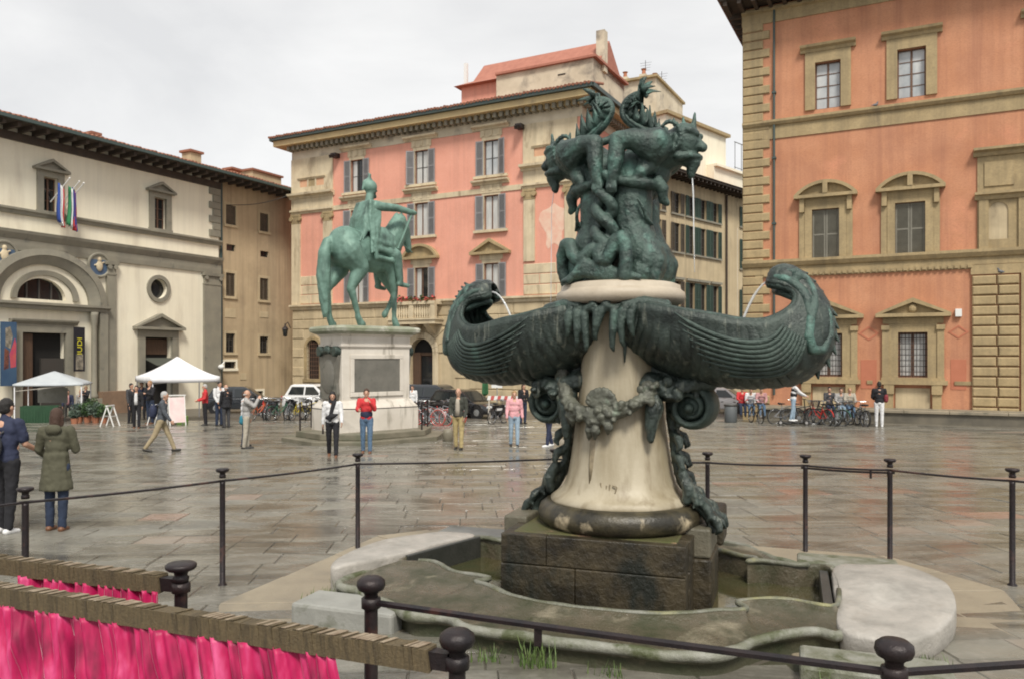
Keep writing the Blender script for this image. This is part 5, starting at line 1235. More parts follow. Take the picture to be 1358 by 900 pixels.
for sv in (-1, 1):
    for sg in (1, -1):
        pts = [(sg*.080*sin(pi*t*3.0+.3)-.02, sv*(.375+.040*cos(pi*t*3.0+.3)*sg), 3.97-.62*t) for t in [i/15 for i in range(16)]]
        if sg > 0: pts += [(-.12, sv*.42, 3.31), (-.22, sv*.43, 3.235), (-.31, sv*.43, 3.215), (-.385, sv*.42, 3.28), (-.42, sv*.40, 3.365), (-.50, sv*.36, 3.375), (-.57, sv*.31, 3.28), (-.575, sv*.28, 3.15), (-.53, sv*.28, 3.03)]
        else: pts += [(-.055, sv*.44, 3.27), (-.03, sv*.45, 3.20), (.04, sv*.455, 3.205), (.10, sv*.455, 3.28), (.15, sv*.45, 3.375), (.215, sv*.45, 3.395), (.26, sv*.45, 3.31), (.265, sv*.46, 3.18), (.25, sv*.46, 3.05)]
        k = len(pts); m.chain([(p_[0]*(1-.2*smoothstep(15, 19, i)), p_[1]*.97, p_[2]) for i, p_ in enumerate(pts)], [.040+.022*min(1, i/14) for i in range(k)], 12)
for k in range(5): m.chain([(-.40+.02*k, -.40-.02*k, 3.03), (-.18, -.44, 3.10+.02*k), (.05, -.42, 3.05+.015*k), (.32, -.42, 3.04)], [.03, .05, .045, .03])
m.ball((0, 0, 3.04), (.42, .42, .10), n=20)
m.build('tails', MATS['bronze_verd'], F_, remesh=.010, sm=2, disp=(.009, .04))
MB().tube([(.675, -.0, 4.0-.0), (.69, -.01, 3.8), (.695, -.01, 3.4), (.70, 0, 3.1)], [.006, .008, .006, .004], 6).build('water_jet', MATS['jet'], F_, True); MB().tube([(-.675, 0, 4.0), (-.70, -.01, 3.8), (-.71, 0, 3.2), (-.715, 0, 2.75)], .004, 5).build('water_jet', MATS['jet'], F_, True)

# ================================================================== IRON RAILING
M('rail_iron', (.014, .012, .014), (.030, .020, .020), scale=9, rough=.40, metal=.35, bump=.25, bscale=60, c3=(.075, .034, .026), s3=5, t3=.58)
RL = empty('iron_railing', (0, 3.5, gz(3.5)), 0, 'black iron railing of capped posts and thin bars fencing the fountain', 'railing'); RO = Vector((0, 3.5, gz(3.5)))
HT = 1.22
posts = {'A': (-4.18, 6.8), 'B': (-2.98, 8.15), 'C': (-1.88, 9.65), 'D': (.55, 10.2), 'E': (2.42, 9.8), 'F': (3.52, 9.5), 'G': (4.32, 9.05), 'H': (5.15, 8.15), 'L': (1.41, 2.92), 'J': (-.68, 3.82), 'K': (-.21, 3.03), 'I': (-1.71, 4.09), 'X': (-5.4, 5.2), 'Z': (6.4, 7.0)}
def post(name, r=.029, cap=1., flat=False):
    x, y = posts[name]; zb = gz(y); h = HT; m = MB()
    m.lathe([(r*1.6, -.3), (r*1.6, .02), (r, .04), (r*.96, h-.16), (r*1.0, h-.14)], 12, (0, 0, 0)); o = m.build('post', MATS['rail_iron'], RL, True, loc=(x-RO.x, y-RO.y, zb-RO.z))
    m = MB(); c = cap; m.lathe([(r*1.0, h-.16), (r*1.0, h-.11), (r*.95, h-.085), (r*1.25, h-.072), (r*1.95*c, h-.062), (r*2.2*c, h-.042), (r*2.1*c, h-.020), (r*1.5*c, h-.005), (r*.7, h), (.002, h+.001)] if not flat else [(r*1.1, h-.10), (r*1.2, h-.075), (r*.95, h-.065), (r*1.05, h-.045), (r*1.9, h-.036), (r*2.25, h-.026), (r*2.3, h-.010), (r*2.0, h-.002), (.002, h)], 20)
    m.build('finial', MATS['rail_iron'], o, True); return Vector((x, y, zb+h))
T = {k: post(k, .034 if k in 'JKLI' else .029, .93, k not in 'JKL') for k in posts}
rr = random.Random(3)
def rail(a, b, dz=-.13, w=.028, sag=.012, ext=.05, h=.02):
    A, Bp = (T[a] if isinstance(a, str) else Vector(a)), (T[b] if isinstance(b, str) else Vector(b)); d = (Bp-A).normalized(); m = MB(); pts = []
    A = A-d*ext; Bp = Bp+d*ext
    for i in range(9):
        t = i/8; p_ = A.lerp(Bp, t); pts.append(p_+Vector((0, 0, dz-sag*sin(pi*t)))-RO)
    m.tube(pts, [(h*.62, w*.62)]*9, 6, flat=(0, 0, 1)); m.build('rail', MATS['rail_iron'], RL)
for a, b in zip('XABCDEFG', 'ABCDEFGH'): rail(a, b)
rail('H', 'Z'); rail('F', 'G', -.16, .02)
rail('J', 'L', -.125, .036, .006, .04, .026); rail('L', (3.6, 3.3, T['L'].z-.005), -.125, .036, .004, 0, .026)
m = MB()
for k in ('J', 'K', 'L', 'I'):
    p_ = T[k]-RO; q = MB(); q.lathe([(.036, -.155), (.047, -.15), (.047, -.105), (.036, -.10)], 14, p_); q.build('collar', MATS['rail_iron'], RL, True)
gp = T['F'].lerp(T['G'], .78)-RO
MB().bar(gp+Vector((0, 0, -.15)), gp+Vector((0, 0, -.24)), .02, .02).bar(gp+Vector((.16, -.08, -.15)), gp+Vector((.16, -.08, -.20)), .015, .015).build('latch', MATS['rail_iron'], RL)
mid = T['J'].lerp(T['L'], .38)-RO; MB().bar(mid+Vector((0, 0, -.13)), mid+Vector((0, .01, -.22)), .035, .02).build('bracket', MATS['rail_iron'], RL)

# ---- straw-bound bars carrying pink cloth
M('straw_dark', (.095, .07, .036), (.06, .045, .025), scale=30, rough=.8, stretch=(3, 3, .6), bump=.4, bscale=80)
M('straw', (.125, .092, .047), (.08, .06, .032), scale=30, rough=.75, stretch=(3, 3, .6), bump=.4, bscale=80)
M('straw_pale', (.30, .24, .17), (.18, .13, .085), scale=20, rough=.6, bump=.3)
def cloth_mat():
    m = bpy.data.materials.new('pink_satin'); m.use_nodes = True; t = m.node_tree; N = t.nodes; lk = t.links.new; b = N['Principled BSDF']
    g = N.new('ShaderNodeNewGeometry'); mp_ = N.new('ShaderNodeMapping'); mp_.inputs['Scale'].default_value = (5, 5, 1.1); mp_.inputs['Rotation'].default_value = (0, .45, 0); lk(g.outputs['Position'], mp_.inputs['Vector'])
    n = N.new('ShaderNodeTexNoise'); n.inputs['Scale'].default_value = 2.4; n.inputs['Detail'].default_value = 4; lk(mp_.outputs[0], n.inputs['Vector'])
    r = N.new('ShaderNodeValToRGB'); e = r.color_ramp.elements; e[0].position = .34; e[0].color = (.20, .002, .04, 1); e[1].position = .72; e[1].color = (.62, .09, .24, 1)  # fold shade and pale sheen painted into the pinks as slanting streaks
    a = e.new(.52); a.color = (.44, .008, .085, 1); lk(n.outputs['Fac'], r.inputs['Fac']); lk(r.outputs['Color'], b.inputs['Base Color'])
    b.inputs['Roughness'].default_value = .50; b.inputs['Sheen Weight'].default_value = .4; b.inputs['Sheen Roughness'].default_value = .3; b.inputs['Specular IOR Level'].default_value = .4
    b.inputs['Subsurface Weight'].default_value = 0
    MATS['pink_satin'] = m; return m
cloth_mat()
def wrapped(A, Bp, w, h, label, seed):
    A, Bp = Vector(A), Vector(Bp); d = (Bp-A); Ln = d.length; ang = atan2(d.y, d.x); e = empty('bound_bar', A, ang, label, 'bar', 'straw-bound bars with pink cloth')
    dz = Bp.z-A.z; r = random.Random(seed); pit = math.asin(dz/Ln)
    Rm = Matrix.Rotation(-pit, 4, 'Y')
    MB().box(.03, Ln+.02, -w*.35, w*.35, -h*.38, h*.38).xf(Rm).build('core', MATS['rail_iron'], e)
    x = .10; k = 0
    while x < Ln:
        l = r.uniform(.016, .026); sk = r.uniform(-.004, .004); g = r.uniform(-.0005, .0006); m = MB()
        ww, hh = w/2+g, h/2+g
        P = lambda x_, s: [(x_, -ww, -hh), (x_+sk*0, ww, -hh), (x_+sk+.012, ww, hh*.96), (x_+sk, -ww*.9, hh)]
        m.rings([P(x, 0), P(x+l*.985, 0)]); m.xf(Rm); m.build('binding', MATS[('straw', 'straw', 'straw', 'straw_dark')[r.randrange(4)]], e)
        if r.random() < .55:
            q = MB(); zz = hh+.003; q.prism([(x+sk, -ww*.8, zz), (x+l*.8+sk, -ww*.8, zz), (x+l*.8+sk+.03, ww*.9, zz-.001), (x+sk+.03, ww*.9, zz-.001)], (0, 0, .002+r.random()*.002)); q.xf(Rm)
            q.build('straw_end', MATS[r.choice(('straw_pale', 'straw_pale', 'straw'))], e)
        x += l; k += 1
    return e, Rm
def hang(A, Bp, s0, s1, drop, label, seed, h, yo=0., gap=False):
    A, Bp = Vector(A), Vector(Bp); d = Bp-A; Ln = d.length; dh = d.normalized(); nrm = Vector((dh.y, -dh.x, 0)).normalized()
    if nrm.y > 0: nrm = -nrm
    r = random.Random(seed); n, m_ = 320, 40; q = MB(); ph = [r.uniform(0, 6.28) for _ in range(8)]
    for j in range(m_+1):
        t = j/m_
        for i in range(n+1):
            f = i/n; s = s0+(s1-s0)*f
            sk = .16*t*(.5-f)*0+(-.42*t)+.08*t*sin(7*f+ph[0])
            pl = lambda x: 1.4*(abs(sin(x*.5))-.6)
            nf_ = 11*(s1-s0)/2.6; w1 = f+.02*sin(19*f+ph[0])+t*.035*sin(7*f+ph[4])
            a = (.022+.055*min(1, t*1.6))*pl(2*pi*nf_*w1+ph[1]+2.2*sin(3*f+ph[2])+1.6*t*sin(9*f))+(.010+.022*t)*sin(2*pi*nf_*2.3*w1+ph[3]+2*sin(11*f+ph[4])+3*t)+.009*sin(2*pi*nf_*5*f+ph[5])*(1-.6*t)+.05*t*mnoise.noise(Vector((f*6, t*2, seed)))+.03*(1-abs(mnoise.noise(Vector((f*16*(s1-s0)/2.6-t*2.2, t*1.5+f*3, seed+5))))*2.4)*min(1, t*3+.15)
            p_ = A+dh*s+dh*(sk*(s1-s0)*.25)+nrm*(a+.025+.02*t)+Vector((0, 0, -h*.4-drop*t+.012*sin(2*pi*9*f+ph[6])*t)); q.v.append(tuple(p_-A))
    for j in range(m_):
        for i in range(n):
            a = j*(n+1)+i; q.f.append((a, a+1, a+n+2, a+n+1))
    o = q.build('pink_cloth', MATS['pink_satin'], None, True, loc=A); md = o.modifiers.new('solid', 'SOLIDIFY'); md.thickness = .003
    return tag(o, label, 'cloth', 'pink cloths hung from the bound bars')
kA = T['K']+Vector((0, 0, -.125)); kB = Vector((-3.3, 4.10, 1.075))
wrapped(kA, kB, .075, .088, 'long straw-bound bar running left from the nearest capped post', 5)
dk = (kB-kA).normalized()
hang(kA, kB, .52, 3.1, 1.0, 'wide crumpled hot-pink cloth hanging from the nearer bound bar', 11, .088)
iA = T['I']+Vector((0, 0, -.115)); iB = Vector((-3.9, 4.62, 1.10))
wrapped(iA, iB, .075, .088, 'shorter straw-bound bar behind the near one, ending at a flat-capped post', 6)
hang(iA, iB, .10, .98, .75, 'strip of pink cloth showing behind the nearer bound bar', 12, .088)
# ---- tufts of grass at the basin's foot
m = MB(); rr = random.Random(8)
def tuft(u, v, n, h, sp):
    for k in range(int(n*1.6)):
        a = rr.uniform(0, 6.28); x, y = u+rr.gauss(0, sp), v+rr.gauss(0, sp*.5); hh = .62*h*rr.uniform(.4, 1.15); l = rr.uniform(.1, .5)*hh; w_ = rr.uniform(.005, .010)
        dx, dy = cos(a), sin(a); P0 = Vector((x, y, .02)); o = len(m.v)
        for t in (0, .5, 1):
            c = P0+Vector((dx*l*t*t, dy*l*t*t, hh*t)); ww = w_*(1-t*.9); m.v += [tuple(c+Vector((-dy*ww, dx*ww, 0))), tuple(c+Vector((dy*ww, -dx*ww, 0)))]
        m.f += [(o, o+1, o+3, o+2), (o+2, o+3, o+5, o+4)]
for a in ((-.25, -2.0, 45, .34, .07), (-.65, -2.0, 22, .22, .08), (.3, -2.0, 18, .22, .06), (1.75, -2.2, 40, .42, .05), (1.3, -2.15, 40, .25, .1), (-2.6, -1.15, 60, .22, .1), (-2.3, -1.2, 50, .25, .12), (-2.45, -.95, 40, .3, .12), (-1.4, -2.2, 50, .24, .1), (2.5, -1.0, 40, .18, .1)): tuft(*a)
gr = m.build('grass', M('grass_green', (.07, .13, .03), (.12, .17, .045), scale=8, rough=.6)); gr.location = FC; gr.rotation_euler = (0, 0, FA); gr['kind'] = 'stuff'; gr['label'] = 'grass and weeds sprouting at the foot of the basin wall'
# ================================================================== EQUESTRIAN MONUMENT
M('marble_white', (.66, .615, .55), (.55, .505, .44), scale=1.4, rough=.6, bump=.2, c3=(.33, .30, .25), s3=1.3, t3=.58, stretch3=(2, 2, .3))
M('step_stone', (.19, .17, .125), (.13, .12, .085), scale=2, rough=.55, bump=.3, c3=(.12, .12, .08), s3=1, t3=.56)
M('statue_bronze', (.10, .18, .145), (.18, .30, .25), scale=2.2, rough=.5, rough2=.65, metal=.2, bump=.3, bscale=18, c3=(.035, .062, .052), s3=1.5, t3=.525, stretch3=(1.5, 1.5, .45), w3=.2)
M('plaque_bronze', (.20, .19, .165), (.155, .15, .13), scale=3, rough=.5, metal=.3, bump=.3, c3=(.09, .10, .085), s3=2, t3=.58)
M('slab_mossy', (.33, .34, .27), (.20, .22, .14), scale=2.5, rough=.6, bump=.3, c3=(.50, .48, .42), s3=2, t3=.58)
MX, MY = (485-CX)/FPX*26.2, 26.2; MA = radians(42)
E0 = empty('equestrian_monument', (MX, MY, gz(MY)), MA, 'green bronze rider on a walking horse atop a tall marble pedestal', 'monument')
def chrect(l, w, c): a, b = l/2, w/2; return [(a-c, -b), (a, -b+c), (a, b-c), (a-c, b), (-a+c, b), (-a, b-c), (-a, -b+c), (-a+c, -b)]
def slab_(poly, z0, z1): return MB().prism([(x, y, z0) for x, y in poly], (0, 0, z1-z0))
slab_(chrect(5.0, 4.3, 1.15), -.4, .17).build('step', MATS['step_stone'], E0, bevel=.02)
slab_(chrect(4.2, 3.5, .95), .172, .36).build('step', MATS['step_stone'], E0, bevel=.02)
def rr_(l, w, z, c=.0): return [(x, y, z) for x, y in chrect(l, w, max(c, .02))]
m = MB(); m.rings([rr_(2.95, 1.85, .34), rr_(2.95, 1.85, 1.05), rr_(2.9, 1.8, 1.12), rr_(2.75, 1.62, 1.22), rr_(2.62, 1.46, 1.34)]); m.build('plinth', MATS['marble_white'], E0)
m = MB(); m.rings([rr_(2.56, 1.38, 1.30), rr_(2.56, 1.38, 3.0)]); m.build('shaft', MATS['marble_white'], E0)
m = MB(); m.rings([rr_(2.56, 1.38, 2.98), rr_(2.66, 1.5, 3.06), rr_(2.66, 1.5, 3.12), rr_(2.58, 1.4, 3.14), rr_(2.6, 1.42, 3.36), rr_(2.8, 1.6, 3.46)]); m.build('frieze', MATS['marble_white'], E0)
m = MB(); m.rings([rr_(2.85, 1.7, 3.45, .1), rr_(3.15, 2.0, 3.53, .12), rr_(3.18, 2.03, 3.62, .12), rr_(3.1, 1.95, 3.68, .12), rr_(2.6, 1.5, 3.72, .1)]); m.build('top_slab', MATS['slab_mossy'], E0)
for sy in (-1, 1):
    y = sorted((sy*.70, sy*.745)); m = MB()
    for a in ((-1.0, 1.0, 2.66, 2.8), (-1.0, 1.0, 1.46, 1.6), (-1.0, -.86, 1.602, 2.658), (.86, 1.0, 1.602, 2.658)): m.box(a[0], a[1], y[0], y[1], a[2], a[3])
    m.build('moulding', MATS['marble_white'], E0, bevel=.015)
    y = sorted((sy*.685, sy*.715)); MB().box(-.855, .855, y[0], y[1], 1.605, 2.655).build('plaque', MATS['plaque_bronze'], E0)
for sx in (-1, 1):
    m = MB(); o_ = [(-.50, 1.38), (.50, 1.38), (.56, 1.55), (.50, 1.9), (.56, 2.35), (.62, 2.75), (.5, 2.86), (-.5, 2.86), (-.62, 2.75), (-.56, 2.35), (-.50, 1.9), (-.56, 1.55)]
    m.prism([(sx*1.28, y, z) for y, z in o_], (sx*.10, 0, 0)); m.ball((sx*1.38, 0, 2.1), (.07, .40, .55), n=14)
    m.build('shield', MATS['plaque_bronze'], E0, bevel=.02)
    m = MB()
    for sy in (-1, 1): m.tube([(sx*1.26, sy*.48, 2.90), (sx*1.48, sy*.48, 2.90)], .17, 14); m.chain([(sx*1.40, sy*.42, 2.98), (sx*1.42, sy*.2, 2.88), (sx*1.42, 0, 2.94)], [.07, .08, .09])
    m.ball((sx*1.42, 0, 2.96), (.1, .18, .14)); m.build('scroll', MATS['bronze'], E0, remesh=.03)
hs = 1.97
def hp(mb, k=hs): mb.v = [(x*k, y*k, z*k+3.70) for x, y, z in mb.v]; return mb
m = MB()
m.chain([(-.44, 0, 1.21), (-.15, 0, 1.19), (.15, 0, 1.14), (.42, 0, 1.15)], [.315, .285, .30, .27], 18)
for sy in (-1, 1): m.ball((-.45, sy*.13, 1.17), (.26, .20, .30), n=16); m.ball((.44, sy*.12, 1.10), (.20, .16, .24), n=14)
m.chain([(.46, 0, 1.22), (.62, 0, 1.44), (.70, 0, 1.60), (.745, 0, 1.70)], [.25, .205, .165, .13], 14)
m.chain([(.76, 0, 1.71), (.84, 0, 1.60), (.90, 0, 1.44), (.935, 0, 1.33), (.94, 0, 1.27)], [.105, .112, .085, .068, .058], 12)
m.ball((.83, 0, 1.53), (.08, .085, .11)); m.ball((.94, 0, 1.29), (.05, .06, .05))
for sy in (-1, 1):
    m.chain([(.735, sy*.06, 1.78), (.74, sy*.075, 1.88)], [.032, .010]); m.ball((.87, sy*.085, 1.61), .022, n=8)
def leg(pts, rad): m.chain(pts, rad, 12)
leg([(-.44, -.15, 1.12), (-.24, -.19, .90), (-.42, -.17, .57), (-.40, -.17, .52), (-.285, -.17, .20), (-.27, -.17, .14), (-.22, -.17, .05)], [.24, .155, .078, .068, .046, .056, .062])
m.chain([(-.22, -.17, .05), (-.18, -.17, .035)], [.065, .06])
leg([(-.46, .15, 1.12), (-.40, .19, .90), (-.70, .17, .57), (-.69, .17, .52), (-.64, .17, .20), (-.635, .17, .14), (-.60, .17, .05)], [.24, .155, .078, .068, .046, .056, .062])
m.chain([(-.60, .17, .05), (-.56, .17, .035)], [.065, .06])
leg([(.42, -.16, 1.02), (.46, -.17, .84), (.50, -.17, .56), (.495, -.17, .50), (.495, -.17, .2), (.50, -.17, .14), (.53, -.17, .05)], [.18, .115, .066, .06, .042, .052, .06]); m.chain([(.53, -.17, .05), (.56, -.17, .035)], [.062, .058])
leg([(.44, .16, 1.02), (.52, .17, .84), (.75, .17, .56), (.75, .17, .53), (.60, .17, .30), (.575, .17, .27), (.53, .17, .21)], [.18, .115, .068, .062, .042, .05, .058])
m.chain([(-.70, 0, 1.28), (-.79, 0, 1.24), (-.845, 0, 1.08), (-.86, 0, .80), (-.845, .01, .48), (-.82, .0, .16)], [.08, .085, .11, .125, .10, .04], 12)
for k in range(7):
    a = k*.9; m.chain([(-.83+.07*cos(a), .07*sin(a), 1.1), (-.87+.09*cos(a+.6), .09*sin(a+.6), .75), (-.85+.06*cos(a+1.4), .07*sin(a+1.4), .4), (-.82+.04*cos(a+2), .05*sin(a+2), .10+.03*k)], [.03, .035, .03, .01], 8)
for k in range(9):                                # mane
    t = k/8; x, z = .46+.28*t, 1.44+.34*t; m.chain([(x-.09+.02*t, 0, z+.0), (x-.05, -.13+.05*t, z-.06), (x+.0, -.17+.06*t, z-.17)], [.055, .045, .015], 8)
m.chain([(.30, -.27, 1.22), (.52, -.24, 1.12), (.66, -.10, 1.12), (.66, .10, 1.12)], [.025]*4, 8); m.ball((-.30, 0, .93), (.14, .1, .06))
m.v = [(x*.84, y*.93, z) for x, y, z in m.v]; hp(m, 2.14).build('horse', MATS['statue_bronze'], E0, remesh=.032, sm=4, disp=(.03, .18))
m = MB()
m.chain([(.05, 0, 1.50), (.05, 0, 1.72), (.06, 0, 2.00)], [.19, .165, .19], 16); m.ball((.06, 0, 1.99), (.145, .22, .17), n=16)
for sy in (-1, 1): m.ball((.06, sy*.215, 2.06), (.10, .095, .10), n=12)
m.chain([(.07, 0, 2.15), (.085, 0, 2.28)], [.08, .07]); m.ball((.105, 0, 2.385), (.105, .088, .125), n=16); m.chain([(.18, 0, 2.40), (.22, 0, 2.37)], [.03, .02]); m.chain([(.15, 0, 2.29), (.18, 0, 2.27)], [.055, .04])
m.chain([(.07, -.22, 2.06), (.40, -.30, 2.06), (.44, -.305, 2.06), (.70, -.335, 2.02)], [.085, .068, .066, .05], 12)
m.ball((.745, -.335, 2.02), (.05, .04, .05), n=10)
for k in range(4): m.chain([(.77, -.335+.028*(k-1.5), 2.035), (.80, -.335+.028*(k-1.5), 2.015), (.785, -.335+.028*(k-1.5), 1.98)], [.017, .016, .012], 7)
m.chain([(.735, -.295, 2.04), (.765, -.29, 2.01)], [.02, .014], 7)
m.chain([(.07, .22, 2.06), (.10, .33, 1.80), (.36, .14, 1.66)], [.085, .068, .05], 12); m.ball((.40, .12, 1.66), (.05, .04, .05), n=10)
for sy in (-1, 1):
    m.chain([(.08, sy*.14, 1.46), (.40, sy*.325, 1.24), (.42, sy*.335, 1.18), (.47, sy*.35, .84), (.47, sy*.35, .78)], [.15, .105, .09, .062, .055], 12)
    m.chain([(.45, sy*.35, .75), (.62, sy*.375, .72)], [.05, .038])
hp(m, 1.92).build('rider', MATS['statue_bronze'], E0, remesh=.030, sm=3, disp=(.02, .15))
m = MB()                                          # helmet with plume, cape, skirt and saddle cloth
m.ball((.09, 0, 2.43), (.125, .11, .12), n=14); m.chain([(.20, 0, 2.45), (.08, 0, 2.56), (-.02, 0, 2.50), (-.06, 0, 2.36)], [.025, .035, .035, .02]); m.chain([(.06, 0, 2.54), (.08, 0, 2.63), (.05, 0, 2.66)], [.03, .03, .012])
hp(m, 1.92).build('helmet', MATS['statue_bronze'], E0, remesh=.026, sm=2)
m = MB()
for k in range(9):
    t = (k-4)/4; m.chain([(-.05, t*.17, 2.12), (-.13-.03*(1-abs(t)), t*.21, 1.85), (-.15, t*.24, 1.62), (-.22-.06*(k % 2), t*.26, 1.47)], [.045, .05, .055, .03], 8)
for k in range(5): m.chain([(.14-.05*k, -.20-.012*k, 2.12), (.10-.045*k, -.27, 1.85), (.06-.03*k, -.30-.01*(k % 2), 1.6), (.10-.05*k, -.36, 1.32-.02*k)], [.04, .04, .042, .022], 8)
hp(m, 1.92).build('cape', MATS['statue_bronze'], E0, remesh=.026, sm=2, disp=(.03, .12))
m = MB()
for sy in (-1, 1):
    for k in range(6): m.chain([(.0+.05*k, sy*.19, 1.52), (.03+.065*k, sy*.30, 1.40), (.03+.07*k, sy*.335, 1.25+.01*k)], [.06, .05, .03], 8)
    m.chain([(-.05, sy*.31, 1.33), (.30, sy*.33, 1.28)], [.06, .05]); m.chain([(-.03, sy*.33, 1.22), (.33, sy*.33, 1.16)], [.05, .05]); m.chain([(.0, sy*.335, 1.08), (.34, sy*.33, 1.04)], [.04, .04]); m.chain([(-.03, sy*.33, 1.3), (.0, sy*.335, 1.06)], [.05, .04]); m.chain([(.32, sy*.33, 1.28), (.35, sy*.33, 1.03)], [.05, .04])
m.v = [(x*.9, y*.94, z) for x, y, z in m.v]; hp(m, 2.10).build('saddle_cloth', MATS['statue_bronze'], E0, remesh=.028, sm=2)
m = MB(); m.tube([(.755, -.335, 2.06), (.60, -.33, 1.70), (.45, -.31, 1.36)], .022, 8); hp(m, 1.92).build('baton', MATS['statue_bronze'], E0)
m = MB(); m.tube([(.92, -.07, 1.36), (.70, -.14, 1.45), (.40, .08, 1.66)], .012, 6); hp(m, 1.92).build('rein', MATS['statue_bronze'], E0)
m = MB(); m.tube([(.05, .26, 1.62), (-.35, .30, 1.25)], .02, 6).tube([(-.12, -.20, 1.72), (-.30, -.3, 1.42)], .022, 6); hp(m, 1.92).build('sword', MATS['statue_bronze'], E0)
# low iron rail on the steps
rl = empty('pedestal_railing', (MX, MY, gz(MY)), MA, 'thin low iron rail on the steps round the monument pedestal', 'railing')
pl_ = chrect(3.95, 3.2, .85)
for i, (x, y) in enumerate(pl_):
    MB().tube([(x, y, .36), (x, y, 1.22)], .028, 6).ball((x, y, 1.24), .04, n=8).build('post', MATS['rail_iron'], rl)
    x2, y2 = pl_[(i+1) % 8]; m = MB(); m.tube([(x, y, 1.12), (x2, y2, 1.12)], .016, 6); m.build('rail', MATS['rail_iron'], rl)
bx, by = gpt(594, 585)
tag(MB().lathe([(.17, -.1), (.17, .28), (.155, .35), (.10, .40), (.02, .41)], 14).build('stone_bollard', MATS['step_stone'], None, True, loc=(bx, by, gz(by))), 'squat grey stone bollard just right of the monument steps', 'bollard')
# ================================================================== PEOPLE
SK = M('skin', (.50, .29, .20), (.46, .26, .18), scale=6, rough=.55); M('skin_tan', (.36, .20, .13), rough=.55)
def cl(name, c, r=.85, **k): return M('cloth_'+name, c, tuple(v*.78 for v in c), scale=5, rough=r, bump=.2, bscale=14, **k)
for n_, c_ in dict(navy=(.025, .032, .07), black=(.014, .014, .018), white=(.72, .72, .73), olive=(.085, .082, .052), jean=(.10, .17, .27), darkjean=(.022, .035, .07), khaki=(.36, .29, .18), tan=(.44, .35, .17), beige=(.42, .38, .31),
    grey=(.36, .35, .34), slate=(.075, .085, .10), red=(.55, .035, .04), pink=(.72, .37, .40), brown=(.12, .055, .03), teal=(.03, .20, .28), charcoal=(.055, .055, .06), darkolive=(.045, .048, .038), maroon=(.22, .03, .04), palejean=(.30, .40, .50), rose=(.5, .27, .27)).items(): cl(n_, c_)
M('hair_brown', (.055, .026, .015), rough=.6, bump=.9, bscale=55); M('hair_black', (.012, .010, .009), rough=.55, bump=.9, bscale=55); M('hair_grey', (.42, .41, .40), rough=.6, bump=.9, bscale=55); M('hair_fair', (.32, .19, .09), rough=.6, bump=.9, bscale=55); M('eye_dark', (.02, .015, .012), rough=.2)
M('shoe_white', (.7, .7, .7), rough=.6); M('shoe_dark', (.02, .018, .016), rough=.5); M('shoe_brown', (.16, .07, .035), rough=.5)
C = lambda n: MATS['cloth_'+n]
def hand(m, w, d, side, curl=.5):
    """palm, four unequal curled fingers and a thumb from wrist w along direction d"""
    d = Vector(d).normalized(); sp = Vector((1, 0, 0))-d*d.x
    if sp.length < .3: sp = Vector((0, 0, 1))-d*d.z
    sp.normalize(); pn = d.cross(sp).normalized()*(1 if side > 0 else -1)
    if pn.y*side > 0: pn = -pn
    w = Vector(w); c = w+d*.05
    R = Matrix((sp, pn, d)).transposed(); m.ball(c, (.040, .019, .055), R, n=10)
    for k, ln in enumerate((.062, .074, .070, .054)):
        b = w+d*.088+sp*(.030-.020*k); k1 = b+(d*.92+pn*curl*.5).normalized()*ln*.55; k2 = k1+(d*.6+pn*curl*1.5).normalized()*ln*.5
        m.chain([b-d*.02, b, k1, k2], [.0105, .0105, .0098, .0085], 7)
    t0 = w+d*.035+sp*.034; t1 = t0+(d*.7+sp*.6).normalized()*.035; m.chain([t0-sp*.012, t1, t1+(d*.9+pn*.4).normalized()*.028], [.0135, .0115, .0092], 7)
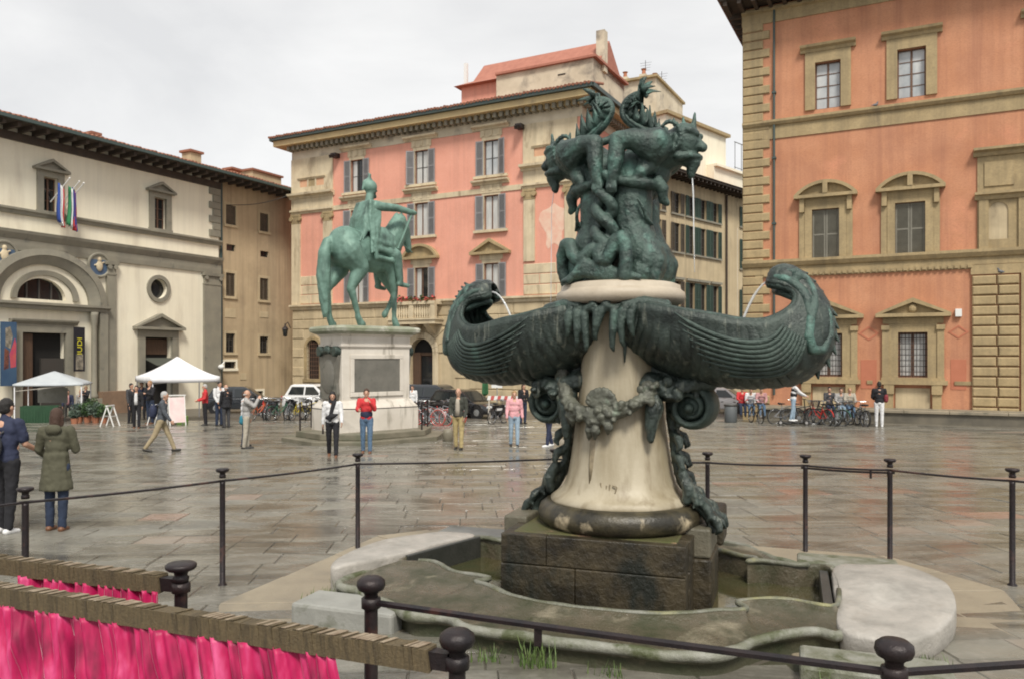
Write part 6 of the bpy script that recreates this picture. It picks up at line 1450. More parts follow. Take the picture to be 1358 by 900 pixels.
def person(label, x, y, head, Ht, top, bottom, shoes='shoe_dark', hair='hair_brown', skin='skin', legs=(0, 4, 0, 4), arms=(4, 8, 12, 4, 8, 12), lean=0., long_hair=False, coat=0., sleeve=1., seat=None, bald=False, group=None, look=0., nod=0., two=None, inw=(0, 0), zoff=0., vox=.013, legmat=None, width=1.):
    s = Ht/1.75; root = empty('person', (x, y, gz(y)+zoff), head, label, 'person', group); root.scale = (s, s, s)
    J = {}; low = 9
    for sd, (h, k) in ((1, legs[:2]), (-1, legs[2:])):
        h, k = radians(h), radians(k); hip = Vector((0, .092*sd, .91)); kn = hip+Vector((sin(h), .012*sd, -cos(h)))*.43; an = kn+Vector((sin(h-k), 0, -cos(h-k)))*.42
        J[sd] = [hip, kn, an, radians(0)+(h-k)]; low = min(low, an.z)
    dz = (.075-low) if seat is None else (seat/s+.09-.91)
    for sd in (1, -1): J[sd][:3] = [p_+Vector((0, 0, dz)) for p_ in J[sd][:3]]
    pz = .91+dz; Rl = Matrix.Rotation(radians(lean), 3, 'Y'); Pv = Vector((0, 0, pz))
    T_ = lambda x_, y_, z_: Pv+Rl@Vector((x_, y_, z_-.91))
    A = {}
    for sd, (f, a, e), iw in ((1, arms[:3], inw[0]), (-1, arms[3:], inw[1])):
        sh = T_(0, .185*sd*width, 1.425); f, a, e, iw = [radians(v) for v in (f, a, e, iw)]
        du = Rl@Vector((sin(f)*cos(a), sd*sin(a), -cos(f)*cos(a))); el = sh+du*.285
        df = Rl@Vector((sin(f+e)*cos(a)*cos(iw), sd*(sin(a)*.4*cos(iw)-sin(iw)), -cos(f+e)*cos(a))); df.normalize(); wr = el+df*.25
        A[sd] = (sh, el, wr, df)
    Rh = Matrix.Rotation(radians(look), 3, 'Z') @ Matrix.Rotation(radians(nod), 3, 'Y'); hc = T_(.015, 0, 1.625)
    hd = lambda x_, y_, z_: hc+Rh@Vector((x_, y_, z_))
    m = MB()
    m.ball(hd(0, 0, .012), (.092, .074, .105), Rh, n=14); m.chain([hd(.03, 0, -.05), hd(.055, 0, -.085)], [.058, .032]); m.chain([hd(.088, 0, .012), hd(.108, 0, -.025)], [.013, .016], 7)
    m.chain([hd(.078, -.02, -.055), hd(.078, .02, -.055)], [.012, .012], 7)
    for sd in (1, -1): m.ball(hd(-.005, .077*sd, -.005), (.022, .012, .032), Rh, n=8); m.ball(hd(.074, .033*sd, .02), (.016, .02, .012), Rh, n=8)
    m.chain([hd(-.01, 0, -.06), T_(0, 0, 1.44)], [.054, .062]); m.chain([T_(0, 0, 1.38), T_(0, 0, 1.15), T_(0, 0, .95)], [.11, .11, .115], 12)
    m.ball(T_(0, 0, 1.36), (.09, .165*width, .09), Rl)
    for sd in (1, -1):
        sh, el, wr, df = A[sd]; m.chain([sh, el, wr], [.055, .042, .029]); hand(m, wr, df, sd)
        hip, kn, an, fa = J[sd]; m.chain([hip, kn, an], [.082, .054, .038])
        fd = Vector((cos(fa*.5), 0, sin(fa*.35))).normalized(); J[sd].append(fd); m.chain([an+Vector((-.03, 0, -.035)), an+fd*.13+Vector((0, 0, -.045))], [.033, .028])
    m.build('body', MATS[skin], root, remesh=vox, sm=2)
    m = MB(); q = width                            # upper garment
    m.ball(T_(0, 0, 1.02), (.128, .162*q, .14), Rl, n=14); m.ball(T_(.0, 0, 1.19), (.128, .162*q, .19), Rl, n=14); m.ball(T_(0, 0, 1.345), (.118, .185*q, .125), Rl, n=14); m.chain([T_(0, -.10*q, 1.44), T_(0, .10*q, 1.44)], [.055, .055])
    m.chain([T_(-.01, 0, 1.46), T_(-.005, 0, 1.50)], [.07, .064])
    if coat:
        zb = .95-coat
        m.rings([[T_(-.01+rx*cos(2*pi*i/24)*(1+.05*sin(5*i)), ry*sin(2*pi*i/24)*(1+.05*sin(4*i)), z) for i in range(24)] for rx, ry, z in ((.125, .165, 1.1), (.135, .175, .98), (.155, .20, .95-coat*.5), (.17, .225, zb), (.165, .22, zb-.01))])
    else: m.chain([T_(0, -.05, .96), T_(0, .05, .96)], [.118, .118])
    for sd in (1, -1):
        sh, el, wr, df = A[sd]
        if sleeve >= 1: m.chain([sh, el, wr-df*.01], [.074, .060, .046])
        else: m.chain([sh, sh.lerp(el, sleeve)], [.074, .066])
    m.build('jacket' if sleeve >= 1 else 'shirt', C(top), root, remesh=.017, sm=1, disp=(.028, .075))
    m = MB(); m.ball(Vector((0, 0, pz+.02)), (.120, .155, .11), n=14)
    for sd in (1, -1): hip, kn, an, fa, fd = J[sd]; m.chain([hip, kn, an+Vector((0, 0, .015))], [.098, .070, .055])
    m.build('trousers', C(bottom), root, remesh=.017, sm=1, disp=(.022, .06))
    for sd in (1, -1):
        hip, kn, an, fa, fd = J[sd]; m = MB(); m.chain([an+Vector((-.035, 0, -.03)), an+fd*.06+Vector((0, 0, -.038)), an+fd*.155+Vector((0, 0, -.048))], [.046, .043, .036]); m.build('shoe', MATS[shoes], root, remesh=.016, sm=1)
    if not bald:
        m = MB(); m.ball(hd(-.014, 0, .035), (.098, .083, .098), Rh, n=14); m.ball(hd(-.04, 0, -.01), (.07, .078, .08), Rh, n=12)
        if long_hair: m.chain([hd(-.045, 0, .0), hd(-.06, 0, -.13)], [.078, .07], 12); m.chain([hd(-.01, .07, .0), hd(-.02, .07, -.12)], [.03, .03]); m.chain([hd(-.01, -.07, .0), hd(-.02, -.07, -.12)], [.03, .03])
        m.build('hair', MATS[hair], root, remesh=.014, sm=1, disp=(.012, .03))
    else:
        m = MB(); m.chain([hd(-.02, .07, -.01), hd(-.085, .02, -.02), hd(-.085, -.02, -.02), hd(-.02, -.07, -.01)], [.018, .028, .028, .018]); m.build('hair', MATS[hair], root, remesh=.012, sm=1)
    for sd in (1, -1): MB().ball(hd(.088, .033*sd, .021), (.007, .011, .007), Rh, n=8).build('eye', MATS['eye_dark'], root, True)
    if two:                                       # second colour: an open front, contrast panel or scarf
        m = MB(); kind, col_ = two
        if kind == 'front': m.rings([[T_(.11, w_, z), T_(.146, w_*.6, z), T_(.150, 0, z), T_(.146, -w_*.6, z), T_(.11, -w_, z), T_(.09, 0, z)] for w_, z in ((.07, .96), (.075, 1.15), (.07, 1.3), (.045, 1.44))]); m.build('shirt_front', C(col_), root, True)
        if kind == 'lower': m.ball(T_(0, 0, 1.05), (.142, .172*q, .17), Rl, n=14); m.build('jacket_hem', C(col_), root, remesh=.02, sm=2)
        if kind == 'scarf': m.chain([T_(.03, .05, 1.48), T_(.10, .03, 1.42), T_(.14, -.03, 1.2), T_(.14, -.06, 1.0)], [.06, .06, .05, .05]); m.chain([T_(.03, -.05, 1.48), T_(.0, .0, 1.49)], [.06, .06]); m.chain([T_(.11, -.14, 1.06), T_(.15, .0, 1.1), T_(.12, .12, 1.14)], [.05, .075, .03]); m.build('scarf', C(col_), root, remesh=.016, sm=2)
        if kind == 'hood': m.ball(T_(-.10, 0, 1.45), (.07, .12, .08), Rl); m.build('hood', C(col_), root, remesh=.016, sm=2, disp=(.02, .06))
        if kind == 'vest': m.ball(T_(0, 0, 1.12), (.14, .172, .20), Rl, n=14); m.ball(T_(0, 0, 1.33), (.13, .18, .13), Rl, n=14); m.build('vest', C(col_), root, remesh=.02, sm=2)
    return root, T_, A, s
def bfront(px, off):                              # a spot in front of the long bench, seen at a photo column
    t = P_.s_(px, -off); o = P_.O+P_.d*t-P_.n*off; return o.x, o.y
def bag(label, root, s, loc, size, col, cat='backpack'):
    m = MB(); x, y, z = size; m.ball((0, 0, 0), (x, y, z), n=12); m.chain([(-x*.3, 0, -z*.5), (-x*.3, 0, z*.4)], [y*.7, y*.6]); m.chain([(x*.6, y*.5, z*.8), (x*1.5, y*.62, z*1.0), (x*2.0, y*.62, z*.3), (x*1.4, y*.62, -z*.5)], [.018]*4, 7); m.chain([(x*.6, -y*.5, z*.8), (x*1.5, -y*.62, z*1.0), (x*2.0, -y*.62, z*.3), (x*1.4, -y*.62, -z*.5)], [.018]*4, 7)
    o = m.build(cat.replace(' ', '_'), C(col), None, remesh=.016, sm=2, disp=(.012, .06)); o.matrix_world = root.matrix_basis @ Matrix.Translation(loc)
    return tag(o, label, cat)
D90 = -pi/2
def face(deg): return radians(deg)                # 0 = to the right, 90 = away, -90 = towards the viewer
x, y = gpt(8, 707); r, T_, A, s = person('man in navy T-shirt seen from behind at the left edge', x, y, face(80), 1.84, 'navy', 'black', 'shoe_white', 'hair_black', legs=(3, 2, -3, 3), arms=(15, 8, 60, 12, 10, 50), sleeve=.75, vox=.012)
bag('dark grey backpack on the man in the navy T-shirt', r, s, (-.20, .02, 1.16), (.085, .13, .19), 'charcoal')
x, y = gpt(75, 704); r, *_ = person('woman in long olive parka seen from behind by the left railing', x, y, face(95), 1.70, 'olive', 'darkjean', 'shoe_brown', 'hair_brown', coat=.36, long_hair=True, two=('hood', 'olive'), legs=(2, 2, -2, 2), arms=(8, 16, 40, 10, 12, 75), inw=(25, 30), vox=.012)
x, y = gpt(214, 599); r, *_ = person('grey-haired walker with navy rucksack striding right across the square', x, y, face(12), 1.74, 'slate', 'khaki', 'shoe_dark', 'hair_grey', legs=(24, 4, -22, 12), arms=(-20, 6, 20, 22, 6, 20), lean=6)
bag('navy rucksack on the grey-haired walker', r, 1, (-.20, 0, 1.14), (.10, .14, .21), 'navy')
x, y = gpt(327, 595); r, *_ = person('man in pale grey jacket raising a camera to his face', x, y, face(15), 1.70, 'grey', 'beige', 'shoe_dark', 'hair_grey', arms=(55, 8, 95, 55, 8, 95), inw=(30, 30), bald=True, legs=(3, 3, -3, 3))
cm_ = MB().box(-.03, .03, -.07, .07, -.045, .045).tube([(.03, 0, 0), (.09, 0, 0)], .035, 10).box(-.01, .02, -.03, .03, .045, .065).build('camera', MATS['shoe_dark'], None); cm_.matrix_world = r.matrix_basis @ Matrix.Translation((.18, 0, 1.60)); tag(cm_, 'black camera held to the eye by the man in pale grey', 'camera')
x, y = gpt(317, 594); r, *_ = person('person in pale top and jeans half hidden behind the man with a camera', x, y+.5, face(30), 1.64, 'white', 'darkjean', 'shoe_dark', 'hair_brown', legs=(4, 3, -4, 3))
bag('teal shoulder bag hanging beside the man with a camera', r, 1, (-.10, -.20, .88), (.06, .14, .14), 'teal', 'bag')
x, y = gpt(272, 564); person('person in bright red jacket and dark trousers right of the white gazebo', x, y, face(-150), 1.72, 'red', 'black', hair='hair_grey', arms=(10, 10, 60, 10, 10, 60), inw=(20, 20))
x, y = gpt(291, 565); person('man in white shirt and dark jeans talking right of the white gazebo', x, y, face(-40), 1.84, 'white', 'darkjean', hair='hair_black', arms=(15, 8, 60, 10, 8, 30), inw=(15, 10))
x, y = gpt(300, 567); person('balding man in black coat facing the man in white shirt', x, y, face(140), 1.72, 'black', 'charcoal', hair='hair_grey', bald=True, coat=.12)
x, y = gpt(168, 562); person('person in dark coat at the left end of the group by the white gazebo', x, y+.4, face(-20), 1.74, 'charcoal', 'black', hair='hair_black')
x, y = gpt(181, 568); person('woman in black jacket open over a white shirt with tan shoes', x, y, face(-75), 1.70, 'black', 'black', 'shoe_brown', 'hair_black', two=('front', 'white'), legs=(5, 3, -5, 3))
x, y = gpt(199, 562); person('tall man in black jacket holding a paper before the side doorway', x, y, face(-110), 1.86, 'black', 'darkjean', 'shoe_brown', 'hair_fair', arms=(25, 8, 80, 25, 8, 80), inw=(25, 25))
x, y = gpt(188, 556); person('person in dark top behind the woman with white shirt front', x, y, face(-80), 1.78, 'navy', 'black', hair='hair_brown')
x, y = gpt(90, 552); person('person in navy and pink top seated under the pale blue gazebo', x, y, face(-60), 1.7, 'navy', 'black', hair='hair_black', two=('front', 'rose'), seat=.45, legs=(85, 85, 85, 85))
x, y = gpt(100, 552); person('person in pale grey top seated in the middle under the blue gazebo', x, y+.5, face(-100), 1.7, 'grey', 'jean', hair='hair_fair', seat=.45, legs=(85, 85, 85, 85))
x, y = gpt(114, 553); person('person in black top standing at the right under the blue gazebo', x, y, face(-100), 1.55, 'black', 'charcoal', hair='hair_fair', arms=(30, 8, 80, 25, 8, 70), inw=(25, 25))
x, y = gpt(441, 606); r, *_ = person('dark-haired woman in white jacket with long black scarf walking by the monument', x, y, face(-80), 1.72, 'white', 'black', 'shoe_brown', 'hair_black', long_hair=True, two=('scarf', 'black'), legs=(12, 3, -10, 10), arms=(14, 9, 18, -8, 9, 14), nod=8)
x, y = gpt(486, 601); person('man in red and navy jacket and jeans standing before the pedestal', x, y, face(-85), 1.76, 'red', 'jean', 'shoe_brown', 'hair_brown', two=('lower', 'navy'), arms=(35, 8, 105, 30, 8, 60), inw=(25, 15), legs=(4, 3, -4, 3))
x, y = gpt(608, 596); person('bald man in dark olive jacket and tan trousers standing in the square', x, y, face(-100), 1.76, 'darkolive', 'tan', 'shoe_dark', 'hair_grey', bald=True, two=('front', 'beige'), arms=(5, 9, 25, 5, 9, 45), inw=(10, 20), legs=(6, 3, -6, 3), width=1.05)
x, y = gpt(682, 592); person('woman in pale pink jacket and light jeans walking towards the fountain', x, y, face(-85), 1.66, 'pink', 'palejean', 'shoe_dark', 'hair_fair', arms=(-8, 10, 30, 10, 9, 15), legs=(6, 3, -6, 5))
x, y = gpt(694, 562); person('person in black jacket standing behind the woman in pink', x, y, face(-60), 1.72, 'black', 'darkjean', hair='hair_brown', long_hair=True)
x, y = gpt(728, 592); person('person in navy trousers and white trainers half hidden by the fountain scroll', x, y, face(-150), 1.70, 'charcoal', 'navy', 'shoe_white', 'hair_brown', legs=(10, 3, -8, 6))
x, y = gpt(547, 556); person('person in white top standing close to the right side of the pedestal', x, y, face(-100), 1.6, 'white', 'black', hair='hair_brown')
x, y = bfront(1166, 2.6); r, *_ = person('man in black jacket and white trousers facing the brick-red palace', x, y, face(70), 1.83, 'black', 'white', 'shoe_white', 'hair_black', arms=(10, 9, 60, 8, 9, 50), inw=(20, 20), legs=(2, 2, -2, 2), width=1.05)
bag('dark red bag slung on the right side of the man in white trousers', r, 1, (-.02, -.24, 1.12), (.07, .09, .17), 'maroon', 'bag')
# a rider on an electric scooter
x, y = bfront(1052, 2.9); hd_ = face(-5)
person('person in white sleeves and black vest riding an electric scooter', x, y, hd_, 1.72, 'white', 'palejean', 'shoe_white', 'hair_black', two=('vest', 'black'), arms=(48, 6, 18, 48, 6, 18), lean=6, legs=(8, 12, -6, 6), zoff=.17)
sc_ = empty('electric_scooter', (x, y, gz(y)), hd_, 'dark electric scooter under the rider in white sleeves', 'scooter')
MB().box(-.45, .38, -.08, .08, .11, .155).build('deck', MATS['shoe_dark'], sc_, bevel=.02)
MB().tube([(.36, 0, .13), (.52, 0, .25), (.44, 0, 1.08)], .024, 8).tube([(.44, -.25, 1.10), (.44, .25, 1.10)], .018, 8).build('stem', MATS['shoe_dark'], sc_)
for xx in (-.52, .54):
    m = MB(); m.tube([(xx+.085*cos(2*pi*i/20), 0, .11+.085*sin(2*pi*i/20)) for i in range(20)], .028, 8, close=True); w_ = m.build('wheel', MATS['shoe_dark'], sc_, True); MB().tube([(xx, -.03, .11), (xx, .03, .11)], .06, 12).build('hub', MATS['cloth_grey'], w_)
# people on the long stone bench
def seated(px, label, top, bottom, hair, ang=-100, **k):
    t = P_.s_(px, -.95); o = P_.O+P_.d*t-P_.n*.95
    return person(label, o.x, o.y, face(ang), 1.70, top, bottom, k.pop('shoes', 'shoe_dark'), hair, seat=.69, legs=(80, 70, 80, 62), arms=(30, 8, 55, 30, 8, 55), inw=(20, 20), **k)
seated(984, 'person in red top on the stone bench, farthest left of those seated', 'red', 'darkjean', 'hair_black', lean=8)
seated(995, 'person in white top bending forward on the stone bench near the bin', 'white', 'jean', 'hair_grey', bald=True, lean=22)
seated(1009, 'person in dusty pink top and jeans on the bench, right of the white top', 'rose', 'jean', 'hair_fair', bald=True, lean=18)
seated(1100, 'dark-haired person in grey top on the bench behind the red bicycle', 'charcoal', 'darkjean', 'hair_black')
seated(1114, 'person in pale jacket on the bench between the parked bicycles', 'grey', 'palejean', 'hair_brown', lean=15)
seated(1126, 'person in beige top and blue jeans on the bench right of the pale jacket', 'beige', 'jean', 'hair_fair', shoes='shoe_white', lean=10)
# ================================================================== BICYCLES, CARS, STALLS, SIGNS
def cmat(n, c, r=.35, **k): return M(n, c, rough=r, **k)
RUB = cmat('rubber', (.012, .012, .013), .7); CHR = cmat('chrome', (.45, .46, .47), .25, metal=.8); SAD = cmat('saddle_black', (.018, .016, .015), .6)
BC = {k: cmat('bike_'+k, v, .35) for k, v in dict(black=(.02, .02, .024), red=(.50, .04, .03), grey=(.22, .23, .25), green=(.04, .13, .08), yellow=(.52, .40, .03), white=(.6, .6, .6), orange=(.48, .12, .05)).items()}
def bike(frame, tyre, label, rim=None, guard=False, basket=False, lady=False):
    b = empty('bicycle', (0, 0, 0), 0, label, 'bicycle'); R = .33; fm = BC[frame]
    for xx in (-.52, .53):
        m = MB(); m.tube([(xx+R*cos(2*pi*i/28), 0, R+.01+R*sin(2*pi*i/28)) for i in range(28)], .021, 7, close=True); w = m.build('wheel', tyre, b, True)
        m = MB(); m.tube([(xx+(R-.03)*cos(2*pi*i/28), 0, R+.01+(R-.03)*sin(2*pi*i/28)) for i in range(28)], .010, 5, close=True); m.build('rim', rim or CHR, w, True)
        m = MB()
        for i in range(14): a = 2*pi*i/14; m.tube([(xx, .02*(1 if i % 2 else -1), R+.01), (xx+(R-.03)*cos(a), 0, R+.01+(R-.03)*sin(a))], .0035, 4)
        m.tube([(xx, -.05, R+.01), (xx, .05, R+.01)], .025, 8); o = m.build('spokes', CHR, w); o['kind'] = 'stuff'
        if guard or lady: m = MB(); m.tube([(xx+(R+.035)*cos(a), 0, R+.01+(R+.035)*sin(a)) for a in [radians(20+10*i) for i in range(16)]], [(.008, .03)]*16, 6, flat=(0, 0, 1)); m.build('mudguard', BC['white'] if guard else fm, b)
    bb = (-.08, 0, .29); st_ = (-.22, 0, .80); hd1, hd2 = (.36, 0, .84), (.40, 0, .66); rx = (-.52, 0, .34); m = MB()
    m.tube([bb, st_], .018, 7).tube([bb, hd2], .02, 7).tube([hd1, hd2], .022, 7)
    m.tube([(-.19, 0, .70) if not lady else (-.13, 0, .47), (.37, 0, .80) if not lady else (.38, 0, .74)], .018, 7)
    for sd in (-.05, .05): m.tube([bb, (rx[0], sd, rx[2])], .011, 6).tube([(-.19, 0, .70), (rx[0], sd, rx[2])], .010, 6)
    m.build('frame', fm, b)
    m = MB(); m.tube([(.41, 0, .64), (.53, .05, .34)], .013, 6).tube([(.41, 0, .64), (.53, -.05, .34)], .013, 6); m.build('fork', fm, b)
    m = MB(); m.tube([(.36, 0, .84), (.33, 0, 1.0)], .014, 6).tube([(.22, -.29, 1.03), (.36, -.22, 1.02), (.37, 0, 1.0), (.36, .22, 1.02), (.22, .29, 1.03)], .013, 7); m.build('handlebar', CHR, b)
    m = MB(); m.chain([(-.34, .05, .90), (-.14, 0, .885)], [.045, .02]); m.chain([(-.34, -.05, .90), (-.14, 0, .885)], [.045, .02]); m.chain([(-.34, 0, .895), (-.08, 0, .885)], [.05, .022]); m.tube([st_, (-.24, 0, .89)], .013, 6); m.build('saddle', SAD, b, remesh=.016, sm=1)
    m = MB(); m.tube([(-.08, -.02, .29), (-.08, -.05, .29)], .09, 14); m.bar((-.08, -.06, .29), (.04, -.07, .17), .02, .02).bar((.04, -.06, .17), (.04, -.15, .17), .07, .02); m.build('crank', CHR, b)
    if basket:
        m = MB()
        for z in (.80, .88, .96, 1.03): k = .13+.04*(z-.8)/.2; m.tube([(.58-k, -k*1.2, z), (.58+k, -k*1.2, z), (.58+k, k*1.2, z), (.58-k, k*1.2, z)], .007, 5, close=True)
        for i in range(9): t = -1+i/4; m.tube([(.71, t*.155, .80), (.75, t*.19, 1.03)], .005, 4).tube([(.45, t*.155, .80), (.41, t*.19, 1.03)], .005, 4)
        m.build('basket', BC['black'], b)
    return b
protos = {'dark': bike('black', RUB, 'p', basket=True), 'red': bike('grey', cmat('tyre_red', (.46, .07, .05), .6), 'p', guard=True), 'redframe': bike('red', RUB, 'p', lady=True), 'grey': bike('grey', RUB, 'p'), 'green': bike('green', RUB, 'p', lady=True), 'yellow': bike('yellow', RUB, 'p', basket=True), 'orange': bike('orange', RUB, 'p', lady=True)}
CHD = {}
for o in bpy.data.objects:
    if o.parent: CHD.setdefault(o.parent.name, []).append(o)
used = set()
def put_bike(kind, px, py, ang, label, group, lean=4):
    x, y = gpt(px, py) if group != G3 else bfront(px, 2.35)
    if kind in used: o = copy_tree(protos[kind], None, lambda q: CHD.get(q.name, []))
    else: o = protos[kind]; used.add(kind)
    o.location = (x, y, gz(y)); o.rotation_euler = (radians(lean), 0, radians(ang)); o['label'] = label; o['group'] = group
G1, G2, G3 = 'bicycles parked before the tan wing', 'shared bicycles by the palazzo door', 'bicycles leaning along the stone bench'
for a in (('orange', 343, 557, 70, 'orange-framed bicycle at the left end of the row before the tan wing'), ('grey', 352, 557, 100, 'grey bicycle second from left before the tan wing'), ('dark', 361, 557, 85, 'black basket bicycle in the left half of the row before the tan wing'), ('redframe', 350, 554, 120, 'red-framed bicycle behind the left end of the row before the tan wing'),
          ('green', 371, 557, 60, 'green bicycle near the middle of the row before the tan wing'), ('grey', 381, 557, 95, 'grey bicycle just left of the yellow one before the white car'), ('yellow', 394, 557, 80, 'yellow bicycle with basket before the white car'), ('dark', 405, 557, 105, 'black basket bicycle just right of the yellow one'), ('yellow', 413, 555, 65, 'yellow bicycle right of its black neighbour, behind the rail post'), ('green', 420, 556, 90, 'green bicycle at the right end of the row, close to the pedestal')):
    put_bike(*a, G1)
for a in (('red', 566, 564, 155, 'shared bicycle with red tyres nearest the pedestal'), ('red', 577, 564, 150, 'shared bicycle with red tyres, second from the pedestal'), ('redframe', 586, 562, 10, 'red-framed bicycle in the middle of the shared bicycles'), ('red', 596, 563, 148, 'shared bicycle with red tyres close behind the bald man'), ('dark', 561, 563, 100, 'black basket bicycle seen end on beside the pedestal')):
    put_bike(*a, G2)
put_bike('dark', 660, 562, 60, 'black bicycle parked alone left of the woman in pink', 'lone bicycles')
for a in (('grey', 1042, 562, 10, 'grey bicycle behind the scooter rider to his left'), ('dark', 1062, 562, -15, 'black basket bicycle right behind the scooter rider'), ('dark', 1002, 559, 95, 'black bicycle seen end on before those seated by the bin'),
          ('redframe', 1085, 562, 110, 'bright red bicycle standing at the bench'), ('dark', 1093, 562, 120, 'black basket bicycle next to the bright red one'), ('green', 1101, 562, 130, 'green bicycle leaning before the dark-haired seated person'), ('grey', 1110, 562, 60, 'grey bicycle before the seated person in pale jacket'), ('dark', 1137, 562, 100, 'black basket bicycle at the right, left of the man in white trousers'), ('grey', 1143, 562, 85, 'grey bicycle at the right end of the bench row')):
    put_bike(*a, G3)
# ---- cars
M('car_white', (.72, .72, .72), rough=.25, coat=.6); M('car_dark', (.018, .022, .028), rough=.22, coat=.8); M('car_black', (.008, .008, .010), rough=.2, coat=.8)
M('car_glass', (.018, .022, .024), rough=.05, spec=.7); M('lamp_clear', (.6, .62, .63), rough=.12, spec=.7); M('lamp_red', (.35, .02, .02), rough=.2)
def car(label, px, Y, ang, paint, Ln=3.8, Wd=1.66, Ht=1.5, hood=.95, tail=.25):
    X = (px-CX)/FPX*Y; c = empty('parked_car', (X, Y, gz(Y)), radians(ang), label, 'car', 'cars parked before the palazzo'); h = Ln/2; belt = Ht*.60
    prof = [(-h, .42), (-h+.05, belt-.05), (-h+tail*.4, belt), (h-hood, belt), (h-.28, belt-.12), (h-.04, belt-.28), (h, .45), (h-.06, .24), (-h+.05, .24)]
    m = MB(); xs = [-1, -.93, -.6, .6, .93, 1]; rings_ = []
    for w_ in xs:
        k = 1-.10*max(0, abs(w_)-.6)/.4; zz = -.04*max(0, abs(w_)-.6)/.4
        rings_.append([(x*(1-.025*(abs(w_) > .9)), w_*Wd/2, z+(zz if z > .5 else 0)) for x, z in prof])
    m.rings(rings_); m.build('body', paint, c, True, bevel=.05)
    roof = Ht; c0, c1, c2, c3 = -h+tail, -h+tail+.32, h-hood-.75, h-hood+.06
    base = [(c0-.06, belt-.02), (c3+.02, belt-.02)]; tp = [(c1, roof), (c2, roof)]
    def gh(in_, zk=0.):
        y0, y1 = Wd/2-.06, Wd/2-.22
        return y0, y1
    y0, y1 = Wd/2-.05, Wd/2-.20
    m = MB(); m.rings([[(c0-.05, -y0, belt-.03), (c3+.02, -y0, belt-.03), (c3+.02, y0, belt-.03), (c0-.05, y0, belt-.03)], [(c1-.05, -y1, roof-.07), (c2+.06, -y1, roof-.07), (c2+.06, y1, roof-.07), (c1-.05, y1, roof-.07)], [(c1+.1, -y1+.1, roof), (c2-.15, -y1+.1, roof), (c2-.15, y1-.1, roof), (c1+.1, y1-.1, roof)]])
    m.build('cabin', paint, c, bevel=.03)
    def sidept(x, f, sd): return (x, sd*(y0+(y1-y0)*f+.006), belt-.03+(roof-.07-belt+.03)*f)
    def lx(a, b, f): return a+(b-a)*f
    for sd in (-1, 1):
        xm = (c0+c3)/2-.05
        for (a0, a1, b0, b1) in ((c0+.16, c1+.10, xm-.05, xm-.05), (xm+.05, xm+.05, c3-.22, c2-.05)):
            P = [sidept(lx(a0, a1, .12), .12, sd), sidept(lx(b0, b1, .12), .12, sd), sidept(lx(b0, b1, .88), .88, sd), sidept(lx(a0, a1, .88), .88, sd)]
            MB().prism(P, (0, sd*.012, 0)).build('side_window', MATS['car_glass'], c)
        
        for hx in (-.05, xm+1.0): MB().box(hx, hx+.15, sd*(Wd/2)-.008, sd*(Wd/2)+.008, belt-.22, belt-.18).build('door_handle', MATS['car_black'], c)
        m = MB(); m.ball((c3-.28, sd*(Wd/2+.06), belt+.06), (.07, .08, .06), n=10); m.build('mirror', paint, c, True)
        m = MB(); m.ball((h-.12, sd*(Wd/2-.22), belt-.26), (.14, .17, .09), n=12); m.build('headlight', MATS['lamp_clear'], c, True)
        m = MB(); m.box(-h-.01, -h+.08, sd*(Wd/2-.16)-.1, sd*(Wd/2-.16)+.1, belt-.3, belt-.05); m.build('tail_light', MATS['lamp_red'], c, bevel=.02)
        for xx in (-h+.68, h-.72):
            m = MB(); m.lathe([(.12, -.1), (.22, -.1), (.30, -.09), (.32, -.05), (.32, .05), (.30, .09), (.22, .1), (.12, .1)], 24); m.xf(Matrix.Translation((xx, sd*(Wd/2-.09), .31)) @ Matrix.Rotation(pi/2, 4, 'X')); w_ = m.build('wheel', RUB, c, True)
            m = MB(); m.lathe([(.02, -.106), (.19, -.10), (.20, -.08), (.20, .08), (.19, .10), (.02, .106)], 16); m.xf(Matrix.Translation((xx, sd*(Wd/2-.09), .31)) @ Matrix.Rotation(pi/2, 4, 'X')); m.build('rim', CHR, w_)
            m = MB(); m.lathe([(.02, -.012), (.40, -.012), (.40, .012), (.02, .012)], 24); m.xf(Matrix.Translation((xx, sd*(Wd/2-.001), .33)) @ Matrix.Rotation(pi/2, 4, 'X')); m.build('wheel_arch', MATS['car_black'], c)
    f = lambda t: Vector((c3+.02, 0, belt-.03)).lerp(Vector((c2+.06, 0, roof-.07)), t)
    a, b = f(.12), f(.92); m = MB(); m.prism([(a.x+.008, -y0+.14, a.z), (a.x+.008, y0-.14, a.z), (b.x+.008, y1-.10, b.z), (b.x+.008, -y1+.10, b.z)], (.012, 0, .008)); m.build('windscreen', MATS['car_glass'], c)
    f = lambda t: Vector((c0-.05, 0, belt-.03)).lerp(Vector((c1-.05, 0, roof-.07)), t)
    a, b = f(.15), f(.9); m = MB(); m.prism([(a.x-.008, -y0+.14, a.z), (a.x-.008, y0-.14, a.z), (b.x-.008, y1-.10, b.z), (b.x-.008, -y1+.10, b.z)], (-.012, 0, .004)); m.build('rear_window', MATS['car_glass'], c)
    MB().box(h-.02, h+.02, -.26, .26, .40, .51).build('number_plate', MATS['car_white'], c); MB().box(h-.06, h+.01, -.5, .5, .52, .66).build('grille', MATS['car_black'], c)
    return c
car('small white hatchback parked before the pink palazzo, behind the bicycles', 420, 45.5, -16, MATS['car_white'], 3.7, 1.62, 1.56)
car('dark blue-grey estate car parked before the palazzo door', 581, 41.5, -24, MATS['car_dark'], 4.2, 1.75, 1.60, 1.0, .15)
car('low black car nosing out right of the dark estate car', 618, 39.5, -34, MATS['car_black'], 4.0, 1.7, 1.38, 1.1, .3)
car('dark car mostly hidden behind the people right of the white gazebo', 322, 44.0, 10, MATS['car_dark'], 3.9, 1.66, 1.46)
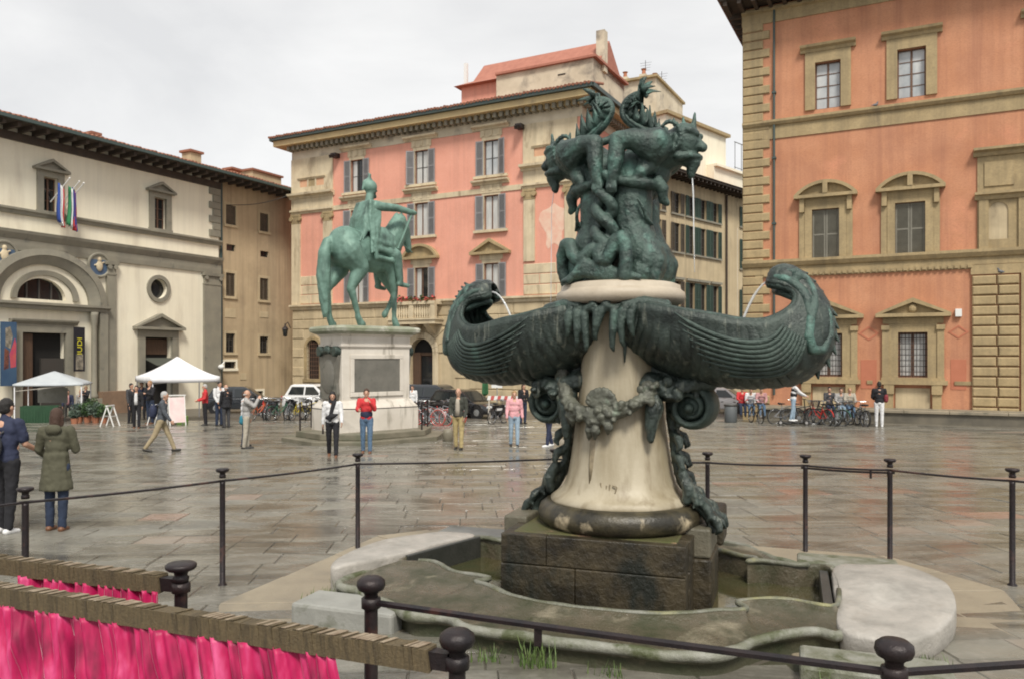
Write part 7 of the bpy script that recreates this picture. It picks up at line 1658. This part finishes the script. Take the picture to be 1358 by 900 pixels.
car('pale car parked far right of the street, behind the bin', 962, 44.0, -30, MATS['car_white'], 3.7, 1.6, 1.4)
# ---- gazebos
M('canvas_white', (.78, .78, .80), rough=.7, c2=(.70, .70, .73), scale=2); M('canvas_blue', (.46, .49, .51), rough=.7, c2=(.40, .43, .46), scale=2)
def gazebo(label, px, Y, ang, half, eave, apex, mat, val=.2):
    X = (px-CX)/FPX*Y; g = empty('gazebo', (X, Y, gz(Y)), radians(ang), label, 'gazebo'); m = MB(); n = 10
    for i in range(n+1):
        t = i/n; hh = half*(1-t)+.02*t; z = eave+(apex-eave)*(t**1.35 if val > .1 else t); 
        for k in range(4):
            a, b = [(-1,-1),(1,-1),(1,1),(-1,1)][k], [(-1,-1),(1,-1),(1,1),(-1,1)][(k+1) % 4]
            for j in range(6): u = j/6; m.v.append(((a[0]+(b[0]-a[0])*u)*hh, (a[1]+(b[1]-a[1])*u)*hh, z-.05*sin(pi*u)*(1-t)*half*.3))
    for i in range(n):
        for j in range(24): k = (j+1) % 24; m.f.append((i*24+j, i*24+k, (i+1)*24+k, (i+1)*24+j))
    o = m.build('canopy', mat, g, True); md = o.modifiers.new('solid', 'SOLIDIFY'); md.thickness = .012
    m = MB(); N_ = 48
    for z in (eave-.0, eave-val*.5, eave-val):
        for j in range(N_):
            k = j/N_*4; i = int(k); u = k-i; a, b = [(-1,-1),(1,-1),(1,1),(-1,1)][i], [(-1,-1),(1,-1),(1,1),(-1,1)][(i+1) % 4]; e = 1.004+.006*sin(j*2.1)*(eave-z)/val
            m.v.append(((a[0]+(b[0]-a[0])*u)*half*e, (a[1]+(b[1]-a[1])*u)*half*e, z-.05*sin(pi*u)*half*.3))
    for i in range(2):
        for j in range(N_): k = (j+1) % N_; m.f.append((i*N_+j, (i+1)*N_+j, (i+1)*N_+k, i*N_+k))
    o = m.build('valance', mat, g, True); md = o.modifiers.new('solid', 'SOLIDIFY'); md.thickness = .008
    for sx, sy in ((-1,-1),(1,-1),(1,1),(-1,1)):
        MB().box(sx*(half-.06)-.022, sx*(half-.06)+.022, sy*(half-.06)-.022, sy*(half-.06)+.022, 0, eave-.01).build('leg', MATS['canvas_white'], g)
    m = MB()
    for s_ in (-1, 1): m.bar((-half+.1, s_*(half-.06), eave-.30), (half-.1, s_*(half-.06), eave-.05), .02, .02).bar((s_*(half-.06), -half+.1, eave-.30), (s_*(half-.06), half-.1, eave-.05), .02, .02)
    m.build('truss', MATS['frame_white'], g); return g
gazebo('white pop-up gazebo with peaked roof before the side doorway', 235, 37, 38, 1.48, 2.05, 2.95, MATS['canvas_white'], .25)
gazebo('low pale blue-grey gazebo before the main doorway at the left', 72, 36, 20, 1.35, 1.74, 2.28, MATS['canvas_blue'], .08)
# ---- stall furniture
M('cloth_green', (.02, .065, .03), (.014, .05, .022), scale=4, rough=.8); M('board_pink', (.72, .52, .52), (.74, .66, .64), scale=2, rough=.6)
def on_ground(px, py): x, y = gpt(px, py); return Vector((x, y, gz(y)))
t = empty('stall_table', on_ground(55, 560), radians(18), 'long stall table under a dark green cloth beneath the blue gazebo', 'table')
MB().box(-.7, .7, -.35, .35, .70, .74).build('table_top', MATS['frame_white'], t)
m = MB(); 
for i in range(41):
    x = -.74+1.48*i/40; 
    for z in (.745, .02): m.v.append((x, -.38+.02*sin(i*1.9)*(z < .5), z))
for i in range(40): m.f.append((2*i, 2*i+1, 2*i+3, 2*i+2))
m.box(-.74, .74, -.38, .38, .742, .752); m.build('tablecloth', MATS['cloth_green'], t)
for sx in (-1, 1): m = MB(); m.bar((sx*.6, -.3, 0), (sx*.6, -.3, .7), .03, .03).bar((sx*.6, .3, 0), (sx*.6, .3, .7), .03, .03); m.build('leg', MATS['frame_dark'], t)
tag(MB().box(-.7, .7, -.015, .015, .8, 1.5).box(-.6, -.56, -.014, .014, 0, .8).box(.56, .6, -.014, .014, 0, .8).build('notice_board', MATS['kerb_grey'], None, loc=on_ground(70, 556)), 'pale grey notice board standing under the blue gazebo', 'board')
def aframe(label, px, py, ang, mat, h=1.0, w=.55, name='trestle', panel=True):
    e = empty(name, on_ground(px, py), radians(ang), label, name.replace('_', ' '))
    for s_ in (-1, 1):
        m = MB(); m.bar((-w/2, s_*.28, 0), (-w/2, 0, h), .04, .04).bar((w/2, s_*.28, 0), (w/2, 0, h), .04, .04).bar((-w/2, s_*.14, h*.5), (w/2, s_*.14, h*.5), .03, .03); m.build('leg_frame', MATS['white_paint'], e)
        if panel: a = atan2(.28, h); MB().obox((0, s_*.155, h*.52), (w*.94, .012, h*.86), Matrix.Rotation(s_*a, 3, 'X')).build('panel', mat, e)
    m = MB(); m.box(-w/2-.05, w/2+.05, -.04, .04, h-.02, h+.03); m.build('rail', MATS['white_paint'], e)
aframe('white folding trestle at the right end of the plants', 146, 565, 90, MATS['white_paint'], .85, .5, 'trestle', False)
aframe('white folding trestle behind the people at the white gazebo', 208, 563, 80, MATS['white_paint'], .85, .5, 'trestle', False)
aframe('tall pink-tinted sign board leaning beside the grey-haired walker', 234, 563, 35, MATS['board_pink'], 1.25, .62, 'sign_board')
M('pot_green', (.16, .30, .05), rough=.6)
for i, (px, py, h, w) in enumerate(((105, 560, .75, .34), (116, 560, .85, .38), (127, 561, .80, .40), (138, 561, .72, .36), (99, 562, .45, .24), (122, 557, .95, .36))):
    e = empty('potted_plant', on_ground(px, py), i, ['silvery potted shrub at the left end of the plant row beside the blue gazebo', 'second potted shrub from the left, beside the gazebo leg', 'dark leafy potted shrub in the middle of the plant row', 'potted shrub next to the white trestle', 'small low potted plant in front at the left of the row', 'tallest potted shrub rising behind the plant row'][i], 'plant', 'potted plants beside the blue gazebo')
    MB().lathe([(.12, 0), (.16, .24), (.17, .26), (.14, .26), (.02, .22)], 12).build('pot', MATS['terracotta'], e)
    m = MB(); rr = random.Random(i)
    for k in range(330):
        d = Vector((rr.gauss(0, 1), rr.gauss(0, 1), rr.gauss(0, 1))).normalized()*rr.random()**.4; c = Vector((d.x*w, d.y*w, .26+h*.42+d.z*h*.42))
        m.obox(c, (.09, .05, .008), Matrix.Rotation(rr.uniform(0, 6.3), 3, 'Z') @ Matrix.Rotation(rr.uniform(-1, 1), 3, 'Y'))
    m.build('foliage', M('leaf_grey', (.12, .16, .13), (.05, .08, .05), scale=6, rough=.7) if i % 2 == 0 else MATS['leaf'], e); m = MB()
    for k in range(4): m.tube([(0, 0, .2), (.08*cos(k*1.6), .08*sin(k*1.6), .6)], .012, 5)
    m.build('stem', MATS['door_wood'], e)
tag(MB().box(-.2, .2, -.15, .15, 0, .3).build('crate', MATS['pot_green'], None, loc=on_ground(242, 560), bevel=.02), 'lime green crate on the ground right of the pink sign board', 'crate')
# ---- sign with a ring emblem by the door, barrier, bin
e = empty('emblem_sign', on_ground(593, 541), radians(-20), 'square white sign with a blue and red ring emblem left of the fish bowl', 'sign')
MB().box(-.36, .36, -.03, .03, 1.25, 2.1).build('panel', MATS['white_paint'], e); MB().box(-.03, .03, .031, .08, 0, 2.0).build('post', MATS['iron'], e)
m = MB(); m.tube([(.17*cos(a)+.04, -.034, 1.58+.17*sin(a)) for a in [radians(50+28*i) for i in range(11)]], .028, 6); m.bar((.05, -.034, 1.58), (.21, -.034, 1.58), .02, .05); m.build('emblem', M('emblem_blue', (.05, .07, .35), rough=.5), e)
m = MB(); m.tube([(.10*cos(a)+.04, -.036, 1.58+.10*sin(a)) for a in [radians(60+30*i) for i in range(9)]], .014, 6); m.build('emblem', M('emblem_red', (.5, .05, .06), rough=.5), e)
e = empty('barrier', on_ground(668, 556), radians(-10), 'red and white striped street barrier behind the woman in pink', 'barrier')
m = MB(); m2 = MB()
for k in range(10):
    a = -.8+.16*k; (m if k % 2 else m2).prism([(a, -.02, .92), (a+.16, -.02, .92), (a+.21, -.02, 1.12), (a+.05, -.02, 1.12)], (0, .04, 0))
m.build('red_stripes', M('stripe_red', (.50, .10, .09), rough=.6), e); m2.build('white_stripes', MATS['white_paint'], e)
for s_ in (-.7, .7): m = MB(); m.bar((s_, -.25, 0), (s_, 0, 1.0), .03, .03).bar((s_, .25, 0), (s_, 0, 1.0), .03, .03); m.build('leg', MATS['frame_white'], e)
e = empty('street_sign', on_ground(659, 552), radians(-15), 'small square blue and white street sign beneath the left fish bowl', 'sign')
MB().box(-.28, .28, -.015, .015, 1.45, 2.0).build('panel', MATS['white_paint'], e); MB().tube([(0, .04, 0), (0, .04, 2.0)], .03, 8).build('post', MATS['kerb_grey'], e); MB().prism([(.2*cos(a), -.02, 1.68+.2*sin(a)) for a in [pi*i/12 for i in range(13)]], (0, .006, 0)).build('emblem', MATS['flag_blue'], e)
e = empty('closed_parasol', on_ground(643, 545), 0, 'tall closed dark green parasol under the left fish bowl', 'parasol')
MB().lathe([(.06, .9), (.17, 1.0), (.16, 1.5), (.10, 2.1), (.03, 2.4)], 10, fr=lambda t, z: 1+.18*cos(5*t)).build('canopy', M('parasol_green', (.03, .13, .05), (.02, .09, .035), scale=5, rough=.8), e); MB().tube([(0, 0, 0), (0, 0, 2.5)], .025, 8).build('pole', MATS['frame_brown'], e); MB().lathe([(.3, 0), (.3, .06), (.06, .1)], 14).build('base', MATS['kerb_grey'], e)
e = empty('litter_bin', on_ground(969, 560), 0, 'dark grey litter bin at the left end of the stone bench', 'bin')
M('bin_grey', (.10, .11, .115), rough=.5)
MB().lathe([(.24, 0), (.27, .05), (.28, .8), (.24, .84), (.2, .84)], 18).build('drum', MATS['bin_grey'], e, True); MB().lathe([(.29, .74), (.30, .78), (.29, .82)], 18).build('rim', MATS['frame_dark'], e, True)
b = MB().box(-.12, .12, -.08, .06, -.16, .16).build('sensor_box', MATS['white_paint'], None, bevel=.01); t_, z_ = P_.p(1271, 415); o = P_.O+P_.d*t_-P_.n*.08; b.location = (o.x, o.y, P_.O.z+z_); b.rotation_euler = (0, 0, atan2(P_.d.y, P_.d.x)); tag(b, 'small white box fixed on the brick-red palace wall near the rusticated pier', 'wall box')
def pigeon(label, F, px, py, off, ang):
    t_, z_ = F.p(px, py, off); o = F.O+F.d*t_+F.n*off; m = MB()
    m.chain([(-.12, 0, .10), (0, 0, .12), (.08, 0, .15)], [.035, .065, .05]); m.chain([(.08, 0, .17), (.11, 0, .24)], [.035, .03]); m.ball((.125, 0, .255), .032, n=8); m.chain([(.15, 0, .25), (.175, 0, .243)], [.01, .004]); m.chain([(-.12, 0, .1), (-.22, 0, .07)], [.03, .015])
    for sd in (-.02, .02): m.chain([(.0, sd, .08), (.01, sd, .0)], [.010, .007])
    b = m.build('pigeon', M('pigeon_grey', (.09, .095, .11), (.16, .165, .18), scale=20, rough=.6), None, remesh=.012, sm=2); b.location = (o.x, o.y, F.O.z+z_-.1); b.rotation_euler = (0, 0, radians(ang)); tag(b, label, 'pigeon')
pigeon('grey pigeon on the upper string course between the two top windows', P_, 1161, 140, -.1, 20)
pigeon('grey pigeon on the ledge above the rusticated pier', P_, 1328, 361, -.08, 160)
# cable across the tan wing
a = TW.O+dL*TW.s_(300)-TW.n*.1; b_ = C_.O-C_.n*.1
def z_at(px, py, Y): return CH+(HY-py)/FPX*Y
A_ = Vector((a.x, a.y, z_at(300, 272, a.y))); Z_ = Vector((b_.x, b_.y, z_at(386, 258, b_.y)))
m = MB(); m.tube([A_.lerp(Z_, i/12)+Vector((0, 0, -.25*sin(pi*i/12)))-A_ for i in range(13)], .025, 5)
cb = m.build('overhead_cable', MATS['frame_dark'], None, loc=A_); tag(cb, 'thin cable slung across the tan wing to the pink palazzo', 'cable')
